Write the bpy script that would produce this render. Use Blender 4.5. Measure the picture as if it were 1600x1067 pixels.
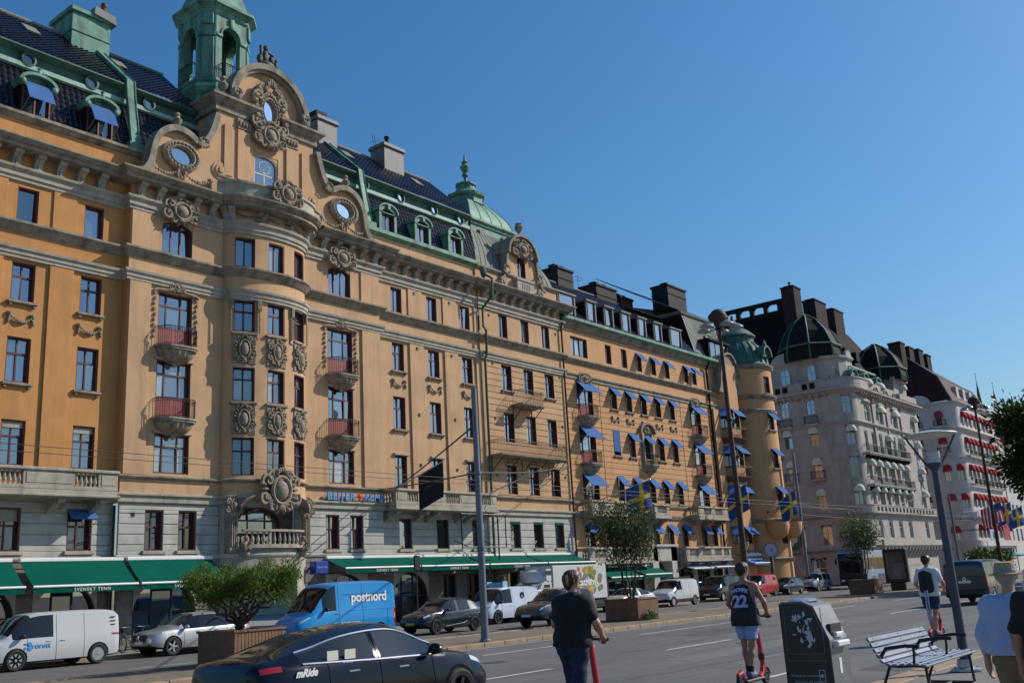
import bpy, bmesh, math, random
import numpy as np
from mathutils import Matrix, Vector
R = math.radians
random.seed(7)
rng = np.random.default_rng(7)
for _o in list(bpy.data.objects):
    bpy.data.objects.remove(_o)
SC = bpy.context.scene
COL = SC.collection

# ------------------------------------------------------------------ camera, sky, sun, exposure
def _camera():
    yaw, pitch, roll = R(38.265), R(14.003), R(3.237)
    fw = Vector((math.cos(yaw)*math.cos(pitch), math.sin(yaw)*math.cos(pitch), math.sin(pitch)))
    r0 = Vector((math.sin(yaw), -math.cos(yaw), 0)); u0 = r0.cross(fw)
    r = r0*math.cos(roll) - u0*math.sin(roll); u = u0*math.cos(roll) + r0*math.sin(roll)
    m = Matrix((r, u, -fw)).transposed().to_4x4(); m.translation = (0, 0, 1.83)
    cam = bpy.data.cameras.new('camera'); cam.sensor_width = 36; cam.lens = 1543.5/1600*36
    cam.clip_start = .1; cam.clip_end = 4000
    o = bpy.data.objects.new('camera', cam); COL.objects.link(o); o.matrix_world = m
    SC.camera = o
_camera()
SUN = Vector((1.7, -1.0, 1.4)).normalized()          # towards the sun
ELEV = math.asin(SUN.z)
def _light():
    w = bpy.data.worlds.new('World'); SC.world = w; w.use_nodes = True
    nt = w.node_tree; bg = nt.nodes['Background']
    sky = nt.nodes.new('ShaderNodeTexSky'); sky.sky_type = 'NISHITA'; sky.sun_disc = False
    sky.sun_elevation = ELEV
    sky.sun_rotation = math.atan2(SUN.x, SUN.y)
    sky.altitude = 0; sky.air_density = 1.6; sky.dust_density = 1.0; sky.ozone_density = 10.0
    hs = nt.nodes.new('ShaderNodeHueSaturation'); hs.inputs['Saturation'].default_value = 1.13
    nt.links.new(sky.outputs[0], hs.inputs['Color']); nt.links.new(hs.outputs[0], bg.inputs[0]); bg.inputs[1].default_value = 0.122
    l = bpy.data.lights.new('sun', 'SUN'); l.energy = 5.0; l.angle = R(.53); l.color = (1, .93, .82)
    o = bpy.data.objects.new('sun', l); COL.objects.link(o)
    o.rotation_euler = SUN.to_track_quat('Z', 'Y').to_euler(); o.location = (20, -30, 60)
_light()
SC.render.engine = 'CYCLES'
SC.view_settings.view_transform = 'Standard'; SC.view_settings.look = 'None'
SC.view_settings.exposure = -0.14; SC.view_settings.gamma = 1
SC.cycles.use_denoising = True
SC.cycles.max_bounces = 6; SC.cycles.glossy_bounces = 3; SC.cycles.transmission_bounces = 4
SC.cycles.sample_clamp_indirect = 6

# ------------------------------------------------------------------ mesh and object helpers
class MB:
    def __init__(s): s.v=[]; s.f=[]; s.m=[]; s.s=[]
    def add(s, vs, fs, mi=0, sm=False):
        b=len(s.v); s.v.extend([tuple(q) for q in vs]); s.f.extend([tuple(i+b for i in f) for f in fs])
        s.m.extend([mi]*len(fs)); s.s.extend([sm]*len(fs)); return s
    def box(s,x0,x1,y0,y1,z0,z1,mi=0):
        return s.add([(x0,y0,z0),(x1,y0,z0),(x1,y1,z0),(x0,y1,z0),(x0,y0,z1),(x1,y0,z1),(x1,y1,z1),(x0,y1,z1)],
            [(3,2,1,0),(4,5,6,7),(0,1,5,4),(1,2,6,5),(2,3,7,6),(3,0,4,7)],mi)
    def cbox(s,x0,x1,y0,y1,z0,z1,c=.02,mi=0):      # box whose front (low y) edges are chamfered
        v=[(x0,y1,z0),(x1,y1,z0),(x1,y1,z1),(x0,y1,z1),(x0,y0+c,z0),(x1,y0+c,z0),(x1,y0+c,z1),(x0,y0+c,z1),
           (x0+c,y0,z0+c),(x1-c,y0,z0+c),(x1-c,y0,z1-c),(x0+c,y0,z1-c)]
        f=[(8,9,10,11),(4,5,9,8),(5,6,10,9),(6,7,11,10),(7,4,8,11),(0,1,5,4),(1,2,6,5),(2,3,7,6),(3,0,4,7)]
        return s.add(v,f,mi)
    def bbox(s,x0,x1,y0,y1,z0,z1,c=.03,mi=0):      # box with all edges chamfered
        X=(x0,x1);Y=(y0,y1);Z=(z0,z1);v=[];ix={}
        for i in (0,1):
            for j in (0,1):
                for k in (0,1):
                    dx,dy,dz=(c,-c)[i],(c,-c)[j],(c,-c)[k]
                    for a in range(3):
                        ix[i,j,k,a]=len(v)
                        v.append((X[i]+(0 if a==0 else dx),Y[j]+(0 if a==1 else dy),Z[k]+(0 if a==2 else dz)))
        f=[]
        for a in range(3):
            for t in (0,1):
                q=[]
                for (p,r) in ((0,0),(1,0),(1,1),(0,1)):
                    k=[p,r]; k.insert(a,t); q.append(ix[k[0],k[1],k[2],a])
                f.append(tuple(q) if (t==1)!=(a==1) else tuple(q[::-1]))
        for a in range(3):
            b,d=[x for x in range(3) if x!=a]
            for p in (0,1):
                for r in (0,1):
                    k0=[0,0,0];k0[b]=p;k0[d]=r;k1=k0[:];k1[a]=1
                    f.append((ix[k0[0],k0[1],k0[2],b],ix[k1[0],k1[1],k1[2],b],ix[k1[0],k1[1],k1[2],d],ix[k0[0],k0[1],k0[2],d]))
        for i in (0,1):
            for j in (0,1):
                for k in (0,1): f.append((ix[i,j,k,0],ix[i,j,k,1],ix[i,j,k,2]))
        return s.add(v,f,mi)
    def prism(s,pts,a,b,ax='y',mi=0,sm=False):      # polygon (p,q) extruded along an axis
        n=len(pts)
        def P(p,q,t): return {'y':(p,t,q),'x':(t,p,q),'z':(p,q,t)}[ax]
        v=[P(p,q,a) for p,q in pts]+[P(p,q,b) for p,q in pts]
        f=[tuple(range(n)),tuple(range(2*n-1,n-1,-1))]
        s.add(v,f,mi); b0=len(s.v)-2*n
        s.f.extend([(b0+i,b0+(i+1)%n,b0+n+(i+1)%n,b0+n+i) for i in range(n)]); s.m.extend([mi]*n); s.s.extend([sm]*n); return s
    def ring(s,outer,inner,a,b,ax='y',mi=0):        # extruded band between two outlines with equal counts
        n=len(outer)
        def P(p,q,t): return {'y':(p,t,q),'x':(t,p,q),'z':(p,q,t)}[ax]
        v=[P(*p,a) for p in outer]+[P(*p,a) for p in inner]+[P(*p,b) for p in outer]+[P(*p,b) for p in inner]
        f=[]
        for i in range(n):
            j=(i+1)%n
            f+=[(i,j,n+j,n+i),(2*n+j,2*n+i,3*n+i,3*n+j),(i,2*n+i,2*n+j,j),(n+i,n+j,3*n+j,3*n+i)]
        return s.add(v,f,mi)
    def lathe(s,prof,n=16,c=(0,0,0),a0=0,a1=2*math.pi,mi=0,sm=True,ax='z',sx=1,sy=1):
        full=abs(a1-a0-2*math.pi)<1e-6; k=n if full else n+1; v=[]
        for r,z in prof:
            for i in range(k):
                t=a0+(a1-a0)*i/n; p=(sx*r*math.cos(t),sy*r*math.sin(t),z)
                if ax=='y': p=(p[0],p[2],p[1])
                elif ax=='x': p=(p[2],p[0],p[1])
                v.append((c[0]+p[0],c[1]+p[1],c[2]+p[2]))
        f=[]
        for j in range(len(prof)-1):
            for i in range(n):
                i2=(i+1)%k; f.append((j*k+i,j*k+i2,(j+1)*k+i2,(j+1)*k+i))
        return s.add(v,f,mi,sm)
    def tube(s,pts,r,n=8,mi=0,sm=True,closed=False,caps=True):
        P=[Vector(p) for p in pts]; m=len(P); rr=r if isinstance(r,(list,tuple)) else [r]*m
        v=[]; prev=None
        for i in range(m):
            if closed: t=P[(i+1)%m]-P[i-1]
            else: t=P[min(i+1,m-1)]-P[max(i-1,0)]
            t.normalize()
            if prev is None:
                up=Vector((0,0,1)) if abs(t.z)<.9 else Vector((1,0,0)); u=t.cross(up).normalized()
            else: u=(prev-t*prev.dot(t)).normalized()
            prev=u; w=t.cross(u)
            for k in range(n):
                a=2*math.pi*k/n; v.append(P[i]+(u*math.cos(a)+w*math.sin(a))*rr[i])
        f=[]; seg=m if closed else m-1
        for i in range(seg):
            for k in range(n):
                k2=(k+1)%n; i2=(i+1)%m; f.append((i*n+k,i*n+k2,i2*n+k2,i2*n+k))
        s.add(v,f,mi,sm)
        if caps and not closed:
            b=len(s.v)-m*n; s.f+= [tuple(b+k for k in range(n-1,-1,-1)),tuple(b+(m-1)*n+k for k in range(n))]; s.m+=[mi]*2; s.s+=[False]*2
        return s
    def ell(s,c,r,n=8,m=5,mi=0,M=None):
        v=[];f=[]
        for j in range(m+1):
            t=math.pi*j/m
            for i in range(n):
                a=2*math.pi*i/n; p=Vector((r[0]*math.sin(t)*math.cos(a),r[1]*math.sin(t)*math.sin(a),r[2]*math.cos(t)))
                if M: p=M@p
                v.append((c[0]+p.x,c[1]+p.y,c[2]+p.z))
        for j in range(m):
            for i in range(n): f.append((j*n+i,(j+1)*n+i,(j+1)*n+(i+1)%n,j*n+(i+1)%n))
        return s.add(v,f,mi,True)
    def grid(s,P,mi=0,sm=True,wrap=False):          # P: rows of points
        n=len(P[0]); v=[p for row in P for p in row]; f=[]
        for j in range(len(P)-1):
            for i in range(n if wrap else n-1):
                i2=(i+1)%n; f.append((j*n+i,j*n+i2,(j+1)*n+i2,(j+1)*n+i))
        return s.add(v,f,mi,sm)
    def slab(s,P,th,mi=0,sm=True,d=(0,0,-1)):       # a sheet with thickness
        Q=[[(p[0]+d[0]*th,p[1]+d[1]*th,p[2]+d[2]*th) for p in row] for row in P]
        s.grid(P,mi,sm); s.grid([r[::-1] for r in Q],mi,sm)
        for a,b in ((P[0],Q[0]),(P[-1],Q[-1]),([r[0] for r in P],[r[0] for r in Q]),([r[-1] for r in P],[r[-1] for r in Q])): s.grid([a,b],mi,False)
        return s
    def mold(s,prof,path,mi=0,closed=False,sm=False,caps=True):   # moulding: (out,z) profile along a plan path, out = right-hand side
        n=len(path); P=[Vector((p[0],p[1])) for p in path]; rows=[]
        for i in range(n):
            d0=(P[i]-P[i-1]).normalized() if (i>0 or closed) else None
            d1=(P[(i+1)%n]-P[i]).normalized() if (i<n-1 or closed) else None
            if d0 is None: d0=d1
            if d1 is None: d1=d0
            n0=Vector((d0.y,-d0.x)); n1=Vector((d1.y,-d1.x)); m=n0+n1
            k=m/(m.length_squared/2) if m.length>1e-4 else n0
            rows.append([(P[i].x+k.x*o,P[i].y+k.y*o,z) for o,z in prof])
        if closed: rows.append(rows[0])
        s.grid(rows,mi,sm)
        if caps and not closed:
            s.add(rows[0],[tuple(range(len(prof)))],mi); s.add(rows[-1],[tuple(range(len(prof)-1,-1,-1))],mi)
        return s
    def xf(s,M):
        s.v=[tuple(M@Vector(p)) for p in s.v]; return s
    def join(s,o,M=None,mi=None):
        vs=o.v if M is None else [tuple(M@Vector(p)) for p in o.v]; b=len(s.v); s.v.extend(vs)
        s.f.extend([tuple(i+b for i in f) for f in o.f]); s.m.extend(o.m if mi is None else [mi]*len(o.f)); s.s.extend(o.s); return s
    def mesh(s,name,mats,sharp=35):
        me=bpy.data.meshes.new(name); me.from_pydata(s.v,[],s.f)
        for m in (mats if isinstance(mats,(list,tuple)) else [mats]): me.materials.append(m)
        if s.f:
            me.polygons.foreach_set('material_index',s.m); me.polygons.foreach_set('use_smooth',s.s)
            if any(s.s): me.set_sharp_from_angle(angle=R(sharp))
        me.update(); return me
WM={}
def link(o,name_parent=None,world=True,loc=None,M=None):
    COL.objects.link(o); b=M if M is not None else (Matrix.Translation(loc) if loc is not None else Matrix())
    o.matrix_basis=b
    if name_parent is not None:
        o.parent=name_parent
        if world: o.matrix_parent_inverse=WM[name_parent].inverted(); WM[o]=b
        else: WM[o]=WM[name_parent]@b
    else: WM[o]=b
    return o
def part(name,mb,mats,parent,loc=None,M=None,world=True,sharp=35):
    me=mb if isinstance(mb,bpy.types.Mesh) else mb.mesh(name,mats,sharp)
    return link(bpy.data.objects.new(name,me),parent,world,loc,M)
def tag(o,label,cat=None,group=None,kind=None):
    if label: o['label']=label
    if cat: o['category']=cat
    if group: o['group']=group
    if kind: o['kind']=kind
    return o
def thing(name,label,cat,loc=(0,0,0),rz=0,group=None):
    o=bpy.data.objects.new(name,None); o.empty_display_size=.3
    link(o,None,True,M=Matrix.Translation(loc)@Matrix.Rotation(rz,4,'Z')); return tag(o,label,cat,group)
def single(name,mb,mats,label,cat,group=None,loc=None,M=None,sharp=35):
    return tag(part(name,mb,mats,None,loc,M,sharp=sharp),label,cat,group)
def struct(name,mb,mats,label=None,loc=None):
    return tag(part(name,mb,mats,None,loc),label,None,None,'structure')
def TR(x,y,z,rz=0): return Matrix.Translation((x,y,z))@Matrix.Rotation(rz,4,'Z')
def arc(cx,cz,rx,rz,a0,a1,n): return [(cx+rx*math.cos(R(a0+(a1-a0)*i/n)),cz+rz*math.sin(R(a0+(a1-a0)*i/n))) for i in range(n+1)]
_font={}
def text_mb(txt,size,depth=.01,spacing=1.0,shear=0,bold=0,align='CENTER'):
    cu=bpy.data.curves.new('txt','FONT'); cu.body=txt; cu.size=size; cu.extrude=depth; cu.align_x=align; cu.space_character=spacing; cu.shear=shear; cu.offset=bold; cu.resolution_u=3
    o=bpy.data.objects.new('txt',cu); COL.objects.link(o); dg=bpy.context.evaluated_depsgraph_get(); dg.update()
    me=o.evaluated_get(dg).to_mesh(); mb=MB(); mb.add([v.co for v in me.vertices],[tuple(p.vertices) for p in me.polygons])
    o.evaluated_get(dg).to_mesh_clear(); bpy.data.objects.remove(o); return mb
UPR=Matrix.Rotation(R(90),4,'X')     # text lying in XY -> standing, facing -Y

# ------------------------------------------------------------------ materials
_mats={}
def mat(name,col,rough=.6,metal=0,var=.0,scale=3.,bump=0,bscale=30.,spec=.5,stain=None,coat=0,emit=0,vscale=None,col2=None,stain2=None):
    """procedural Principled material: colour with two noise octaves, fine relief, optional vertical streaks"""
    if name in _mats: return _mats[name]
    m=bpy.data.materials.new(name); m.use_nodes=True; nt=m.node_tree; N=nt.nodes; L=nt.links; b=N['Principled BSDF']
    b.inputs['Base Color'].default_value=(*col,1); b.inputs['Roughness'].default_value=rough; b.inputs['Metallic'].default_value=metal
    b.inputs['Specular IOR Level'].default_value=spec; b.inputs['Coat Weight'].default_value=coat; b.inputs['Coat Roughness'].default_value=.03
    if emit: b.inputs['Emission Color'].default_value=(*col,1); b.inputs['Emission Strength'].default_value=emit
    if var or bump or stain:
        tc=N.new('ShaderNodeTexCoord'); geo=N.new('ShaderNodeNewGeometry'); src=geo.outputs['Position'] if vscale!='obj' else tc.outputs['Object']
    if var or stain:
        n1=N.new('ShaderNodeTexNoise'); n1.inputs['Scale'].default_value=scale; n1.inputs['Detail'].default_value=6; n1.inputs['Roughness'].default_value=.65
        L.new(src,n1.inputs['Vector'])
        cr=N.new('ShaderNodeMix'); cr.data_type='RGBA'
        lo=tuple(max(0,c*(1-var)) for c in (col2 or col)); hi=tuple(min(1,c*(1+var)) for c in col)
        cr.inputs[6].default_value=(*lo,1); cr.inputs[7].default_value=(*hi,1)
        mr=N.new('ShaderNodeMapRange'); mr.inputs[1].default_value=.3; mr.inputs[2].default_value=.7
        L.new(n1.outputs[0],mr.inputs[0]); L.new(mr.outputs[0],cr.inputs[0]); out=cr.outputs[2]
        for stain in [q for q in (stain,stain2) if q]:
            mp=N.new('ShaderNodeMapping'); mp.inputs['Scale'].default_value=stain[1]; L.new(src,mp.inputs[0])
            n2=N.new('ShaderNodeTexNoise'); n2.inputs['Scale'].default_value=1; n2.inputs['Detail'].default_value=5; n2.inputs['Roughness'].default_value=.6; L.new(mp.outputs[0],n2.inputs['Vector'])
            m2=N.new('ShaderNodeMapRange'); m2.inputs[1].default_value=stain[2]; m2.inputs[2].default_value=stain[2]+.22; m2.inputs[4].default_value=stain[3]
            L.new(n2.outputs[0],m2.inputs[0]); mx=N.new('ShaderNodeMix'); mx.data_type='RGBA'; mx.inputs[7].default_value=(*stain[0],1)
            L.new(m2.outputs[0],mx.inputs[0]); L.new(out,mx.inputs[6]); out=mx.outputs[2]
        L.new(out,b.inputs['Base Color'])
    if bump:
        n3=N.new('ShaderNodeTexNoise'); n3.inputs['Scale'].default_value=bscale; n3.inputs['Detail'].default_value=4; L.new(src,n3.inputs['Vector'])
        bp=N.new('ShaderNodeBump'); bp.inputs['Strength'].default_value=bump; bp.inputs['Distance'].default_value=.02
        L.new(n3.outputs[0],bp.inputs['Height']); L.new(bp.outputs[0],b.inputs['Normal'])
    _mats[name]=m; return m
def glass_pane(name,dark,tint,fac,rough=.02):
    """window glass: reflection over a dim room seen through it"""
    if name in _mats: return _mats[name]
    m=bpy.data.materials.new(name); m.use_nodes=True; nt=m.node_tree; N=nt.nodes; L=nt.links; N.remove(N['Principled BSDF'])
    out=N['Material Output']; d=N.new('ShaderNodeBsdfDiffuse'); g=N.new('ShaderNodeBsdfGlossy'); mx=N.new('ShaderNodeMixShader')
    oi=N.new('ShaderNodeObjectInfo'); mr=N.new('ShaderNodeMapRange'); mr.inputs[3].default_value=.2; mr.inputs[4].default_value=2.6; L.new(oi.outputs['Random'],mr.inputs[0])
    mc=N.new('ShaderNodeMix'); mc.data_type='RGBA'; mc.blend_type='MULTIPLY'; mc.inputs[0].default_value=1; mc.inputs[6].default_value=(*dark,1); L.new(mr.outputs[0],mc.inputs[7]); L.new(mc.outputs[2],d.inputs[0])
    g.inputs['Color'].default_value=(*tint,1); g.inputs['Roughness'].default_value=rough
    fr=N.new('ShaderNodeFresnel'); fr.inputs[0].default_value=1.5; ad=N.new('ShaderNodeMath'); ad.operation='ADD'; ad.use_clamp=True; ad.inputs[1].default_value=fac; L.new(fr.outputs[0],ad.inputs[0])
    L.new(ad.outputs[0],mx.inputs[0]); L.new(d.outputs[0],mx.inputs[1]); L.new(g.outputs[0],mx.inputs[2]); L.new(mx.outputs[0],out.inputs[0])
    _mats[name]=m; return m
def clear_glass(name,tint=(.8,.85,.85),fac=.12):
    """see-through vehicle glass"""
    if name in _mats: return _mats[name]
    m=bpy.data.materials.new(name); m.use_nodes=True; nt=m.node_tree; N=nt.nodes; L=nt.links; N.remove(N['Principled BSDF'])
    out=N['Material Output']; d=N.new('ShaderNodeBsdfTransparent'); d.inputs[0].default_value=(*tint,1); g=N.new('ShaderNodeBsdfGlossy'); g.inputs['Roughness'].default_value=.01; mx=N.new('ShaderNodeMixShader')
    fr=N.new('ShaderNodeFresnel'); fr.inputs[0].default_value=1.5; ad=N.new('ShaderNodeMath'); ad.operation='ADD'; ad.use_clamp=True; ad.inputs[1].default_value=fac; L.new(fr.outputs[0],ad.inputs[0])
    L.new(ad.outputs[0],mx.inputs[0]); L.new(d.outputs[0],mx.inputs[1]); L.new(g.outputs[0],mx.inputs[2]); L.new(mx.outputs[0],out.inputs[0])
    _mats[name]=m; return m
GRIME=(.10,.085,.06)
M_left=mat('plaster_ochre',(.50,.235,.075),.9,var=.13,scale=.7,bump=.12,bscale=25,stain=((.36,.185,.075),(1.6,1.6,.18),.52,.7),stain2=((.27,.13,.05),(5.5,5.5,.22),.57,.75))
M_mid=mat('plaster_buff',(.53,.325,.175),.9,var=.13,scale=.6,bump=.12,bscale=25,stain=((.36,.225,.13),(1.5,1.5,.16),.52,.7),stain2=((.27,.165,.095),(5.5,5.5,.22),.57,.75))
M_or=mat('plaster_apricot',(.55,.295,.135),.9,var=.08,scale=.6,bump=.1,bscale=25,stain=((.38,.205,.10),(1.5,1.5,.16),.53,.7),stain2=((.30,.155,.075),(5.5,5.5,.22),.57,.75))
M_stone=mat('limestone',(.36,.325,.26),.85,var=.22,scale=1.6,bump=.3,bscale=14,stain=((.13,.12,.095),(2.2,2.2,.35),.52,.7))
M_stoned=mat('limestone_weathered',(.27,.235,.18),.9,var=.3,scale=2.2,bump=.35,bscale=16,stain=((.075,.07,.055),(1.6,1.6,.6),.47,.8))
M_carve=mat('limestone_carved',(.29,.235,.17),.9,var=.35,scale=6,bump=.4,bscale=30,stain=((.06,.055,.045),(4,4,3),.5,.8))
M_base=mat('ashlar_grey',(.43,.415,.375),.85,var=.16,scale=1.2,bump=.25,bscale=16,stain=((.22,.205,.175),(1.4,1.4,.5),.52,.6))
M_ground=mat('ashlar_shaded',(.20,.18,.155),.9,var=.25,scale=1.5,bump=.3,bscale=16,stain=((.09,.08,.07),(1.4,1.4,.6),.48,.7))  # ashlar colour darkened to stand in for the shade under the awnings
M_copper=mat('copper_green',(.115,.27,.195),.65,var=.35,scale=1.4,bump=.15,bscale=8,stain=((.025,.06,.05),(2.,2.,.4),.46,.85))
M_copperd=mat('copper_dark',(.045,.115,.085),.65,var=.4,scale=1.2,bump=.12,bscale=8,stain=((.03,.055,.045),(2.,2.,.4),.48,.8))
M_zinc=mat('zinc_sheet',(.21,.21,.18),.75,var=.25,scale=1.5,stain=((.12,.15,.12),(1.5,1.5,.3),.5,.7),spec=.2)
M_tile=mat('glazed_tile_black',(.013,.010,.014),.26,var=.5,scale=2.5,spec=.55)
M_tile2=mat('roof_brown_black',(.014,.011,.012),.7,var=.4,scale=1.5,bump=.3,bscale=6,spec=.12)
M_iron=mat('wrought_iron',(.025,.025,.027),.5,metal=.3)
M_frame=mat('window_frame_oxblood',(.10,.022,.018),.5,var=.15,scale=5)
M_frameb=mat('window_frame_brown',(.075,.035,.022),.5)
M_framew=mat('window_frame_cream',(.50,.46,.40),.6)
M_redp=mat('door_panel_red',(.24,.035,.03),.5,var=.1)
M_pane=glass_pane('window_glass',(.035,.04,.05),(.92,.95,1),.30)
M_pane2=glass_pane('window_glass_clear',(.03,.032,.036),(.92,.95,1),.20)
M_panec=glass_pane('window_glass_curtained',(.13,.125,.115),(.92,.95,1),.24)
M_paned=glass_pane('window_glass_dark',(.02,.02,.022),(.9,.93,1),.12)
M_blue=mat('awning_blue',(.06,.14,.34),.9,var=.12,scale=1.5,spec=.1)
M_green=mat('awning_green',(.0,.085,.058),.9,var=.14,scale=.8,bump=.05,bscale=60,spec=.08)
M_copperl=mat('copper_pale',(.26,.42,.34),.6,var=.2,scale=2,stain=((.10,.22,.17),(2,2,.5),.52,.6))
M_white=mat('white_paint',(.78,.77,.74),.5)
M_black=mat('black_paint',(.012,.012,.013),.4)
M_rub=mat('rubber',(.016,.016,.017),.8)
M_steel=mat('steel_grey',(.38,.39,.41),.4,metal=.8)
M_navy=mat('pole_dark_navy',(.045,.05,.075),.5,metal=.1,var=.1,scale=4)
M_chrome=mat('chrome',(.75,.75,.76),.12,metal=1)
M_galv=mat('pole_blue_grey',(.15,.16,.195),.5,metal=.2,var=.1,scale=4)

# ------------------------------------------------------------------ ground, roads, pavements
def asphalt(name,col,patch,lane=None):
    m=mat(name,col,.85,var=.24,scale=.45,bump=.6,bscale=90,stain=(patch,(.07,.8,1),.46,.85)); return m
M_road=asphalt('asphalt',(.125,.122,.120),(.082,.081,.084))
M_road2=asphalt('asphalt_far',(.12,.117,.113),(.09,.088,.088))
M_pave=mat('pavement_slab',(.25,.24,.225),.85,var=.12,scale=1.2,bump=.25,bscale=40,stain=((.16,.15,.14),(.8,.8,1),.55,.6))
M_gravel=mat('gravel_strip',(.22,.20,.175),.95,var=.5,scale=22,bump=1.0,bscale=60)
M_median=mat('median_dry_ground',(.17,.135,.095),.95,var=.35,scale=2.2,bump=.6,bscale=40,stain=((.13,.12,.11),(.6,.6,1),.45,.8))
M_kerb=mat('granite_kerb',(.32,.22,.135),.85,var=.25,scale=3,bump=.35,bscale=30,stain=((.20,.15,.10),(1.5,1.5,1.5),.52,.7))
M_line=mat('road_marking',(.55,.54,.51),.8,var=.2,scale=6,stain=((.16,.155,.15),(3,3,3),.5,.8))
def sheet(x0,x1,y0,y1,z,mb=None):
    mb=mb or MB(); return mb.add([(x0,y0,z),(x1,y0,z),(x1,y1,z),(x0,y1,z)],[(0,1,2,3)])
struct('ground',sheet(-900,2500,-900,1500,-.03),M_pave)
struct('road',sheet(-200,900,5.8,22.4,0),M_road,'grey asphalt carriageway on the quay side of the median')
struct('road',sheet(-200,900,27.5,38,0),M_road2,'asphalt carriageway of parked cars along the facades')
struct('cross_street',sheet(98,118,38.0,160,.004),M_road2)
struct('cross_street',sheet(146,163,38.0,160,.004),M_road2)
def pav(name,x0,x1,y0,y1,z,m,label): 
    return struct(name,MB().box(x0,x1,y0,y1,-.2,z),m,label)
pav('pavement',-200,900,-60,3.4,.135,M_pave,'smooth light paving on the quay')
pav('pavement',-200,900,3.4,5.4,.128,M_gravel,'gravel strip under the bench and lamp post')
pav('median',-200,900,22.68,27.2,.10,M_median,'dry earth median strip with planters')
pav('pavement',-200,98,38.25,42.4,.12,M_pave,'pavement below the green awnings')
pav('pavement',118,146,38.25,42.4,.12,M_pave,'pavement before the white-awning hotel')
pav('pavement',163,900,38.25,42.4,.12,M_pave,'pavement before the red-awning hotel')
def kerb(y0,y1,ztop,xs,xe,xfar,label,rear=False):
    root=struct('kerb',MB().box(xfar,900,y0,y1,-.2,ztop).box(-200,xs-.01,y0,y1,-.2,ztop),M_kerb,label)
    x=xs; ms=[MB().bbox(0,L,y0,y1,-.2,ztop,.018).mesh('kerbstone',M_kerb) for L in (.9,1.05,1.2)]
    while x<xe:
        k=random.randrange(3); L=(.9,1.05,1.2)[k]
        part('kerbstone',ms[k],None,root,M=TR(x,random.uniform(-.008,.008),random.uniform(-.006,.006)))
        x+=L+.014
    return x
kerb(5.4,5.84,.14,8,34,34.7,'worn granite kerb on the quay side')
kerb(22.35,22.68,.13,10,62,62.9,'tan granite kerb along the near edge of the median')
kerb(27.2,27.5,.13,14,34,34.9,'granite kerb along the far edge of the median')
struct('kerb',MB().box(-200,98,38,38.25,-.2,.13).box(118,146,38,38.25,-.2,.13).box(163,900,38,38.25,-.2,.13),M_kerb,'granite kerb of the pavement by the facades')
def marks():
    mb=MB()
    def L(y,segs,w=.11):
        for a,b in segs:
            n=max(1,int((b-a)/1.5))
            for i in range(n): sheet(a+(b-a)*i/n,a+(b-a)*(i+1)/n,y-w/2,y+w/2,.005,mb)
    L(19.55,[(8,12),(15,19.4),(22.6,26.8),(31.2,38.6),(45,52),(58,65),(71,78),(84,91),(97,104),(110,117)],.14)
    L(14.35,[(6,9.5),(15.2,19),(24.1,27.9),(33,36.8),(42,46),(51,55),(60,64),(69,73),(78,82)],.13)
    L(8.4,[(10.2,13.2),(17.6,20.6),(25.0,28.0),(32.4,35.4),(39.8,42.8),(47.2,50.2),(54.6,57.6),(62,65)],.12)
    L(30.6,[(10,14),(18,22),(26,30),(34,38),(42,46),(50,54),(58,62)],.12)
    L(27.95,[(5,70)],.1)
    L(21.9,[(5,120)],.1)
    struct('road_marking',mb,M_line,'worn white lane lines')
    mb=MB()
    for a,b,c,d in ((16,21,10.2,10.26),(21,34,10.4,10.55),(23.5,27,16.6,16.66),(27.2,31,12.4,12.46)):
        sheet(a,b,c,d,.003,mb)
    struct('road_seam',mb,mat('bitumen_seam',(.19,.175,.15),.9,var=.2,scale=4))
    Mpt=mat('asphalt_patch',(.082,.08,.08),.9,var=.2,scale=3,bump=.6,bscale=90); Mpt2=mat('asphalt_patch_pale',(.15,.146,.14),.9,var=.2,scale=3,bump=.6,bscale=90)
    for i,(a,b,c,d) in enumerate(((21,29,11.6,12.7),(30,36,16.0,17.6),(38,52,9.4,10.3),(13.5,16.8,17.2,18.6),(44,60,12.9,13.6),(19,23,6.4,7.3),(58,75,17.0,18.2))):
        n=14; r=random.Random(i); pts=[(a+(b-a)*k/n,c+r.uniform(-.05,.05)) for k in range(n+1)]+[(b-(b-a)*k/n,d+r.uniform(-.05,.05)) for k in range(n+1)]
        struct('asphalt_repair',MB().add([(x,y,.0025) for x,y in pts],[tuple(range(len(pts)))]),Mpt if i%2 else Mpt2)
    ck=MB()
    for i,(x0,y0,x1,y1) in enumerate(((17,11,33,10.2),(22,14.9,30,15.6),(35,20.6,60,19.9),(14,20.8,22,18.9),(30,8.9,44,9.2))):
        r=random.Random(i+40); n=26; P=[(x0+(x1-x0)*k/n,y0+(y1-y0)*k/n+r.uniform(-.12,.12)) for k in range(n+1)]
        for u,w in zip(P,P[1:]): ck.add([(u[0],u[1]-.012,.0035),(w[0],w[1]-.012,.0035),(w[0],w[1]+.012,.0035),(u[0],u[1]+.012,.0035)],[(0,1,2,3)])
    struct('road_crack',ck,mat('crack_dark',(.04,.04,.04),.95))
    mb=MB()
    for x,y in ((26.5,13.1),(33,17.2),(20.5,17.3)): mb.lathe([(.0,.006),(.33,.006),(.35,.003)],20,(x,y,0))
    struct('manhole_cover',mb,mat('cast_iron',(.05,.05,.05),.7,var=.3,scale=12,bump=.5,bscale=25))
marks()

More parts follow.
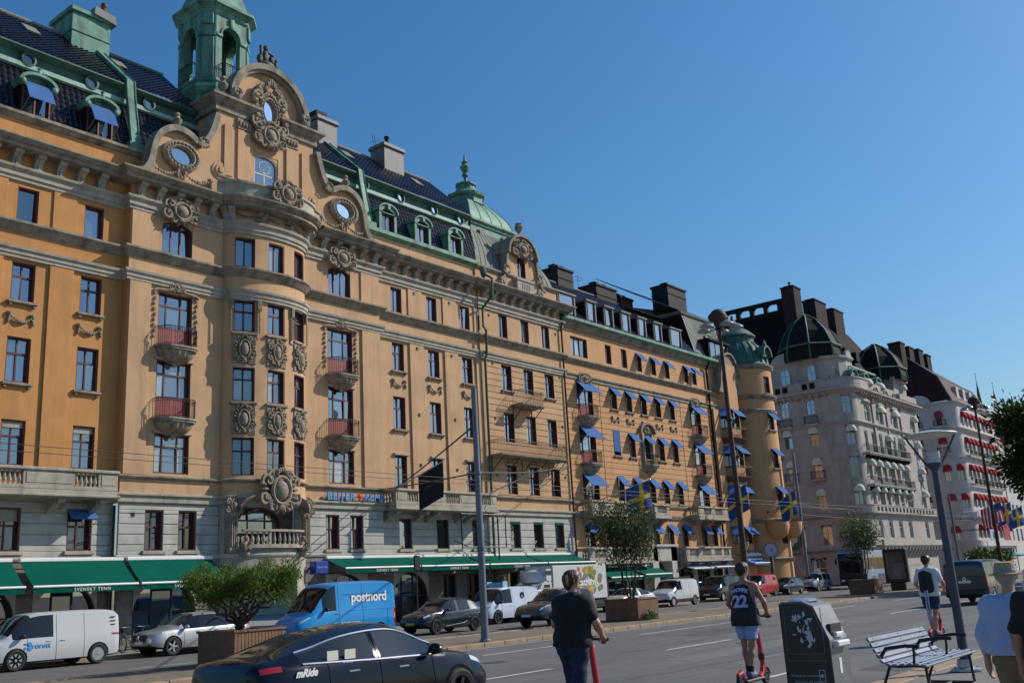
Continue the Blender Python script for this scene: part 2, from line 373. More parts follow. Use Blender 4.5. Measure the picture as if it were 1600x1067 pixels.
# ------------------------------------------------------------------ facade helpers
def panel(mb,s0,s1,z0,z1,ops,fn,depth=.34,extra=(),mi=0):
    S=sorted({round(q,4) for q in [s0,s1,*extra,*[o[0] for o in ops],*[o[1] for o in ops]] if s0-1e-6<=q<=s1+1e-6})
    Z=sorted({round(q,4) for q in [z0,z1,*[o[2] for o in ops],*[o[3] for o in ops]] if z0-1e-6<=q<=z1+1e-6})
    for i in range(len(S)-1):
        for j in range(len(Z)-1):
            a,b,c,d=S[i],S[i+1],Z[j],Z[j+1]; ms,mz=(a+b)/2,(c+d)/2
            if any(o[0]<ms<o[1] and o[2]<mz<o[3] for o in ops): continue
            mb.add([fn(a,0,c),fn(b,0,c),fn(b,0,d),fn(a,0,d)],[(0,1,2,3)],mi)
    for a,b,c,d in [o[:4] for o in ops]:
        P=[(a,c),(b,c),(b,d),(a,d)]
        for k in range(4):
            (p,q),(r,t)=P[k],P[(k+1)%4]
            mb.add([fn(p,0,q),fn(p,depth,q),fn(r,depth,t),fn(r,0,t)],[(0,1,2,3)],mi)
    return mb
def splits(z0,z1,h): n=max(1,round((z1-z0)/h)); return [z0+(z1-z0)*i/n for i in range(n+1)]
def courses(s0,s1,z0,z1,h,ops,gap=.03):
    """rusticated courses between openings -> list of rectangles"""
    out=[]; Z=splits(z0,z1,h)
    for c,d in zip(Z,Z[1:]):
        zz=sorted({c,d,*[o[2] for o in ops if c+.03<o[2]<d-.03],*[o[3] for o in ops if c+.03<o[3]<d-.03]})
        for u,v in zip(zz,zz[1:]):
            cuts=sorted((o[0],o[1]) for o in ops if o[2]<(u+v)/2<o[3]); x=s0; segs=[]
            for p,q in cuts:
                if p>x: segs.append((x,p))
                x=max(x,q)
            if x<s1: segs.append((x,s1))
            for p,q in segs:
                if q-p>.05: out.append((p,q,u+(gap/2 if u==c else 0),v-(gap/2 if v==d else 0)))
    return out
_pm={}
def pane_mesh(w,h,m,arch=0):
    k=(round(w,3),round(h,3),m.name,round(arch,3))
    if k not in _pm:
        mb=MB()
        if arch: mb.prism([(0,0),(w,0)]+arc(w/2,h-arch,w/2,arch,0,180,8),0,.012)
        else: mb.box(0,w,0,.012,0,h)
        _pm[k]=mb.mesh('pane',m)
    return _pm[k]
_wm={}
def window(parent,M,w,h,cols=2,trans=.68,mf=None,mp=None,arch=0,panel_h=0,t=.065,deep=.05,glass=.24,name='window',sill=False,wide=None,vbars=0,msill=None,extra_sub=None,panes=True):
    """casement window in an opening of w x h: casing, mullions, transom and one pane object per light"""
    mf=mf or M_frame; mp=mp or random.choice((M_pane,M_pane,M_pane,M_pane2,M_panec))
    fr=wide or [1/cols]*cols
    key=(round(w,3),round(h,3),cols,trans,mf.name,arch,panel_h,t,deep,tuple(fr),vbars,glass)
    if key not in _wm:
        mb=MB(); g0,g1=glass-.05,glass+.03; hs=h-arch
        if arch:
            o=[(0,0),(w,0)]+arc(w/2,hs,w/2,arch,0,180,12); i=[(t,t),(w-t,t)]+arc(w/2,hs,w/2-t,max(arch-t,.02),0,180,12)
            mb.ring(o,i,deep,glass+.08)
        else: mb.ring([(0,0),(w,0),(w,h),(0,h)],[(t,t),(w-t,t),(w-t,h-t),(t,h-t)],deep,glass+.08)
        iw=w-2*t; x=t; xs=[]; ph=panel_h
        for k,fq in enumerate(fr):
            x2=x+iw*fq; xs.append((x,x2)); x=x2
            if k<len(fr)-1: mb.box(x-.035,x+.035,g0,g1,t,h-t-(arch*.1 if arch else 0))
        zt=t+(h-2*t)*trans if trans else None
        if zt: mb.box(t,w-t,g0-.02,g1+.01,zt-.04,zt+.04)
        if ph: mb.box(t,w-t,g0,g1,t,t+ph,1); mb.box(t,w-t,g0-.01,g1+.005,t+ph-.03,t+ph+.03)
        for a,b in xs:                                      # sash stiles round each light
            for c,d in (([(t+ph,zt),(zt,h-t)] if zt else [(t+ph,h-t)])):
                if arch and d>h-arch: continue
                q=.035; mb.ring([(a,c),(b,c),(b,d),(a,d)],[(a+q,c+q),(b-q,c+q),(b-q,d-q),(a+q,d-q)],g0+.01,g1)
        _wm[key]=(mb.mesh('window',[mf,M_redp]),xs,zt)
    me,xs,zt=_wm[key]
    win=part(name,me,None,parent,M=M)
    if panes:
      for a,b in xs:
        for (c,d) in ([(t+panel_h,zt),(zt,h-t)] if zt else [(t+panel_h,h-t)]):
            top=d
            if arch and d>h-arch:                           # light under the arch: clip by the arch at its middle
                u=(abs((a+b)/2-w/2)+.22*(b-a))/(w/2); top=min(d,h-arch+arch*math.sqrt(max(0,1-u*u))-.04)
            part('pane',pane_mesh(b-a,top-c,mp),None,win,M=M@Matrix.Translation((a,glass-.006,c))@Matrix.Rotation(R(random.gauss(0,.9)),4,'X')@Matrix.Rotation(R(random.gauss(0,.9)),4,'Z'))
    if arch:
        pass
    if sill:
        k=('sill',round(w,2))
        if k not in _pm: _pm[k]=MB().cbox(-.13,w+.13,-.17,.05,-.13,-.02,.02).cbox(-.06,.06,-.12,.02,-.24,-.13,.01).cbox(w-.06,w+.06,-.12,.02,-.24,-.13,.01).mesh('sill',M_stoned)
        part('sill',_pm[k],None,win,M=M)
    return win
def arch_fill(mb,x0,x1,z1,rise,y0,y1,mi=0,n=12):
    """spandrels between a rectangular opening and the arch inside it"""
    a=arc((x0+x1)/2,z1-rise,(x1-x0)/2,rise,0,180,n); k=n//2
    mb.prism([(x1,z1)]+a[:k+1][::1],y0,y1,mi=mi) if False else None
    mb.prism(a[:k+1]+[(x1,z1)],y0,y1,mi=mi); mb.prism(a[k:]+[(x0,z1)],y0,y1,mi=mi)
# carved ornament, built round the origin in the XZ plane, swelling towards -Y
def spiral(cx,cz,r0,r1,a0,turns,n=18,y=0): return [(cx+(r0+(r1-r0)*i/n)*math.cos(a0+turns*2*math.pi*i/n),y-.25*r0*(i/n),cz+(r0+(r1-r0)*i/n)*math.sin(a0+turns*2*math.pi*i/n)) for i in range(n+1)]
def cartouche_mb(w=1.,h=1.,seed=1,shield=True,leaves=14):
    r=random.Random(seed); mb=MB()
    if shield: mb.ell((0,-.02*w,0),(.19*w,.16*w,.27*h),12,8); mb.tube([(.24*w*math.cos(t),-.07*w,.34*h*math.sin(t)) for t in [i*2*math.pi/18 for i in range(18)]],.045*w,6,closed=True)
    for sg in (-1,1):
        for cx,cz,rr,a,tn in ((.33,.24,.16,-.6,1.2),(.38,-.2,.15,.8,-1.2),(.2,-.38,.11,1.8,-1.1),(.22,.40,.11,-1.6,1.1)):
            p=spiral(cx*w,cz*h,rr*w,.03*w,a,tn,16,-.03*w); mb.tube([(sg*x,y,z) for x,y,z in p],[.05*w*(1-.5*i/16) for i in range(17)],5)
        for i in range(leaves//2):
            t=-1.4+2.9*i/(leaves/2); ex,ez=.44*w*math.cos(t)*(.85+.25*r.random()),.47*h*math.sin(t)*(.9+.2*r.random())
            M=Matrix.Rotation(-t+r.uniform(-.5,.5),3,'Y'); mb.ell((sg*ex,-.06*w*r.random(),ez),(.10*w,.07*w,.045*h) ,6,4,M=(M if sg>0 else Matrix.Rotation(math.pi+t,3,'Y')))
    for i in range(5): t=.5+i*.53; mb.ell((.12*w*math.cos(t),-.08*w,.40*h+.12*h*math.sin(t)),(.035*w,.06*w,.08*h),6,4)
    mb.ell((0,-.07*w,-.42*h),(.1*w,.07*w,.09*h),8,5)
    return mb
def festoon_mb(w,sag,r=.06,drops=True,n=11):
    mb=MB()
    for i in range(n):
        t=i/(n-1)*2-1; k=1-.45*abs(t); mb.ell((t*w/2,-.03-.05*k,-sag*(1-t*t)),(r*k*1.3,r*k,r*k*1.2),6,4)
    for sg in (-1,1):
        mb.ell((sg*w/2,-.06,.03),(r*1.5,r*1.1,r*1.5),7,5)
        mb.ell((sg*(w/2+r*1.2),-.04,.06),(r*.9,r*.7,r*.7),6,4); mb.ell((sg*(w/2-r*1.2),-.04,.08),(r*.8,r*.7,r*.7),6,4)
        if drops:
            for j in range(3): mb.ell((sg*(w/2+.02*j),-.04,-.12-.1*j),(r*(1.0-.2*j),r*.8,r*1.3),6,4)
    return mb
def baluster_mesh(h,m,key='b',_c={}):
    k=(round(h,2),m.name)
    if k not in _c: _c[k]=MB().lathe([(.07,0),(.07,.05),(.04,.07),(.055,.12*h+.05),(.085,.32*h),(.06,.55*h),(.035,.78*h),(.06,h-.07),(.07,h-.05),(.07,h)],8).mesh('baluster',m)
    return _c[k]
def rail_iron(mb,path,z0,h,step=.13,r=.011):
    """wrought-iron railing along a plan path"""
    P=[Vector(p) for p in path]
    mb.tube([(p.x,p.y,z0+h) for p in P],r*2,5); mb.tube([(p.x,p.y,z0+.06) for p in P],r*1.3,4); mb.tube([(p.x,p.y,z0+h-.12) for p in P],r*1.2,4)
    for a,b in zip(P,P[1:]):
        n=max(1,round((b-a).length/step))
        for i in range(n+1):
            q=a.lerp(b,i/n); mb.tube([(q.x,q.y,z0),(q.x,q.y,z0+h)],r,4,caps=False)
def bow(x0,x1,y,d,n=10,flat=.35):                          # plan of a balcony with rounded ends
    w=x1-x0; return [(x0,y)]+[(x0+d*.8*(1-math.cos(t)),y-d*math.sin(t)) for t in [i*math.pi/2/(n//2) for i in range(1,n//2+1)]]+[(x1-d*.8*(1-math.cos(t)),y-d*math.sin(t)) for t in [math.pi/2-i*math.pi/2/(n//2) for i in range(0,n//2+1)]]
def iron_balcony(parent,x0,x1,y,z,d,h=.95,corb=.75,m=None,kind='shell',_c={},label=None):
    w=x1-x0; m=m or M_stoned; k=(round(w,2),round(d,2),h,corb,kind,m.name)
    if k not in _c:
        s=MB(); pl=bow(0,w,0,d); pl2=bow(-.06,w+.06,0,d+.07)
        s.prism(pl2,-.10,0,'z'); s.prism(bow(-.01,w+.01,0,d+.02),-.2,-.1,'z')
        c=MB(); rows=[]
        n=20
        for j in range(7):
            t=j/6; q=math.cos(t*math.pi/2)**.7; dd=max(.03,d*q*.95); zz=-.2-corb*t
            ww=w*(.30+.66*q) if kind!='box' else w*.5
            rows.append([(w/2-ww/2*math.cos(a),-dd*math.sin(a)*(1+.05*math.cos(a*18)),zz) for a in [i*math.pi/n for i in range(n+1)]])
        c.grid(rows,0,True); c.ell((w/2,-.06,-.2-corb),(.16,.1,.16),8,5)
        r=MB(); rail_iron(r,pl,0,h)
        for i in range(1,len(pl)-1):                       # small scroll band under the handrail
            a,b=Vector(pl[i]),Vector(pl[i+1]) if i+1<len(pl) else Vector(pl[i])
            L=(b-a).length; nn=max(1,int(L/.22))
            for q in range(nn):
                p=a.lerp(b,(q+.5)/nn); r.tube([(p.x+.05*math.cos(t),p.y,h-.06+.05*math.sin(t)) for t in [u*math.pi/4 for u in range(8)]],.009,3,closed=True)
        _c[k]=(s.mesh('balcony',m),c.mesh('corbel',M_carve),r.mesh('railing',M_iron))
    a,b,c=_c[k]; M=TR(x0,y,z); o=part('balcony',a,None,parent,M=M); part('corbel',b,None,o,M=M); part('railing',c,None,o,M=M); return o
def stone_balcony(parent,x0,x1,y,z,d,h=.95,bays=(),m=None,brackets=(),th=.3):
    """stone balcony: slab, plinth, pedestals, coping and single balusters; bays = list of (x0,x1) with balusters"""
    m=m or M_stone; mb=MB(); yf=y-d
    mb.cbox(x0-.08,x1+.08,yf-.1,y,z-th,z-th*.55,.03); mb.cbox(x0,x1,yf,y,z-th*.55,z,.02)
    mb.cbox(x0,x1,yf,yf+.24,z,z+.16,.02)
    for sx in (x0,x1-.24): mb.box(sx,sx+.24,yf+.24,y,z,z+.16)
    mb.cbox(x0-.06,x1+.06,yf-.06,yf+.3,z+h-.14,z+h,.03)
    for sx in (x0-.06,x1-.24): mb.box(sx,sx+.3,yf+.3,y,z+h-.14,z+h)
    x=x0; ped=[]
    for a,b in list(bays)+[(x1,x1)]:
        if a-x>.02: mb.cbox(x,a,yf+.02,yf+.22,z+.16,z+h-.14,.015)
        if a-x>.5: mb.cbox(x+.12,a-.12,yf-.005,yf+.1,z+.24,z+h-.22,.02)
        x=b
    o=part('balcony',mb,m,parent)
    bm=baluster_mesh(h-.3,m)
    for a,b in bays:
        n=max(2,round((b-a)/.21))
        for i in range(n): part('baluster',bm,None,o,M=TR(a+(i+.5)*(b-a)/n,yf+.12,z+.16))
    for sx in (x0+.12,x1-.12):
        n=int((d-.4)/.22)
        for i in range(n): part('baluster',bm,None,o,M=TR(sx,yf+.42+i*.22,z+.16))
    for bx in brackets:
        k=MB().prism([(0,0),(-d*.85,0),(-d*.85,-.12),(-d*.55,-.25),(-d*.2,-.5),(0,-.62)],-.14,.14,'x').lathe([(.13,-.15),(.13,.15)],10,(0,-d*.78,-.1),ax='x')
        part('bracket',k,m,o,M=TR(bx,y,z-th))
    return o
def tile_field(mb,x0,x1,p0,p1,tw=.30,th=.36,amp=.035,per=4,lift=.03,mi=0,clip=None):
    """pantiles between an eave line p0=(y,z) and an upper line p1"""
    L=math.hypot(p1[0]-p0[0],p1[1]-p0[1]); ux=((p1[0]-p0[0])/L,(p1[1]-p0[1])/L); nx=(-ux[1],ux[0])
    if nx[1]<0: nx=(-nx[0],-nx[1])
    nr=max(1,round(L/th)); nc=max(1,round((x1-x0)/tw)); n=nc*per; rows=[]
    xs=[x0+(x1-x0)*i/n for i in range(n+1)]; wv=[amp*math.sin(2*math.pi*i/per+.6) for i in range(n+1)]
    for r in range(nr):
        for e,l in ((0,lift),(1,0.0)):
            d=L*(r+e)/nr; y=p0[0]+ux[0]*d; z=p0[1]+ux[1]*d
            rows.append([(x,y+nx[0]*(w+l),z+nx[1]*(w+l)) for x,w in zip(xs,wv)])
    mb.grid(rows,mi,True); return mb
def flap(parent,M,w,out=.8,drop=.62,m=None,_c={}):
    m=m or M_blue; k=(round(w,2),out,drop,m.name)
    if k not in _c:
        mb=MB().slab([[(0-.06,0,0),(w+.06,0,0)],[(-.06,-out*.5,-drop*.45),(w+.06,-out*.5,-drop*.45)],[(-.06,-out,-drop),(w+.06,-out,-drop)]],.025)
        mb.tube([(-.06,-out,-drop),(w+.06,-out,-drop)],.025,5).tube([(-.03,-out,-drop),(-.03,.05,-drop-.35)],.012,4).tube([(w+.03,-out,-drop),(w+.03,.05,-drop-.35)],.012,4); _c[k]=mb.mesh('blind',m)
    return part('blind',_c[k],None,parent,M=M)

# ------------------------------------------------------------------ building 1: the ochre apartment palace
BX,BA,BB,YC=31.53,2.6,1.05,41.55
B1=thing('apartment_building','long ochre stucco apartment palace with bow window, shaped gable and green copper lantern','building',(33,46,0))
def bayfn(s,d,z):
    x=BX-BA*math.cos(s); y=YC-BB*math.sin(s); nx,ny=-math.cos(s)/BA,-math.sin(s)/BB; L=math.hypot(nx,ny)
    return (x-nx/L*d,y-ny/L*d,z)
BAYP=[bayfn(math.pi*i/20,0,0)[:2] for i in range(21)]
P_ALL=[(6,42),(23.7,42),(23.7,YC)]+BAYP+[(39.95,YC),(39.95,42),(49.6,42),(49.6,41.9),(59.1,41.9),(59.1,43.5)]
def flat(Y): return lambda s,d,z:(s,Y+d,z)
LCOL=[12.33,15.43,18.53,21.63]; RCOL=[41.38,44.57,47.8]; PCOL=[51.72,54.18,56.66]
def b1_walls():
    FL=[(7.95,9.88),(11.47,13.47),(15.07,16.83)]
    lw=[(c,c+1.03,a,b) for c in LCOL for a,b in FL]+[(c+.02,c+.97,18.73,20.32) for c in LCOL]
    rw=[(c,c+1.03,a,b) for c in RCOL for a,b in FL]+[(c,c+.95,18.77,20.38) for c in RCOL]
    pw=[(c,c+1.08,a,b) for c in PCOL for a,b in FL]+[(c,c+.95,18.8,20.5) for c in PCOL]
    cw=[]
    for c in (25.32,35.9): cw+=[(c,c+1.86,7.92,9.78),(c,c+1.86,10.55,13.32),(c,c+1.86,14.02,16.7),(c+.08,c+1.78,18.6,20.42)]
    bw=[]
    for i,(sm,hw) in enumerate(((R(45),.285),(R(90),.215),(R(135),.285))):
        bw+=[(sm-hw,sm+hw,7.95,9.85),(sm-hw,sm+hw,11.66,13.42),(sm-hw,sm+hw,15.28,16.95),(sm-hw*.95,sm+hw*.95,18.73,20.33)]
    # stucco walls
    mb=MB(); panel(mb,6,23.7,6.95,21.95,lw,flat(42)); mb.add([(23.7,42,6.9),(23.7,YC,6.9),(23.7,YC,21.95),(23.7,42,21.95)],[(0,1,2,3)])
    part('wall',mb,M_left,B1)
    mb=MB(); panel(mb,23.7,BX-BA,6.95,21.95,[o for o in cw if o[0]<30],flat(YC)); panel(mb,BX+BA,39.95,6.95,21.95,[o for o in cw if o[0]>30],flat(YC))
    mb.add([(39.95,YC,6.9),(39.95,42,6.9),(39.95,42,21.95),(39.95,YC,21.95)],[(0,1,2,3)])
    panel(mb,0,math.pi,6.95,21.9,bw,bayfn,extra=[math.pi*i/32 for i in range(33)])
    for c in (25.32,35.9): arch_fill(mb,c+.08,c+1.78,20.42,.3,YC+.03,YC+.3)
    part('wall',mb,M_mid,B1)
    mb=MB(); panel(mb,39.95,49.6,6.95,21.95,rw,flat(42)); panel(mb,49.6,59.1,6.95,21.95,pw,flat(41.9)); mb.box(58.9,59.1,41.95,56,.1,22.3)
    for a,b,c,d in courses(50.05,58.95,7.85,16.95,.43,pw,.05): mb.cbox(a,b,41.865,41.95,c,d,.012)
    part('wall',mb,M_mid,B1)
    # pilaster strips
    mb=MB()
    def pil(a,b,y,m): part('pilaster',MB().cbox(a,b,y,y+.15,7.8,16.97,.01),m,B1); part('pilaster',MB().cbox(a,b,y+.03,y+.15,18.72,20.52,.01),m,B1)
    for a,b in ((7.6,8.9),(10.7,11.9),(13.8,15.0),(16.95,18.1),(20.15,21.25)): pil(a,b,41.9,M_left)
    for a,b in ((42.85,44.1),(46.05,47.35),(49.15,49.55)): pil(a,b,41.9,M_mid)
    for a,b in ((23.75,24.85),(38.45,39.9)): pil(a,b,41.44,M_mid)
    for sm in (R(66),R(114)): part('pilaster',panel(MB(),sm-.055,sm+.055,15.0,16.95,[],lambda s,d,z:bayfn(s,d-.07,z)),M_mid,B1)
    # windows
    for c in LCOL[1:]:
        for k,(a,b) in enumerate(FL):
            w=window(B1,TR(c,42,a),1.03,b-a,2,.66,sill=k>0,mp=M_pane)
            if k==0: part('blind',MB().box(.07,.96,.12,.2,b-a-.32,b-a-.06),M_stone,w,M=TR(c,42,a))
        window(B1,TR(c+.02,42,18.73),.95,1.59,1,0)
    for Y,CS,wd in ((42,RCOL,1.03),(41.9,PCOL,1.08)):
        for ci,c in enumerate(CS):
            for k,(a,b) in enumerate(FL):
                w=window(B1,TR(c,Y,a),wd,b-a,2,.66,sill=(k>0 and not(Y<42 and ci==1 and k==2)and not(Y<42 and k==1)))
                if k==0: part('hood',MB().cbox(-.1,wd+.1,-.16,.05,b-a,b-a+.14,.02),M_stone,w,M=TR(c,Y,a))
            window(B1,TR(c,Y,18.77 if Y>41.95 else 18.8),.95,1.61 if Y>41.95 else 1.7,2,0)
    for c in (25.32,35.9):
        w3=[.27,.46,.27]
        window(B1,TR(c,YC,7.92),1.86,1.86,3,.7,wide=w3)
        window(B1,TR(c,YC,10.55),1.86,2.77,3,.78,wide=w3,panel_h=.95)
        window(B1,TR(c,YC,14.02),1.86,2.68,3,.78,wide=w3,panel_h=.9)
        window(B1,TR(c+.08,YC,18.6),1.7,1.82,3,0,arch=.3)
        for z,cb,kk in ((14.0,.62,'shell'),(10.5,.62,'shell')): iron_balcony(B1,c-.12,c+1.98,YC,z,.75,.9,cb)
        # lintel slabs, hanging garlands and the carved crest over the fourth-floor window
        part('lintel',MB().cbox(c-.1,c+1.96,YC-.12,YC+.04,9.78,9.92,.02).cbox(c-.1,c+1.96,YC-.12,YC+.04,13.32,13.44,.02),M_stone,B1)
        mb=MB()
        for sx in (c-.22,c+2.08):
            for j in range(9): mb.ell((sx+.03*math.sin(j*2),YC-.05,16.6-.27*j),(.07+.035*(j%3==0),.06,.11),6,4)
        mb.tube([(c-.3,YC-.08,16.7),(c-.1,YC-.1,16.78),(c+.5,YC-.12,16.82),(c+.93,YC-.14,17.02),(c+1.36,YC-.12,16.82),(c+1.96,YC-.1,16.78),(c+2.16,YC-.08,16.7)],.075,6)
        mb.join(cartouche_mb(.8,.5,5),TR(c+.93,YC-.12,17.05))
        part('garland',mb,M_carve,B1)
        part('cartouche',cartouche_mb(1.9,1.25,int(c)),M_carve,B1,M=TR(c+.93,YC-.25,20.95))
    # bow window
    for sm,hw in ((R(45),.285),(R(90),.215),(R(135),.285)):
        def fr(z,q=1.):
            p=Vector(bayfn(sm-hw*q,0,z)); r=Vector(bayfn(sm+hw*q,0,z)); d=r-p
            return Matrix.Translation(p)@Matrix.Rotation(math.atan2(d.y,d.x),4,'Z'),d.length
        for a,b,tr in ((7.95,9.85,.66),(11.66,13.42,.66),(15.28,16.95,.66)):
            M,w=fr(a); window(B1,M,w,b-a,2,tr,deep=.02)
        M,w=fr(18.73,.95); window(B1,M,w,1.6,2,0,deep=.02)
        for z in (13.58,9.98):                             # carved spandrel panels
            M,w=fr(z); ph=1.52
            part('carved_panel',MB().cbox(-.05,w+.05,-.06,.12,.0,ph,.03).join(cartouche_mb(w*1.02,ph*.92,int(z*7),True,18),TR(w/2,-.09,ph/2)),M_carve,B1,M=M)
            part('sill',MB().cbox(-.12,w+.12,-.14,.1,ph,ph+.12,.02),M_stoned,B1,M=M)
    for sm in (R(24),R(66),R(114),R(156)):
        M0=Matrix.Translation(bayfn(sm,-.09,0))@Matrix.Rotation(math.atan2(*(lambda a,b:(b[1]-a[1],b[0]-a[0]))(bayfn(sm-.05,0,0),bayfn(sm+.05,0,0))),4,'Z')
        mb=MB().cbox(-.12,.12,-.06,.1,16.45,16.95,.02)
        for j in range(8): mb.ell((0,-.04,16.35-.15*j),(.05,.05,.075),6,4)
        part('pendant',mb,M_carve,B1,M=M0)
    # swags below the fourth-floor sills
    fm=festoon_mb(1.0,.28,.075).mesh('festoon',M_carve)
    for c,Y in [(q,42) for q in LCOL[1:]+RCOL]: part('festoon',fm,None,B1,M=TR(c+.515,Y-.02,14.42))
    # vents
    vm=MB().box(-.07,.07,-.012,.02,-.09,.09).mesh('vent',M_black)
    for x,z,Y in [(24.4,6.0,YC),(24.5,16.7,YC),(24.5,12.6,YC),(24.5,9.1,YC),(24.6,20.2,YC),(39.1,16.5,YC),(39.2,12.9,YC),(39.2,9.5,YC),(39.1,20.4,YC),(43.4,20.3,41.92),(46.7,20.3,41.92),(43.5,16.7,41.89),(46.7,16.7,41.89),(43.5,12.5,41.89),(46.8,12.5,41.89),(43.5,9.4,41.89),(46.8,9.3,41.89),(50.7,20.2,41.89),(58.4,20.1,41.89),(50.8,16.8,41.86),(58.5,16.8,41.86),(50.8,13.0,41.86),(58.5,13.1,41.86),(50.7,9.2,41.86),(58.4,9.4,41.86)]: part('vent',vm,None,B1,M=TR(x,Y-.02,z))
b1_walls()
def b1_mouldings():
    def pr(z,*pts): return [(o,z+h) for o,h in pts]
    S=MB()
    S.mold(pr(6.5,(0,0),(.12,.06),(.12,.30),(.22,.36),(.22,.44),(0,.50)),P_ALL)
    part('string_course',S,M_stone,B1)
    S=MB().mold(pr(7.6,(0,0),(.1,.03),(.18,.10),(.18,.16),(0,.22)),P_ALL); part('string_course',S,M_stoned,B1)
    S=MB().mold(pr(16.95,(0,0),(.13,.02),(.13,.16),(.18,.18),(.18,.32),(.26,.40),(.28,.52),(0,.56)),P_ALL); part('string_course',S,M_stone,B1)
    S=MB().mold(pr(18.15,(0,0),(.1,.08),(.3,.33),(.36,.38),(.36,.48),(0,.59)),P_ALL); part('string_course',S,M_stoned,B1)
    S=MB().mold(pr(20.52,(0,0),(.1,.03),(.1,.2),(.17,.22),(.17,.42),(.3,.55),(.32,.66),(0,.70)),P_ALL); part('entablature',S,M_stone,B1)
    S=MB().mold(pr(21.2,(0,.62),(.2,.66),(.72,.68),(.72,.84),(.84,.90),(.98,1.04),(.98,1.12),(0,1.32)),P_ALL); part('cornice',S,M_stoned,B1)
    # brackets under the cornice
    bm=MB().prism([(0,-.16),(-.16,-.16),(-.24,-.04),(-.22,.22),(-.30,.38),(-.46,.50),(-.56,.56),(-.56,.67),(0,.67)],-.17,.17,'x').lathe([(.11,-.18),(.11,.18)],8,(0,-.2,-.06),ax='x').lathe([(.09,-.18),(.09,.18)],8,(0,-.48,.57),ax='x').cbox(-.06,.06,-.29,-.15,0,.35,.02).mesh('bracket',M_stone)
    xs=[(x,42) for x in np.arange(8.3,23.3,1.0)]+[(x,YC) for x in np.arange(24.1,28.8,1.0)]+[(x,YC) for x in np.arange(34.5,39.9,1.0)]+[(x,42) for x in np.arange(40.5,49.4,1.0)]+[(x,41.9) for x in np.arange(50.1,59.0,1.0)]
    for x,Y in xs: part('bracket',bm,None,B1,M=TR(float(x),Y,21.2))
    for s in (.22,.42,2.72,2.92): 
        a,b=bayfn(s-.05,0,0),bayfn(s+.05,0,0); part('bracket',bm,None,B1,M=Matrix.Translation(bayfn(s,0,21.2))@Matrix.Rotation(math.atan2(b[1]-a[1],b[0]-a[0]),4,'Z'))
    fm=festoon_mb(1.5,.2,.08,False,13).mesh('festoon',M_carve); cm=cartouche_mb(.7,.6,3).mesh('cartouche',M_carve)
    for s in (.85,1.57,2.29):
        a,b=bayfn(s-.05,0,0),bayfn(s+.05,0,0); Mz=Matrix.Rotation(math.atan2(b[1]-a[1],b[0]-a[0]),4,'Z')
        part('festoon',fm,None,B1,M=Matrix.Translation(bayfn(s,-.05,21.75))@Mz)
    for s in (1.21,1.93):
        a,b=bayfn(s-.05,0,0),bayfn(s+.05,0,0); part('cartouche',cm,None,B1,M=Matrix.Translation(bayfn(s,-.12,21.5))@Matrix.Rotation(math.atan2(b[1]-a[1],b[0]-a[0]),4,'Z'))
    # attic strip and eaves
    S=MB().box(6,28.4,42.12,42.6,22.3,23.62); part('attic_wall',S,M_left,B1)
    part('attic_wall',MB().box(34.9,49.6,42.12,42.6,22.3,23.62),M_mid,B1); part('attic_wall',MB().box(49.6,59.0,42.02,42.6,22.3,23.62),M_mid,B1)
    S=MB().mold([(0,23.5),(.1,23.55),(.16,23.68),(.28,23.72),(.28,23.86),(0,23.95)],[(6,42.12),(28.4,42.12)]); part('eaves',S,M_stoned,B1)
    S=MB().mold([(0,23.5),(.1,23.55),(.16,23.62),(.3,23.66),(.3,23.9),(0,23.98)],[(34.9,42.12),(49.55,42.12)]); part('gutter',S,M_copper,B1)
    S=MB().mold([(0,23.4),(.12,23.5),(.2,23.6),(.2,23.72),(0,23.8)],[(49.65,42.02),(59.0,42.02),(59.0,44)]); part('eaves',S,M_stoned,B1)
    # downpipes
    d=MB().tube([(49.85,41.72,.2),(49.85,41.72,16.9),(49.85,41.55,17.2),(49.85,41.5,18.9),(49.85,41.72,19.2),(49.85,41.72,20.5),(49.85,40.8,21.2),(49.85,40.75,22.4),(49.85,41.6,23.0)],.085,8)
    d.lathe([(.09,22.55),(.2,22.9),(.24,23.2),(.16,23.35),(0,23.35)],8,(49.85,41.5,0)); part('downpipe',d,M_copperd,B1)
    d=MB().tube([(59.0,41.75,.2),(59.0,41.75,20.6),(59.0,41.6,21.1)],.07,8); part('downpipe',d,M_iron,B1)
    d=MB().tube([(23.62,41.78,.2),(23.62,41.78,6.4)],.06,8); part('downpipe',d,M_iron,B1)
    d=MB().tube([(40.1,41.85,.2),(40.1,41.85,6.4)],.06,8); part('downpipe',d,M_iron,B1)
b1_mouldings()
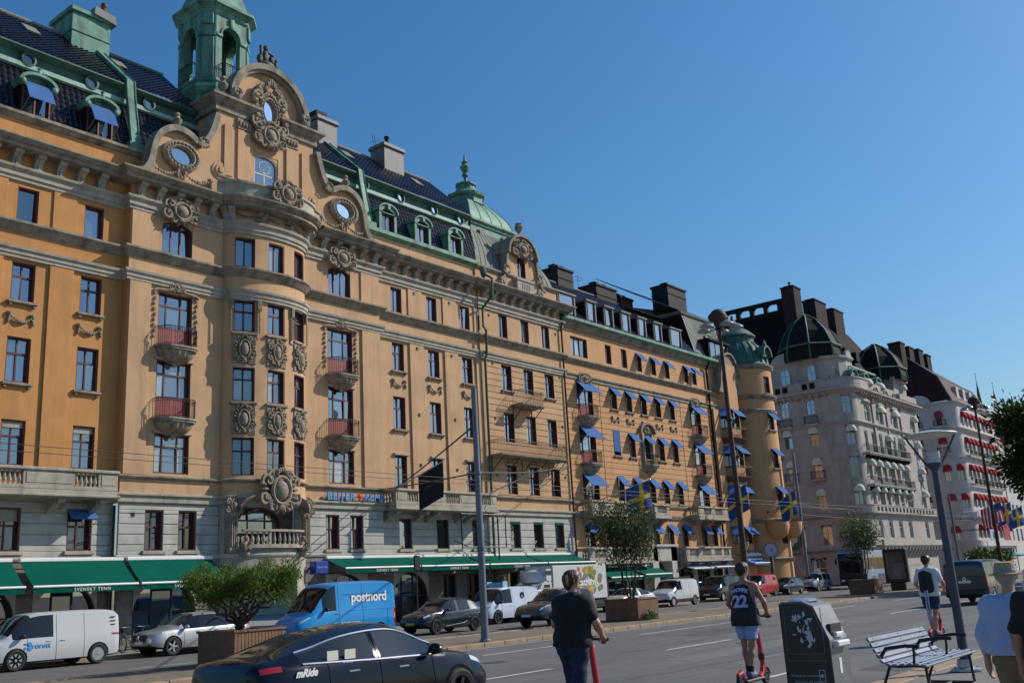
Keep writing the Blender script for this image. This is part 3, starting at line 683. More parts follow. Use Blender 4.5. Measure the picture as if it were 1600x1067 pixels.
def b1_base():
    """ashlar ground floor and mezzanine"""
    mez=[(c-.02,c+1.08,4.42,6.22) for c in LCOL]
    cm=[(25.0,25.93,4.38,6.22),(26.72,27.68,4.38,6.22),(35.68,36.6,4.38,6.22),(37.42,38.36,4.38,6.22)]
    rm=[(41.62,42.66,4.4,6.18),(44.84,45.9,4.4,6.18),(48.12,49.1,4.4,6.18)]; pm=[(51.84,52.9,4.38,6.14),(54.38,55.42,4.38,6.14),(56.82,57.86,4.38,6.14)]
    gL=[(10.2,13.2,.12,3.1),(16.8,19.6,.12,3.1),(20.3,23.1,.12,3.1)]; gC=[(24.55,27.75,.12,3.1),(35.6,38.6,.12,3.1)]; gR=[(41.0,43.9,.12,3.1),(45.2,46.4,.12,2.9),(47.4,48.8,.12,2.9)]; gP=[(50.9,52.4,.12,2.9),(53.6,55.2,.12,2.9),(56.2,57.9,.12,3.0)]
    SEG=[(6,23.7,42,mez,gL),(23.7,BX-BA,YC,cm[:2],gC[:1]),(BX+BA,39.95,YC,cm[2:],gC[1:]),(39.95,49.6,42,rm,gR),(49.6,59.1,41.9,pm,gP)]
    base=MB(); gm=MB()
    blk={}
    for a,b,Y,up,lo in SEG:
        panel(base,a,b,.1,6.55,up+lo,flat(Y+.06),.34)
        for p,q,u,v in courses(a+(.0 if a<7 else .01),b-.01,4.2,6.5,.45,up):
            k=(round(q-p,2),round(v-u,2))
            if k not in blk: blk[k]=MB().cbox(0,q-p,-.06,.03,0,v-u,.022).mesh('stone_block',M_base)
            part('stone_block',blk[k],None,B1,M=TR(p,Y+.06,u))
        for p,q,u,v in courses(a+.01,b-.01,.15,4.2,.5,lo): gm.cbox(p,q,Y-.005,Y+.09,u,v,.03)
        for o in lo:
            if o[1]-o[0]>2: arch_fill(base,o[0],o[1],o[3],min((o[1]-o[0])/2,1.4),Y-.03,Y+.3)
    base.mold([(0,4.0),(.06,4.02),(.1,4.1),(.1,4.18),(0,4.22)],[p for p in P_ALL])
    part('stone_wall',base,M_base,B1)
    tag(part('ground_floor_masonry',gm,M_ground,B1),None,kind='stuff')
    for a,b,Y,up,lo in SEG:
        for i,o in enumerate(up):
            if o[0]<14: continue
            two=(a<7 or (23<a<36)); Mx=TR(o[0],Y+.06,o[2])
            w=window(B1,Mx,o[1]-o[0],o[3]-o[2],2 if two else 1,.6 if two else 0,mf=M_frameb if not two else M_frame,mp=M_paned if (a<30) else M_pane,deep=.0)
            part('sill',MB().cbox(-.13,o[1]-o[0]+.13,-.2,.05,-.16,0,.02),M_stone,w,M=Mx)
            if 21<o[0]<22: flap(B1,Mx@Matrix.Translation((0,-.03,o[3]-o[2])),o[1]-o[0],.5,.45)
            if 18<o[0]<19: part('blind',MB().box(.06,o[1]-o[0]-.06,.14,.18,o[3]-o[2]-.55,o[3]-o[2]-.06),M_stone,w,M=Mx)
            if a>49: part('blind',MB().box(-.02,o[1]-o[0]+.02,-.05,.02,o[3]-o[2]-.16,o[3]-o[2]+.02),M_green,w,M=Mx)
        for o in lo:
            if o[0]<16: continue
            ar=min((o[1]-o[0])/2,1.4) if o[1]-o[0]>2 else 0
            window(B1,TR(o[0],Y+.06,o[2]),o[1]-o[0],o[3]-o[2]-.0,3 if ar else 2,.55,mf=M_iron,mp=M_paned,arch=ar,glass=.3,name='shop_window')
    # portal under the bow window: rounded stone base, arched loggia with balustrade, big crest
    mb=MB(); lo=(R(38),R(142),4.45,6.45)
    panel(mb,0,math.pi,.1,6.55,[lo,(R(55),R(125),.12,3.2)],bayfn,.5,extra=[math.pi*i/32 for i in range(33)])
    for k in range(13): pass
    part('portal',mb,M_stone,B1)
    mb=MB(); mb.box(29.2,33.9,42.15,42.3,4.0,6.6); mb.box(29.2,33.9,40.9,42.2,4.2,4.4); part('loggia',mb,M_stoned,B1)
    window(B1,TR(30.1,41.85,4.5),2.8,1.95,3,.72,wide=[.3,.4,.3],arch=.7,name='loggia_window')
    mb=MB()
    pts=[bayfn(R(a),-.1,0)[:2] for a in range(46,135,8)]
    mb.mold([(0,5.2),(.12,5.22),(.12,5.32),(-.14,5.34),(-.14,5.2)],pts); mb.mold([(0,4.42),(.14,4.42),(.14,4.6),(-.12,4.6)],pts); part('parapet',mb,M_stone,B1)
    bmh=baluster_mesh(.62,M_stone)
    for a in range(52,130,7): part('baluster',bmh,None,B1,M=Matrix.Translation(bayfn(R(a),-.08,4.6)))
    # hood of the loggia: swept soffit growing into the crest
    mb=MB()
    arcp=[(BX+2.05*math.cos(t),6.1+.72*math.sin(t)) for t in [math.pi*(1-i/16) for i in range(17)]]
    rows=[]
    for o,dy,dz in ((0,.15,0),(.12,-.35,.12),(.2,-.45,.28),(.28,-.2,.36)): rows.append([(x+(x-BX)*o*.12,YC-BB*math.sqrt(max(0,1-((x-BX)/BA)**2))+dy,z+dz) for x,z in arcp])
    mb.grid(rows,0,True); part('hood',mb,M_carve,B1,sharp=60)
    part('cartouche',cartouche_mb(2.3,2.0,12,True,24),M_carve,B1,M=TR(BX,YC-BB-.3,7.2))
    for sx in (-1,1):
        mb=MB()
        x=BX+sx*2.25
        mb.cbox(x-.24,x+.24,YC-.75,YC-.2,4.2,6.3,.03)
        for k in (-.12,.0,.12): mb.cbox(x+k-.03,x+k+.03,YC-.8,YC-.7,4.5,6.1,.01)
        mb.join(cartouche_mb(.9,1.0,31),TR(x,YC-.75,6.45)); part('pier',mb,M_carve,B1)
        mb=MB()                                            # crouching carved figure on the pier foot
        for c,r in (((0,-.2,.55),(.16,.15,.24)),((.02,-.28,.9),(.11,.12,.13)),((-.12,-.34,.35),(.1,.2,.11)),((.13,-.34,.35),(.1,.2,.11)),((-.2,-.3,.62),(.07,.18,.08)),((.2,-.3,.66),(.07,.18,.08)),((0,-.2,.15),(.28,.2,.16))): mb.ell(c,r,9,6)
        part('carved_figure',mb,M_carve,B1,M=TR(BX+sx*1.75,YC-.72,4.0))
b1_base()
def band(mb,pts,th,y0,y1,mi=0):
    """a coping of thickness th following an outline in XZ"""
    P=[Vector(p) for p in pts]; o=[]
    for i in range(len(P)):
        t=(P[min(i+1,len(P)-1)]-P[max(i-1,0)]).normalized(); o.append((P[i].x-t.y*th,P[i].y+t.x*th))
    rows=[[(p[0],y0,p[1]) for p in o],[(p[0],y1,p[1]) for p in o],[(p.x,y1,p.y) for p in P],[(p.x,y0,p.y) for p in P],[(p[0],y0,p[1]) for p in o]]
    mb.grid(rows,mi,True); mb.add([r[0] for r in rows[:4]],[(0,1,2,3)],mi); mb.add([r[-1] for r in rows[:4]],[(3,2,1,0)],mi)
def smooth(pts,n=5):
    P=[Vector(p) for p in pts]; out=[]
    for i in range(len(P)-1):
        a,b,c,d=P[max(i-1,0)],P[i],P[i+1],P[min(i+2,len(P)-1)]
        for k in range(n):
            t=k/n; out.append(.5*((2*b)+(c-a)*t+(2*a-5*b+4*c-d)*t*t+(3*b-a-3*c+d)*t**3))
    out.append(P[-1]); return [tuple(p) for p in out]
def oculus(parent,cx,cz,y,rx,rz,m=M_carve):
    mb=MB(); n=28
    def E(k,yy): return [(cx+rx*k*math.cos(t),yy,cz+rz*k*math.sin(t)) for t in [i*2*math.pi/n for i in range(n)]]
    mb.grid([E(1.75,y),E(1.75,y-.12),E(1.5,y-.2),E(1.35,y-.12),E(1.1,y-.2),E(1,y-.1),E(1,y+.12)],0,True,True)
    for i in range(24):
        t=i*2*math.pi/24; mb.ell((cx+rx*1.42*math.cos(t),y-.17,cz+rz*1.42*math.sin(t)),(.085,.07,.085),6,4)
    o=part('oculus',mb,m,parent)
    part('pane',MB().add([(cx,y+.05,cz)]+[(p[0],y+.05,p[2]) for p in E(1.02,0)],[(0,(i+1)%n+1,i+1) for i in range(n)]),M_pane,o); return o
def b1_gable():
    G=thing_gable=B1; gy=41.45
    mb=MB()
    L=[(23.75,22.3),(24.25,22.5),(24.62,23.1),(24.75,23.8),(24.95,24.5),(25.35,25.0),(25.95,25.25),(26.6,25.12),(27.05,24.85),(27.45,24.9),(27.85,25.4),(28.15,26.1),(28.4,27.0)]
    Ls=smooth(L,4)
    win=(30.75,32.35,23.0,25.75)
    panel(mb,28.4,34.85,22.3,28.05,[win],flat(gy),.35); arch_fill(mb,win[0],win[1],win[3],.55,gy+.03,gy+.3)
    half=arc(31.62,28.5,2.5,2.45,0,180,20); mb.prism([(34.85,27.9),(34.6,28.5)]+half+[(28.6,28.5),(28.4,27.9)],gy,gy+.5)
    mb.prism(Ls+[(28.4,22.3)],gy,gy+.45); mb.prism([(63.25-x,z) for x,z in Ls][::-1]+[(34.85,22.3)],gy,gy+.45)
    mb.add([(28.4,gy,22.3),(28.4,45,22.3),(28.4,45,28.5),(28.4,gy,28.5)],[(0,1,2,3)]); mb.add([(34.85,gy,22.3),(34.85,45,22.3),(34.85,45,28.5),(34.85,gy,28.5)],[(3,2,1,0)])
    part('gable_wall',mb,M_mid,B1)
    for pts in (Ls,[(63.25-x,z) for x,z in Ls][::-1]):
        mb=MB(); band(mb,pts,.32,gy-.3,gy+.5); part('volute_coping',mb,M_stoned,B1,sharp=60)
    mb=MB(); band(mb,arc(31.62,28.5,2.35,2.3,-4,184,26)[::-1],.34,gy-.42,gy+.5); band(mb,arc(31.62,28.5,2.2,2.15,-4,184,26)[::-1],.16,gy-.25,gy+.3)
    for sx in (29.28,33.96): mb.lathe([(0,-.52),(.3,-.5),(.36,-.4),(.36,0)],16,(sx,gy,28.62),ax='y'); mb.tube(spiral(sx,28.62,.3,.04,0,1.6,24,gy-.5),.04,5)
    part('pediment',mb,M_stoned,B1,sharp=60)
    for a,b in ((28.3,30.5),(32.75,34.95)):
        part('gable_entablature',MB().mold([(0,27.4),(.12,27.42),(.12,27.75),(.2,27.8),(.4,28.05),(.48,28.1),(.48,28.24),(0,28.36)],[(a,45.2),(a,gy),(b,gy),(b,gy+.4)] if a<30 else [(a,gy+.4),(a,gy),(b,gy),(b,45.2)]),M_stoned,B1)
    for a,b in ((28.4,30.7),(32.4,34.85)): part('gable_string',MB().mold([(0,23.55),(.1,23.58),(.14,23.66),(.14,23.72),(0,23.78)],[(a,gy),(b,gy)]),M_stoned,B1)
    #[(0,23.55),(.1,23.58),(.14,23.66),(.14,23.72),(0,23.78)],[(28.4,gy),(30.7,gy)]); mb.mold([(0,23.55),(.1,23.58),(.14,23.66),(.14,23.72),(0,23.78)],[(32.4,gy),(34.85,gy)])
    for a,b in ((28.75,29.3),(29.6,30.4),(32.85,33.65),(33.95,34.5)): part('pilaster',MB().cbox(a,b,gy-.1,gy+.1,23.8,26.7,.015),M_mid,B1); part('pilaster',MB().cbox(a-.04,b+.04,gy-.13,gy+.1,22.4,23.5,.015),M_mid,B1)
    for a,b in ((29.55,30.45),(32.8,33.7)):
        mb=MB().cbox(a,b,gy-.12,gy+.1,26.75,27.35,.02)
        for k in range(4): mb.ell((a+.15+.2*k,gy-.16,27.05),(.09,.08,.18),6,4)
        part('frieze_panel',mb,M_carve,B1)
    oculus(B1,31.57,28.35,gy-.15,.42,.68)
    mb=cartouche_mb(2.3,3.6,21,False,34); mb.join(cartouche_mb(2.0,1.5,22,True,20),TR(0,-.05,-1.35)); part('cartouche',mb,M_carve,B1,M=TR(31.57,gy-.2,28.2))
    for sx in (26.2,37.05):
        oculus(B1,sx,23.98,gy-.1,.62,.46)
        mb=MB().join(festoon_mb(1.5,.3,.09),TR(-.95,0,-.05)).join(festoon_mb(1.5,.3,.09),TR(.95,0,-.05)); mb.join(cartouche_mb(.5,.6,9),TR(0,0,.05)); part('festoon',mb,M_carve,B1,M=TR(sx,gy-.1,23.15))
    for sx in (27.4,35.85): part('rosette',cartouche_mb(.6,.6,44,False,16),M_carve,B1,M=TR(sx,gy-.3,25.05))
    for sx in (28.55,34.7): part('boss',MB().lathe([(0,-.22),(.14,-.2),(.2,-.12),(.3,-.14),(.36,-.06),(.48,-.06),(.52,0)],18,ax='y'),M_mid,B1,M=TR(sx if sx<30 else 34.45,gy,23.95) if sx<30 else TR(34.75,gy,23.95))
    # crowning figure groups and urns
    mb=MB()
    for c,r in (((0,0,.25),(.55,.3,.25)),((-.15,0,.75),(.22,.2,.42)),((-.12,-.05,1.28),(.15,.15,.18)),((-.45,-.05,.95),(.1,.1,.34)),((.3,0,.65),(.18,.18,.32)),((.34,-.04,1.02),(.12,.12,.14)),((.6,0,.45),(.14,.15,.28)),((.62,-.02,.76),(.1,.1,.11)),((-.5,0,.5),(.18,.16,.3)),((-.42,0,1.3),(.1,.09,.12)),((.12,-.1,1.0),(.3,.08,.08))): mb.ell(c,r,9,6)
    part('figure_group',mb,mat('bronze_dark',(.05,.042,.035),.6,var=.4,scale=6,bump=.3,bscale=20),B1,M=TR(31.55,gy,31.05))
    for x,z,s in ((28.65,28.35,1.),(24.95+1.0,25.45,.8),(63.25-25.95,25.45,.8)):
        mb=MB().lathe([(.2,0),(.24,.08),(.1,.2),(.28,.45),(.3,.62),(.16,.75),(.14,.85),(.2,.95),(.12,1.1),(0,1.15)],10); part('urn',mb,M_carve,B1,M=TR(x,gy-.05,z)@Matrix.Scale(s,4))
    w=window(B1,TR(win[0],gy,win[2]),1.6,2.75,2,0,arch=.55,mf=M_framew); 
    part('tracery',MB().tube([(.8+.36*math.cos(t),.2,2.1+.36*math.sin(t)) for t in [i*math.pi/10 for i in range(20)]],.035,6,closed=True).box(.1,1.5,.17,.23,1.62,1.69),M_framew,w,M=TR(win[0],gy,win[2]))
    # balcony on top of the bow
    pts=[(28.2,YC-.45)]+[bayfn(math.pi*i/20,-.55,0)[:2] for i in range(2,19)]+[(35.0,YC-.45)]
    S=MB().mold([(0,22.4),(.06,22.42),(.06,22.55),(0,22.58),(0,23.1),(.1,23.14),(.1,23.27),(-.22,23.3),(-.22,22.4)],pts); part('balcony_parapet',S,M_stone,B1)
    S=MB().prism([(p[0],p[1]) for p in pts]+[(35.0,gy),(28.2,gy)],22.3,22.42,'z'); part('balcony_floor',S,M_stoned,B1)
    part('cartouche',cartouche_mb(1.9,1.35,55,True,26),M_carve,B1,M=TR(BX+.1,YC-BB-.75,22.95))
b1_gable()

# ------------------------------------------------------------------ building 1: roofs, lantern, dormers, end pavilion, balconies
def seam_dome(mb,x0,x1,y0,y1,z0,x2,x3,y2,y3,z1,bulge=.45,n=8,nx=14,mi=0):
    """bell-shaped metal roof between two rectangles with standing seams"""
    rows=[]
    for j in range(n+1):
        t=j/n; k=math.sin(t*math.pi/2)**1.0; b=bulge*math.sin(t*math.pi)
        q=1-math.cos(t*math.pi/2)
        q=t+ (q-t)*.75
        xa,xb=x0+(x2-x0)*q,x1+(x3-x1)*q; ya,yb=y0+(y2-y0)*q,y1+(y3-y1)*q; z=z0+(z1-z0)*t
        row=[(xa+(xb-xa)*i/nx,ya,z) for i in range(nx)]+[(xb,ya+(yb-ya)*i/nx,z) for i in range(nx)]+[(xb+(xa-xb)*i/nx,yb,z) for i in range(nx)]+[(xa,yb+(ya-yb)*i/nx,z) for i in range(nx)]
        rows.append(row)
    mb.grid(rows,mi,True,True)
    for i in list(range(0,nx+1))+list(range(nx+1,2*nx+1))+list(range(3*nx,4*nx)):
        mb.tube([rows[j][i%(4*nx)] for j in range(n+1)],.035,4,mi,caps=False)
    return rows
def b1_roof():
    for x0,x1,nm in ((6,28.4,'l'),(34.85,50.6,'r')):
        up=MB(); tile_field(up,x0,x1,(42.9,27.78),(47.0,31.6)); tag(part('roof_tiles',up,M_tile,B1),None,kind='stuff')
        lo=MB(); tile_field(lo,x0 if nm=='l' else 38.6,x1,(42.3,23.9),(43.35,26.85)); 
        if nm=='r': tile_field(lo,34.85,38.6,(42.3,23.9),(43.35,26.85))
        tag(part('roof_tiles',lo,M_tile,B1),None,kind='stuff')
        part('copper_sill',MB().mold([(0,26.75),(.16,26.8),(.16,27.02),(.0,27.08)],[(x0,43.3),(x1,43.3)]),M_copperl,B1); part('copper_band',MB().mold([(0,27.0),(0,27.5),(.2,27.55),(.42,27.68),(.42,27.76),(0,27.8)],[(x0,43.302),(x1,43.302)]),M_copperd,B1)
        part('ridge_cap',MB().tube([(x0,47.0,31.62),(x1,47.0,31.62)],.13,8),M_zinc,B1)
        part('roof_back',MB().add([(x0,47,31.55),(x1,47,31.55),(x1,54,25),(x0,54,25)],[(0,1,2,3)]).add([(x0,42.6,23.8),(x1,42.6,23.8),(x1,43.4,26.9),(x0,43.4,26.9)],[(0,1,2,3)]),M_tile2,B1)
        for x in (np.arange(x0+.8,x1-.3,3.12) if nm=='l' else (36.6,40.5,43.7,46.9,49.6)):
            x=float(x)+ (0 if nm=='r' else -.15); r=MB().lathe([(.34,-.12),(.36,-.2),(.27,-.22),(.25,-.02)],18,ax='y'); o=part('roundel',r,M_copperd,B1,M=TR(x,43.3,27.25))
            part('pane',MB().lathe([(0,-.08),(.27,-.08)],18,ax='y'),M_paned,o,M=TR(x,43.3,27.25))
        for x in ((20.2,24.9) if nm=='l' else (41.2,47.8)):       # rooflights
            a=math.atan2(31.6-27.78,4.1); part('rooflight',MB().box(-.35,.35,-.5,.5,.03,.12),M_zinc,B1,M=TR(x,45.6,30.3)@Matrix.Rotation(a,4,'X'))
        g=MB()
        for x in np.arange(x0,x1,2.4): g.tube([(float(x),43.5,28.35),(float(x),43.5,28.6)],.02,4)
        g.tube([(x0,43.5,28.6),(x1,43.5,28.6)],.025,4); part('snow_guard',g,M_iron,B1)
    part('gable_roof',MB().add([(28.4,42,28.3),(34.85,42,28.3),(34.85,48,29.5),(28.4,48,29.5)],[(0,1,2,3)]),M_copperd,B1)
    def chase(x):
        c=MB(); pts=[(47.0,31.75),(42.88,27.95),(42.75,27.0),(42.15,24.2)]
        for (y0,z0),(y1,z1) in zip(pts,pts[1:]):
            c.add([(x-.22,y0,z0+.06),(x+.22,y0,z0+.06),(x+.22,y1,z1+.06),(x-.22,y1,z1+.06),(x-.22,y0+.1,z0-.3),(x+.22,y0+.1,z0-.3),(x+.22,y1+.1,z1-.3),(x-.22,y1+.1,z1-.3)],[(0,1,2,3),(0,3,7,4),(1,5,6,2)])
            for s in (-.22,.22): c.tube([(x+s,y0,z0+.08),(x+s,y1,z1+.08)],.05,5)
        c.box(x-.4,x+.4,41.95,42.4,23.8,24.25); part('roof_chase',c,M_copper,B1)
    chase(24.15); chase(39.9)
    # chimneys
    def chimney(x0,x1,y0,y1,z0,z1,m,cap,pots=1):
        c=MB().box(x0,x1,y0,y1,z0,z1-.3).cbox(x0-.12,x1+.12,y0-.12,y1+.12,z1-.3,z1-.1,.02).box(x0-.05,x1+.05,y0-.05,y1+.05,z1-.1,z1); o=part('chimney',c,m,B1)
        for i in range(pots): part('pot',MB().lathe([(.16,0),(.16,.8),(.2,.82),(.2,.95),(.12,.95)],10),cap,o,M=TR(x0+(x1-x0)*(i+.5)/pots,(y0+y1)/2,z1-.05))
    Mch=mat('chimney_slate',(.025,.022,.023),.7,spec=.2,var=.3,scale=2,bump=.3,bscale=10)
    Mch2=mat('chimney_sheet_grey',(.16,.155,.155),.6,var=.25,scale=2)
    c=MB().box(22.5,24.6,46.0,48.2,30.4,32.7).cbox(22.35,24.75,45.85,48.35,32.7,32.95,.03).box(22.45,24.65,45.95,48.25,31.6,31.68); o=part('chimney',c,M_copper,B1)
    part('cap',MB().prism([(23.55,32.9),(24.85,32.7),(24.75,33.2),(23.6,33.35)],45.75,48.4),Mch2,o); part('pot',MB().lathe([(.13,0),(.13,.9),(.17,.95),(.17,1.15),(.1,1.2)],10),mat('rust',(.14,.06,.03),.8,var=.4,scale=9),o,M=TR(24.5,46.6,33.1))
    chimney(39.1,40.75,46.0,47.6,30.3,32.7,Mch2,Mch,0); chimney(45.1,47.0,46.0,47.4,30.3,32.75,Mch2,Mch,1)
    part('chimney_cap',MB().box(39.0,39.9,46,47.6,32.7,33.0),Mch,B1)
    a=MB()
    for x in (44.7,44.9): a.tube([(x,46.5,31.6),(x-.3,46.5,33.3)],.02,4)
    a.tube([(44.2,46.5,32.6),(45.2,46.5,33.0)],.015,4); part('antenna',a,M_iron,B1)
    # dormers, left: deep arched hoods with blue blinds; right: copper boxes with two-light windows
    for x in (15.35,18.5,21.6):
        d=MB(); w=1.36
        d.box(x-.08,x,42.2,43.3,24.0,25.55).box(x+w,x+w+.08,42.2,43.3,24.0,25.55).box(x,x+w,43.0,43.1,24,26); o=part('dormer',d,M_tile2,B1)
        h=MB(); band(h,arc(x+w/2,25.5,w/2+.1,.42,0,180,14)[::-1],.14,41.95,43.4); h.prism(arc(x+w/2,25.5,w/2+.1,.42,0,180,14),42.35,43.4)
        for s in (x-.06,x+w+.06): h.lathe([(0,-.06),(.12,-.05),(.16,.0),(.16,1.2)],10,(s,42.0,25.5),ax='y')
        h.lathe([(.1,0),(.13,.1),(.05,.2),(.1,.3),(0,.38)],8,(x+w/2,42.1,26.05)); part('hood',h,M_copper,o,sharp=60)
        window(B1,TR(x+.02,42.15,24.0),w-.04,1.5,2,0,mf=mat('frame_redbrown',(.16,.05,.035),.5))
        part('blind',MB().slab([[(x+.08,42.1,25.55),(x+w-.08,42.1,25.55)],[(x+.08,41.55,24.55),(x+w-.08,41.55,24.55)]],.02),M_blue,B1)
        part('blind_arm',MB().tube([(x+.08,42.15,24.2),(x+.08,41.55,24.57)],.018,4).tube([(x+w-.08,42.15,24.2),(x+w-.08,41.55,24.57)],.018,4),M_zinc,B1)
    for x in (40.6,43.75,46.95):
        w=1.5; d=MB(); d.box(x,x+.2,42.0,43.5,23.95,25.3).box(x+w-.2,x+w,42.0,43.5,23.95,25.3)
        A=arc(x+w/2,25.25,w/2,.45,0,180,14); B=arc(x+w/2,25.2,w/2-.22,.25,0,180,14); d.prism(A,42.25,44.2)
        d.ring(A+[(x,25.2),(x+w,25.2)],B+[(x+.22,25.15),(x+w-.22,25.15)],41.98,42.3); band(d,arc(x+w/2,25.25,w/2+.02,.47,-3,183,14)[::-1],.1,41.88,44.2)
        d.cbox(x+w/2-.12,x+w/2+.12,41.85,42.1,25.4,25.72,.02); o=part('dormer',d,M_copper,B1)
        window(B1,TR(x+.2,42.0,23.95),w-.4,1.5,2,0,arch=.25,mf=M_frameb)
    # lantern tower: square plan with chamfered corners
    tx,ty=31.1,45.9
    def sq(a,c): return [(tx+a,ty-a+c),(tx+a,ty+a-c),(tx+a-c,ty+a),(tx-a+c,ty+a),(tx-a,ty+a-c),(tx-a,ty-a+c),(tx-a+c,ty-a),(tx+a-c,ty-a)]
    def loft(prof,mb=None):
        mb=mb or MB(); mb.grid([[(x,y,z) for x,y in sq(a,c)] for a,c,z in prof],0,False,True); return mb
    T=loft([(2.6,.9,27.0),(2.5,.9,28.0),(2.05,.78,29.0),(1.9,.74,29.9)]); part('lantern_base',T,M_copper,B1)
    for k in range(8):
        a,b=[sq(q[0],q[1]) for q in ((2.5,.9),(1.9,.74))]; n=5 if k%2==0 else 2
        for i in range(n):
            t=(i+.5)/n; f=lambda P:(P[k][0]+(P[(k+1)%8][0]-P[k][0])*t,P[k][1]+(P[(k+1)%8][1]-P[k][1])*t)
            part('seam',MB().tube([(*f(a),28.0),(*f(sq(2.05,.78)),29.0),(*f(b),29.9)],.025,4,caps=False),M_copperd,B1)
    part('lantern_torus',loft([(1.9,.74,29.85),(2.08,.8,30.05),(2.15,.84,30.3),(2.05,.8,30.55),(1.85,.72,30.68),(1.95,.76,30.8),(1.95,.76,30.95),(1.72,.68,31.05),(0,0,31.06)]),M_copper,B1)
    a0,c0=1.66,.62; hw=a0-c0
    for i in range(4):
        Mx=Matrix.Translation((tx,ty,0))@Matrix.Rotation(R(90*i),4,'Z'); ow=.62
        q=MB(); q.box(-hw-.02,-ow,-a0,-a0+.4,31.0,34.0); q.box(ow,hw+.02,-a0,-a0+.4,31.0,34.0)
        q.prism([(hw+.02,34.0),(hw+.02,35.3),(-hw-.02,35.3),(-hw-.02,34.0)]+arc(0,34.0,ow,.62,180,0,12),-a0,-a0+.4)
        part('lantern_wall',q,M_copper,B1,M=Mx)
        q=MB(); band(q,arc(0,34.0,ow,.62,0,180,14)[::-1],.12,-a0-.06,-a0+.02); q.cbox(-.13,.13,-a0-.14,-a0,34.55,35.2,.02)
        for sx in (-1,1): q.cbox(sx*(ow+hw)/2-(hw-ow)/2-.02,sx*(ow+hw)/2+(hw-ow)/2+.02,-a0-.07,-a0,33.8,34.0,.015)
        part('arch_moulding',q,M_copper,B1,M=Mx,sharp=60)
        r=MB(); rail_iron(r,[(-.66,-a0+.05),(-.66,-a0-.25),(.66,-a0-.25),(.66,-a0+.05)],31.1,1.0,.12,.016); part('railing',r,M_iron,B1,M=Mx)
        w=c0*math.sqrt(2)/2; d=(2*a0-c0)/math.sqrt(2)
        q=MB().box(-w-.02,w+.02,-d,-d+.5,31.0,35.3); q.cbox(-w*.8,w*.8,-d-.08,-d,31.1,33.7,.03); q.cbox(-w*.95,w*.95,-d-.12,-d,33.75,34.0,.02); q.cbox(-w*.7,w*.7,-d-.16,-d,34.5,35.25,.03)
        part('corner_pier',q,M_copper,B1,M=Mx@Matrix.Rotation(R(45),4,'Z'))
    part('lantern_core',MB().lathe([(.35,31.0),(.35,35.3)],10,(tx,ty,0)),M_black,B1); part('lantern_ceiling',loft([(0,0,35.2),(1.6,.6,35.2)]),M_copperd,B1)
    part('lantern_cornice',loft([(1.68,.64,35.2),(1.76,.66,35.3),(1.76,.66,35.45),(1.95,.74,35.65),(2.08,.8,35.72),(2.08,.8,35.9),(1.7,.64,36.05)]),M_copper,B1)
    part('lantern_dome',loft([(1.7,.64,36.0),(1.62,.6,36.5),(1.35,.5,37.3),(.95,.36,38.2),(.7,.28,39.2),(.65,.26,39.8),(0,0,41)]),M_copper,B1)
b1_roof()
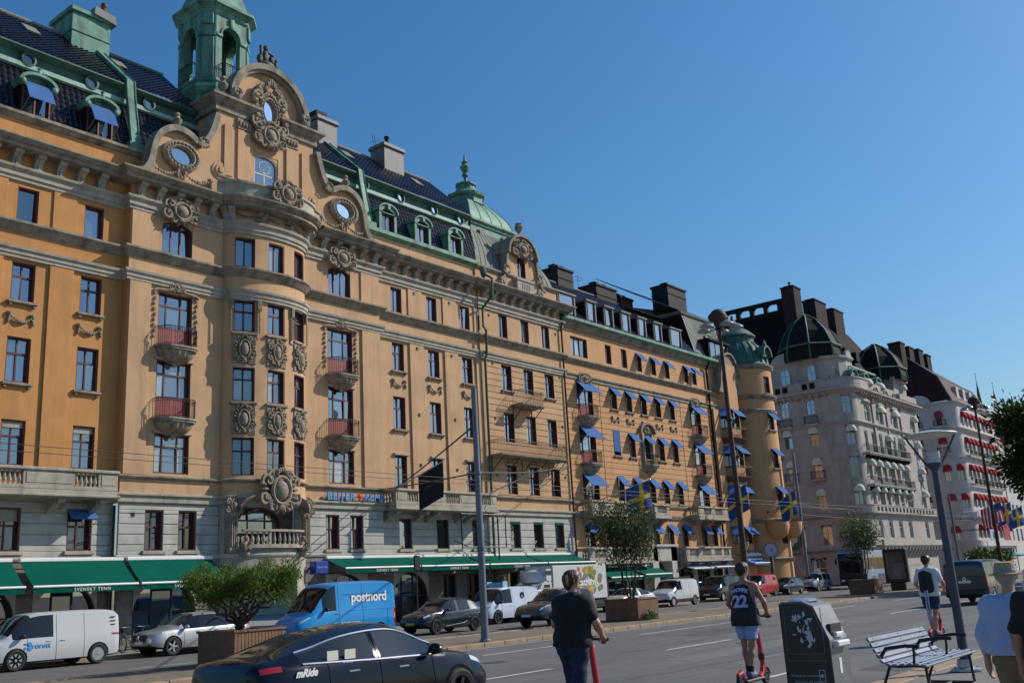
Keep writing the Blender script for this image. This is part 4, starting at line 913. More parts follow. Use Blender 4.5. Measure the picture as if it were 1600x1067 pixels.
def b1_pavilion():
    Z=MB(); seam_dome(Z,50.0,59.0,42.25,51.0,23.75,52.3,56.9,44.6,49.0,27.75,nx=16); part('zinc_dome',Z,M_zinc,B1,sharp=30)
    K=MB().box(52.15,57.05,44.4,49.2,27.3,28.1); K.mold([(0,28.05),(.1,28.1),(.1,28.25),(.25,28.35),(.25,28.5),(0,28.55)],[(52.15,49.2),(52.15,44.4),(57.05,44.4),(57.05,49.2)][0:],closed=False); part('cupola_base',K,M_copper,B1)
    K=MB(); seam_dome(K,52.1,57.1,44.35,49.2,28.5,53.4,55.8,45.7,47.9,30.75,nx=4); part('cupola',K,M_copper,B1,sharp=30)
    def o8(cx,cy,r): return [(cx+r*math.cos(R(22.5+45*i)),cy+r*math.sin(R(22.5+45*i))) for i in range(8)]
    F=MB(); F.grid([[(x,y,z) for x,y in o8(54.6,46.8,r)] for r,z in ((1.45,30.6),(1.3,30.7),(1.3,31.2),(1.5,31.3),(1.55,31.5),(.95,31.8),(.7,32.2),(.7,32.3),(.85,32.4),(.85,32.5),(.3,32.75),(0,32.8))],0,False,True)
    F.lathe([(.18,32.7),(.12,33.1),(.28,33.3),(.16,33.5),(.32,33.8),(.4,34.0),(.2,34.25),(.28,34.4),(.1,34.6),(.06,35.0),(0,35.3)],10,(54.6,46.8,0)); part('finial',F,M_copper,B1)
    for x in (53.2,55.9): part('roundel',MB().lathe([(.2,-.06),(.22,-.1),(.0,-.1)],14,ax='y'),M_black,B1,M=TR(x,44.36,27.7))
    gy=41.95; cx=54.75
    L=smooth([(52.1,23.1),(52.55,23.3),(52.85,23.9),(53.0,24.6),(53.15,25.3)],4); A=arc(cx,25.3,1.6,1.5,180,0,18); out=L+A+[(2*cx-x,z) for x,z in L[::-1]]
    win=(cx-.5,cx+.5,23.55,25.35)
    mb=MB(); mb.prism(L+[(53.15,22.9),(52.1,22.9)],gy,gy+.4); mb.prism([(2*cx-x,z) for x,z in L][::-1]+[(2*cx-52.1,22.9),(2*cx-53.15,22.9)],gy,gy+.4)
    panel(mb,53.15,56.35,22.9,25.35,[win],flat(gy),.4); arch_fill(mb,*win[:2],win[3],.5,gy+.02,gy+.3); mb.prism([(56.35,25.3)]+A[::-1]+[(53.15,25.3)],gy,gy+.4)
    mb.box(53.15,56.35,gy+.35,44.5,23,25.6); part('gable_wall',mb,M_mid,B1)
    mb=MB(); band(mb,A,.2,gy-.4,gy+.5); band(mb,arc(cx,25.3,1.45,1.35,180,0,18),.1,gy-.22,gy+.2); band(mb,L,.16,gy-.2,gy+.4); band(mb,[(2*cx-x,z) for x,z in L[::-1]],.16,gy-.2,gy+.4)
    mb.prism(arc(cx,25.3,1.75,1.65,0,180,16),gy+.4,44.4); part('gable_coping',mb,M_stoned,B1,sharp=60)
    window(B1,TR(win[0],gy,win[2]),1.,1.8,2,.6,arch=.5)
    mb=cartouche_mb(2.2,1.3,77,True,24); part('cartouche',mb,M_carve,B1,M=TR(cx,gy-.15,25.85))
    part('balustrade_panel',MB().cbox(cx-1.0,cx+1.0,gy-.35,gy+.05,22.45,23.35,.02).cbox(cx-1.08,cx+1.08,gy-.42,gy+.05,23.35,23.5,.02),M_stone,B1)
    for i in range(5): part('slot',MB().box(-.04,.04,-.02,.02,0,.5),M_black,B1,M=TR(cx-.4+.2*i,gy-.345,22.7))
    for sx in (-1,1):
        part('boss',MB().lathe([(0,-.2),(.12,-.18),(.2,-.1),(.3,-.12),(.42,-.04),(.45,0)],16,ax='y'),M_stone,B1,M=TR(cx+sx*2.2,gy-.02,23.0))
        part('rosette',cartouche_mb(.7,.7,66,False,16),M_carve,B1,M=TR(cx+sx*1.95,gy-.2,23.95))
    part('urn',MB().lathe([(.12,0),(.16,.1),(.08,.25),(.3,.55),(.34,.75),(.2,.85),(.28,1.0),(0,1.1)],10),M_carve,B1,M=TR(cx,gy,26.95))
b1_pavilion()
def b1_balconies():
    stone_balcony(B1,8.0,23.15,42,6.88,1.28,.9,bays=[(9.2,10.5),(12.3,13.5),(15.4,16.7),(18.0,19.0),(21.2,22.25)],brackets=(9,11.3,14.5,17.6,20.75,22.6))
    stone_balcony(B1,40.15,49.15,42,6.85,1.28,.9,bays=[(41.1,41.95),(44.35,45.6),(47.6,48.55)],brackets=(40.5,42.9,43.9,46.6,47.4,48.8))
    def iron(x0,x1,y,z,d,h,br,items):
        s=MB().cbox(x0,x1,y-d,y,z-.12,z,.02).cbox(x0-.05,x1+.05,y-d-.05,y,z-.05,z+.02,.01); o=part('balcony',s,M_stoned,B1)
        r=MB(); rail_iron(r,[(x0+.04,y),(x0+.04,y-d+.04),(x1-.04,y-d+.04),(x1-.04,y)],z,h,.12,.011); part('railing',r,M_iron,o)
        for x in br: part('strut',MB().tube([(x,y-d*.95,z-.1),(x,y-.05,z-1.0)],.03,5).tube([(x,y-.04,z-.1),(x,y-.04,z-1.1)],.025,5),M_iron,o)
    iron(52.55,55.05,41.88,14.05,1.05,1.0,(52.75,54.85),0); iron(49.95,57.3,41.88,10.42,1.15,1.0,(50.2,51.9,53.4,55.0,56.4,57.1),0)
b1_balconies()
# sign in raised letters, and the dark banner hung from a slanting pole
def b1_sign():
    M=mat('letter_blue',(.09,.30,.62),.4); 
    S=thing('wall_sign','blue raised letters reading BEIJER ALMA with a red emblem on the ochre band','sign',(37.4,41.4,7.05))
    for txt,x in (('BEIJER',36.55),('ALMA',39.05)):
        tot=0; wd=[]
        for ch in txt: wd.append({'I':.18,'M':.48}.get(ch,.36))
        x0=x-sum(wd)/2
        for ch,w in zip(txt,wd):
            part('letter',text_mb(ch,.56,.04,bold=.012).xf(UPR),M,S,M=TR(x0+w/2,41.33,7.03)); x0+=w
    part('emblem',MB().prism([(-.16,.2),(.16,.2),(.16,0),(0,-.16),(-.16,0)],-.04,.04).ell((0,-.05,.05),(.08,.03,.1),8,5),mat('emblem_red',(.55,.05,.02),.4),S,M=TR(37.95,41.33,7.2))
    part('rail',MB().box(35.6,40.0,41.4,41.44,7.18,7.22),M_black,S)
b1_sign()

# ------------------------------------------------------------------ building 2: the apricot block with blue blinds and round corner tower
B2=thing('apartment_building','apricot stucco apartment block with blue window blinds and a round copper-domed corner tower','building',(78,46,0))
Y2=42.05
def b2():
    single5=[65.3,67.65,69.95,72.25,74.55]; s4=[65.45,67.7,70.0,72.3,74.65]; s2=[65.55,67.9,70.3,72.5,74.85]
    ops=[(60.5,62.75,18.85,20.4)]+[(x,x+.85,18.85,20.45) for x in single5]+[(77.95,78.8,18.9,20.5),(79.5,80.3,18.9,20.5)]
    o4=[(x,x+.95,15.2,16.97) for x in s4]; o3=[(x,x+.95,11.5,13.5) for x in s4]; o2=[(x,x+.95,7.95,9.9) for x in s2]
    big=[(60.85,62.95,14.2,16.95),(60.85,62.95,10.65,13.45),(60.85,62.95,7.9,9.85),(78.35,80.3,14.2,16.95),(78.45,80.4,10.65,13.45),(78.5,80.45,7.9,9.85)]
    mz=[(60.75,62.0,4.45,6.25),(63.4,64.4,4.45,6.25),(65.6,66.6,4.45,6.25),(67.8,68.8,4.45,6.25),(70.2,71.3,4.45,6.25),(72.65,73.6,4.45,6.25),(75.05,76.0,4.45,6.25),(78.4,79.4,4.45,6.25),(80.3,81.3,4.45,6.25)]
    allop=ops+o4+o3+o2+big+mz
    mb=MB(); panel(mb,59.1,83.9,4.2,21.4,allop,flat(Y2))
    for a,b,c,d in courses(59.15,83.8,7.85,16.95,.43,allop,.045): mb.cbox(a,b,Y2-.03,Y2+.05,c,d,.01)
    for a in (63.9,76.6): mb.cbox(a,a+.06,Y2-.06,Y2+.05,7.85,16.9,.01)
    mb.box(96.3,96.5,46,58,.1,21.4)
    part('wall',mb,M_or,B2)
    P=[(59.15,Y2),(83.9,Y2)]
    class _S:
        def mold(s,pr,P): part('string_course',MB().mold(pr,P),M_stoned,B2)
    S=_S()
    S.mold([(0,16.97),(.1,17.0),(.1,17.2),(.2,17.3),(.2,17.4),(0,17.45)],P); S.mold([(0,18.2),(.15,18.3),(.3,18.5),(.3,18.6),(0,18.68)],P); S.mold([(0,7.5),(.1,7.55),(.16,7.68),(.16,7.75),(0,7.82)],P); S.mold([(0,6.6),(.12,6.65),(.2,6.85),(.2,6.95),(0,7.0)],P); S.mold([(0,20.9),(.1,20.95),(.25,21.2),(.4,21.35),(.4,21.42),(0,21.45)],P)
    part('gutter',MB().mold([(0,21.3),(.5,21.4),(.62,21.5),(.62,21.72),(.5,21.74),(.4,21.6),(0,21.75)],P),M_copper,B2)
    for x,zb,h in ((59.95,4.2,0),): pass
    d=MB().tube([(82.1,41.9,.2),(82.1,41.9,20.6),(82.1,41.5,21.3)],.1,8); part('downpipe',d,M_tile2,B2)
    part('pilaster',MB().cbox(82.5,83.8,Y2-.25,Y2+.1,7.8,16.95,.02),M_or,B2)
    # windows + blinds
    def win(o,cols=2,tr=.66,bl=True,sill=True,flp=True,**k):
        w=window(B2,TR(o[0],Y2,o[2]),o[1]-o[0],o[3]-o[2],cols,tr,mf=M_frameb,sill=sill,**k)
        if bl: flap(B2,TR(o[0],Y2-.02,o[3]-.02),o[1]-o[0],*( (.9,.95) if o[1]-o[0]>1.5 else (.66,.78)))
        return w
    for i,o in enumerate(ops): win(o,3 if i==0 else 2,0,bl=i>2,sill=False)
    for o in o4+o2: win(o)
    for i,o in enumerate(o3):
        if i==0:
            win(o,bl=False); part('blind',MB().box(.0,.95,-.06,-.03,.3,1.98),M_blue,B2,M=TR(o[0],Y2,o[2]))
        else: win(o)
    for o in big: win(o,3,.76,panel_h=.85 if o[2]>10 else 0,wide=[.28,.44,.28],sill=False)
    for o in mz: win(o,2,.62)
    for x in (60.75,78.3):
        for z in (14.15,10.6): iron_balcony(B2,x,x+2.25,Y2,z,.75,.9,.62)
    fm=festoon_mb(.9,.26,.07).mesh('festoon',M_carve)
    for x in s4: part('festoon',fm,None,B2,M=TR(x+.47,Y2-.04,14.5))
    for x in (61.9,79.3): part('cartouche',cartouche_mb(1.6,.7,int(x)),M_carve,B2,M=TR(x,Y2-.12,17.15))
    # carved frame of the middle third-floor window, its balcony and mezzanine balcony
    fr=MB().cbox(69.55,69.9,Y2-.2,Y2+.05,10.5,13.6,.02).cbox(71.05,71.4,Y2-.2,Y2+.05,10.5,13.6,.02); band(fr,arc(70.48,13.6,1.05,.75,0,180,14)[::-1],.2,Y2-.35,Y2+.1); fr.prism(arc(70.48,13.6,1.0,.7,0,180,14),Y2-.1,Y2+.1)
    fr.join(cartouche_mb(.9,.7,8),TR(70.48,Y2-.15,13.95)); part('aedicule',fr,M_carve,B2,sharp=60)
    iron_balcony(B2,69.6,71.4,Y2,11.0,.7,.9,.6)
    stone_balcony(B2,60.2,65.1,Y2,6.9,1.1,.85,bays=[(61.0,62.0),(63.2,64.2)],brackets=(60.6,62.6,64.7))
    stone_balcony(B2,69.3,71.7,Y2,6.9,.9,.85,bays=[(69.8,71.2)],brackets=(69.7,71.3))
    stone_balcony(B2,76.2,81.6,Y2,6.9,1.1,.85,bays=[(77.2,78.4),(79.2,80.5)],brackets=(76.6,78.8,81.2))
    stone_balcony(B2,59.6,68.4,Y2,3.45,1.0,.9,bays=[(60.3,61.8),(62.6,64.2),(65,66.4),(67,68)],brackets=(60,62.2,64.6,66.7))
    stone_balcony(B2,73.6,81.6,Y2,3.45,1.0,.9,bays=[(74.2,75.6),(76.4,77.8),(78.6,79.8),(80.3,81.2)],brackets=(73.9,76,78.2,81.2))
    g=MB(); gops=[(60.2,62.6,.12,2.7),(63.2,65.8,.12,2.7),(66.3,68.4,.12,2.7),(69.9,72.0,.12,3.3),(73.8,76.3,.12,2.9),(77,79.3,.12,2.9),(79.9,81.6,.12,2.7)]
    panel(g,59.15,83.9,.1,4.2,gops,flat(Y2+.04))
    for a,b,c,d in courses(59.2,83.8,.15,3.2,.5,gops): g.cbox(a,b,Y2-.02,Y2+.06,c,d,.03)
    arch_fill(g,69.9,72.0,3.3,1.05,Y2-.25,Y2+.2)
    g.box(69.0,69.9,Y2-.5,Y2+.1,.12,4.4); g.box(72.0,72.9,Y2-.5,Y2+.1,.12,4.4); g.box(69.0,72.9,Y2-.5,Y2+.1,3.3,4.4); g.cbox(68.8,73.1,Y2-.65,Y2+.1,4.4,4.6,.03)
    part('stone_wall',g,M_base,B2)
    for o in gops: window(B2,TR(o[0],Y2+.04,o[2]),o[1]-o[0],o[3]-o[2],2,.7,mf=M_iron,mp=M_paned,name='shop_window')
    # roof with box dormers, chimneys
    t=MB(); tile_field(t,59.1,81.2,(41.8,21.7),(45.6,26.2),.3,.36); tag(part('roof_tiles',t,M_tile,B2),None,kind='stuff')
    part('ridge_cap',MB().tube([(59.1,45.6,26.2),(81.2,45.6,26.2)],.1,6),M_zinc,B2)
    part('roof_back',MB().add([(59.1,45.6,26.15),(81.2,45.6,26.15),(81.2,54,21),(59.1,54,21)],[(0,1,2,3)]).add([(59.1,41.9,21.5),(81.2,41.9,21.5),(81.2,45.6,26.0),(59.1,45.6,26.0)],[(0,1,2,3)]),M_tile2,B2)
    Md=mat('dormer_zinc_brown',(.14,.125,.115),.6,var=.2)
    for x,w in ((59.4,2.3),(63.2,1.4),(65.75,1.4),(68.3,1.4),(70.9,1.4),(73.55,1.4),(76.3,2.1)):
        d=MB(); zb,zt=21.95,23.72; y=42.15
        d.box(x,x+.14,y,44.2,zb,zt).box(x+w-.14,x+w,y,44.2,zb,zt).box(x-.06,x+w+.06,y-.12,44.4,zt,zt+.12); o=part('dormer',d,Md,B2)
        part('cheek',MB().box(x-.02,x,y+.14,44.2,zb-.1,zt-.02),M_tile2,o)
        window(B2,TR(x+.14,y-.04,zb),w-.28,zt-zb,1,0,mf=Md,glass=.12,deep=0,name='dormer_window')
    Mch=_mats['chimney_slate']
    for x0,x1,zt in ((64.2,66.4,27.7),(69.9,73.1,27.4),(73.7,75.8,27.0),(82.6,86.2,30.0)):
        c=MB().box(x0,x1,45.4,47.2,24,zt-.2).cbox(x0-.1,x1+.1,45.3,47.3,zt-.2,zt,.03).box(x0-.03,x1+.03,45.35,47.25,zt-1.0,zt-.9); o=part('chimney',c,Mch,B2)
        for k in range(2): part('pot',MB().box(-.25,.25,-.3,.3,0,.35).cbox(-.3,.3,-.35,.35,.35,.42,.02),Mch,o,M=TR(x0+(x1-x0)*(.3+.4*k),46.3,zt))
    a=MB()
    for x in (68.0,81.6): a.tube([(x,46,26),(x,46,27.8)],.02,4).tube([(x-.6,46,27.6),(x+.7,46,27.7)],.015,4).tube([(x-.4,46,27.3),(x+.5,46,27.4)],.015,4)
    part('antenna',a,M_iron,B2)
    # corner pavilion: steep ribbed mansard and dormer, oriel, scroll gable, round tower with copper dome
    r=MB(); A=[(80.6,42.0,21.7),(88.2,42.0,21.7),(88.2,44.0,26.6),(82.2,44.0,26.6)]; r.add(A,[(0,1,2,3)])
    for i in range(1,20):
        t_=i/20; p=Vector(A[0]).lerp(Vector(A[1]),t_); q=Vector(A[3]).lerp(Vector(A[2]),t_); r.tube([p,q],.04,4,caps=False)
    part('zinc_mansard',r,M_zinc,B2)
    part('mansard_side',MB().add([(80.6,42.0,21.7),(82.2,44.0,26.6),(82.2,52,26.6),(80.6,52,21.7)],[(0,1,2,3)]).add([(88.2,44,26.6),(88.2,42,21.7),(88.2,52,21.7),(88.2,52,26.6)],[(0,1,2,3)]).add([(82.2,44,26.6),(88.2,44,26.6),(88.2,52,29.2),(82.2,52,29.2)],[(0,1,2,3)]),M_tile2,B2)
    part('roof_cornice',MB().mold([(0,26.4),(.25,26.5),(.3,26.7),(0,26.85)],[(82.0,52),(82.0,44.0),(88.2,44.0)]),M_zinc,B2)
    t=MB(); tile_field(t,74.5,88.2,(44.0,26.8),(48.5,29.5)); tag(part('roof_tiles',t,M_tile,B2),None,kind='stuff')
    o=part('dormer',MB().box(82.9,83.1,41.8,43.5,21.8,23.6).box(86.7,86.9,41.8,43.5,21.8,23.6).box(82.75,87.05,41.6,43.8,23.6,23.78),M_tile2,B2)
    window(B2,TR(83.1,41.78,21.8),3.6,1.8,3,0,mf=M_tile2,glass=.1,deep=0,name='dormer_window')
    PB=[(83.9,Y2),(84.6,41.15),(86.5,41.15),(87.25,42.2)]
    mb=MB()
    for (x0,y0),(x1,y1) in zip(PB,PB[1:]):
        L=math.hypot(x1-x0,y1-y0); ux,uy=(x1-x0)/L,(y1-y0)/L
        fn=lambda s,d,z,x0=x0,y0=y0,ux=ux,uy=uy:(x0+ux*s-uy*d,y0+uy*s+ux*d,z)
        a=.12; b=L-.12
        wo=[(a,b,4.6,6.2),(a,b,7.95,9.95),(a,b,11.6,13.6),(a,b,15.2,17.1)]
        panel(mb,0,L,.1,21.4,wo,fn)
        for o in wo:
            M=Matrix.Translation(fn(o[0],0,o[2]))@Matrix.Rotation(math.atan2(uy,ux),4,'Z'); window(B2,M,o[1]-o[0],o[3]-o[2],2,.66,mf=M_frame)
            flap(B2,M@Matrix.Translation((0,-.02,o[3]-o[2])),o[1]-o[0],.75,.8)
    part('oriel',mb,M_or,B2)
    for z in (14.3,10.7):
        s=MB().mold([(0,-.5),(.12,-.45),(.45,-.1),(.5,0),(0,.02)],PB); s.v=[(x,y,zz+z) for x,y,zz in s.v]; o=part('balcony',s,mat('oxblood_render',(.16,.045,.035),.8,var=.2,scale=2),B2)
        r=MB(); rail_iron(r,[(83.5,41.8),(84.4,40.72),(86.7,40.72),(87.6,41.8)],z,.95,.14); part('railing',r,M_iron,o)
    G=smooth([(83.2,18.6),(83.6,19.2),(83.9,20.3),(84.3,21.6),(85.0,22.3),(86.0,22.5),(86.9,22.0),(87.5,20.9),(88.0,19.6),(88.6,18.7)],4)
    mb=MB().prism(G,41.4,41.9); part('gable_wall',mb,M_carve,B2); mb=MB(); band(mb,G,.18,41.2,42.1); part('gable_coping',mb,M_stoned,B2,sharp=60)
    part('gable_window',MB().prism(arc(85.9,20.2,.6,.6,0,180,10)+[(85.3,18.8),(86.5,18.8)],41.3,41.42),M_paned,B2)
    mb=MB(); seam_dome(mb,83.5,88.3,42,46,22.3,84.8,87.0,43,45,24.6,nx=8); mb.lathe([(1.0,24.5),(1.1,24.7),(.7,25.1),(.3,25.4),(.25,25.9),(0,26.2)],10,(85.9,44,0)); part('copper_roof',mb,M_copperd,B2,sharp=30)
    cx,cy,Rr=90.5,42.7,3.15
    def tw(s,d,z): return (cx+(Rr-d)*math.cos(s),cy+(Rr-d)*math.sin(s),z)
    tops=[(R(a)-.16,R(a)+.16,z0,z1) for a in (-98,-30) for z0,z1 in ((4.5,6.2),(8.0,9.9),(11.6,13.5),(15.3,17.0),(18.9,20.6))]
    mb=MB(); panel(mb,R(-200),R(20),.1,21.6,tops,tw,.3,extra=[R(-200+220*i/44) for i in range(45)])
    for f in range(len(mb.s)): mb.s[f]=True
    part('tower',mb,M_or,B2,sharp=25)
    arcp=[tw(R(-200+220*i/40),0,0)[:2] for i in range(41)]
    for zz,pr in ((16.95,[(0,0),(.1,.05),(.18,.3),(0,.4)]),(18.3,[(0,0),(.15,.1),(.3,.3),(.3,.4),(0,.46)]),(6.5,[(0,0),(.12,.06),(.25,.3),(0,.4)]),(21.3,[(0,0),(.12,.05),(.3,.3),(.3,.4),(0,.5)]),(2.9,[(0,0),(.12,.06),(.25,.3),(0,.4)])): part('string_course',MB().mold([(o,zz+h) for o,h in pr],arcp),M_stoned,B2)
    for a in (-98,-30):
        for z0,z1 in ((4.5,6.2),(8.0,9.9),(11.6,13.5),(15.3,17.0),(18.9,20.6)):
            p,q=Vector(tw(R(a)-.16,0,z0)),Vector(tw(R(a)+.16,0,z0)); d=q-p; M=Matrix.Translation(p)@Matrix.Rotation(math.atan2(d.y,d.x),4,'Z')
            window(B2,M,d.length,z1-z0,2,.66,mf=M_frameb,sill=z0>7,deep=.02)
            if 7<z0<18: flap(B2,M@Matrix.Translation((0,-.02,z1-z0)),d.length,.75,.8)
    for a,zz in ((-118,6.2),(-80,6.2)):                       # rounded corbels at the tower foot
        p=tw(R(a),-.2,0); part('corbel',MB().lathe([(0,-1.3),(.55,-1.15),(.95,-.75),(1.1,-.2),(1.1,.3)],16),M_or,B2,M=TR(p[0],p[1],zz))
    D=MB().lathe([(3.35,21.6),(3.4,21.8),(3.15,22.0),(3.0,22.8),(2.65,23.7),(2.1,24.3),(1.9,24.4),(1.9,24.9),(2.1,25.0),(2.1,25.15),(1.5,25.7),(.7,26.2),(.45,26.4),(.5,26.6),(.2,27.0),(.15,27.4),(0,27.6)],24,(cx,cy,0))
    for i in range(24):
        a=2*math.pi*i/24; D.tube([(cx+r*math.cos(a),cy+r*math.sin(a),z) for r,z in ((3.17,22.0),(3.03,22.8),(2.68,23.7),(2.13,24.3))],.06,4,caps=False)
    part('tower_dome',D,M_copperd,B2,sharp=40)
    dd=MB(); p=tw(R(-95),-.1,0); band(dd,arc(p[0],22.6,.8,.9,0,180,12)[::-1],.18,p[1]-.3,p[1]+1.5); dd.prism(arc(p[0],22.6,.8,.9,0,180,12),p[1],p[1]+1.4); dd.lathe([(.2,0),(.25,.2),(.1,.5),(0,.7)],8,(p[0],p[1],23.6)); part('dome_dormer',dd,M_copperd,B2,sharp=60)
    # Bank sign and corner shopfront canopy
b2()
def bank_sign():
    S=thing('wall_sign','white letters reading Handelsbanken above the corner shopfront of the apricot block','sign',(85.7,40.9,3.5))
    part('board',MB().box(83.7,87.6,40.98,41.06,3.3,4.0),mat('sign_navy',(.02,.03,.07),.5),S)
    part('lettering',text_mb('Handelsbanken',.56,.02,bold=.008).xf(UPR),M_white,S,M=TR(85.65,40.94,3.5))
    part('support',MB().box(83.9,84.0,41.06,41.6,3.6,3.7).box(87.2,87.3,41.06,41.6,3.6,3.7),M_iron,S)
bank_sign()

# ------------------------------------------------------------------ buildings 3-5: hotels further along the quay
M_h3=mat('hotel_stone_pale',(.37,.335,.305),.85,var=.16,scale=.8,bump=.15,bscale=14,stain=((.22,.195,.175),(1.2,1.2,.2),.5,.65))
M_h4=mat('hotel_render_white',(.50,.475,.45),.85,var=.12,scale=.8,bump=.1,bscale=14,stain=((.32,.30,.28),(1.2,1.2,.2),.54,.6))
M_awn=mat('awning_ivory',(.62,.62,.48),.8,var=.08); M_red=mat('awning_red',(.38,.012,.02),.8,var=.15,scale=2)
def dome_awning(parent,M,w,out,h,m,_c={}):
    k=(round(w,2),out,h,m.name)
    if k not in _c:
        rows=[]
        for j in range(6):
            t=j/5*math.pi/2
            rows.append([(w/2-(w/2)*math.cos(a)*math.cos(t)**.6,-out*math.sin(a)*math.cos(t)**.8-.01,h*math.sin(t)) for a in [i*math.pi/12 for i in range(13)]])
        mb=MB().grid(rows,0,True); mb.grid([[(x,y,z-.16) for x,y,z in rows[0]],rows[0]],0,True)
        for i in (0,3,6,9,12): mb.tube([r[i] for r in rows],.012,3,caps=False)
        _c[k]=mb.mesh('awning',m,60)
    return part('awning',_c[k],None,parent,M=M)
def hotel(B,x0,x1,yw,yb,mw,maw,front,side,zt,belts,fr_m,aw=True,extra=()):
    """front along X at Y=yw and a west side along Y at X=x0 joined by a rounded corner"""
    rc=2.2; mb=MB()
    F=lambda s,d,z:(s,yw+d,z); W=lambda s,d,z:(x0+d,s,z)
    def fnW(s,d,z): return (x0+d,yb-s,z)          # s runs from the back corner towards the front
    fo=[f[:4] for f in front]; so=[(yb-f[1],yb-f[0],f[2],f[3]) for f in side]
    panel(mb,x0+rc,x1,.1,zt,fo,F,.4); panel(mb,0,yb-yw-rc,.1,zt,so,fnW,.4)
    cp=lambda s,d,z:(x0+rc-(rc-d)*math.cos(s),yw+rc-(rc-d)*math.sin(s),z)
    co=[(.48,1.09,f[2],f[3]) for f in extra]
    panel(mb,0,math.pi/2,.1,zt,co,cp,.35,extra=[i*math.pi/24 for i in range(13)])
    mb.box(x1-.2,x1,yw+.05,yb,.1,zt); mb.box(x0+.3,x1,yb-.3,yb,.1,zt)
    part('wall',mb,mw,B)
    path=[(x0,yb)]+[(x0,yw+rc)]+[cp(i*math.pi/16,0,0)[:2] for i in range(1,8)]+[(x0+rc,yw),(x1,yw),(x1,yw+2)]
    S=MB()
    for z,o,h in belts: S.mold([(0,z),(o*.3,z+h*.1),(o*.6,z+h*.5),(o,z+h*.7),(o,z+h),(0,z+h+.05)],path)
    part('string_course',S,mw,B)
    for f in front: 
        M=TR(f[0],yw,f[2]); window(B,M,f[1]-f[0],f[3]-f[2],2,.62,mf=fr_m,arch=f[4] if len(f)>4 else 0,t=.08)
        if len(f)>5 and f[5]: dome_awning(B,M@Matrix.Translation((-.05,-.02,(f[3]-f[2])-f[5]*.9)),f[1]-f[0]+.1,.75,f[5],maw)
    for f in side:
        M=Matrix.Translation((x0,f[1],f[2]))@Matrix.Rotation(R(-90),4,'Z'); window(B,M,f[1]-f[0],f[3]-f[2],2,.62,mf=fr_m,arch=f[4] if len(f)>4 else 0,t=.08)
        if len(f)>5 and f[5]: dome_awning(B,M@Matrix.Translation((-.05,-.02,(f[3]-f[2])-f[5]*.9)),f[1]-f[0]+.1,.35 if maw is M_awn else .6,f[5],maw)
    for f in extra:
        p=Vector(cp(.48,0,f[2])); q=Vector(cp(1.09,0,f[2])); d=q-p; M=Matrix.Translation(p)@Matrix.Rotation(math.atan2(d.y,d.x),4,'Z')
        window(B,M,d.length,f[3]-f[2],2,.62,mf=fr_m,arch=f[4],t=.08)
        if f[5]: dome_awning(B,M@Matrix.Translation((0,-.05,(f[3]-f[2])-f[5]*.9)),d.length,.7,f[5],maw)
    return path,cp
def iron_rail(B,pts,z,h=.95,slab=None,m=None):
    o=None
    if slab:
        s=MB().mold([(0,-.3),(slab,-.1),(slab,0),(-.3,0)],pts); s.v=[(x,y,q+z) for x,y,q in s.v]; o=part('balcony',s,m,B)
    r=MB(); P=[(p[0],p[1]) for p in pts]; rail_iron(r,P,z,h,.16,.014); part('railing',r,M_iron,o or B)
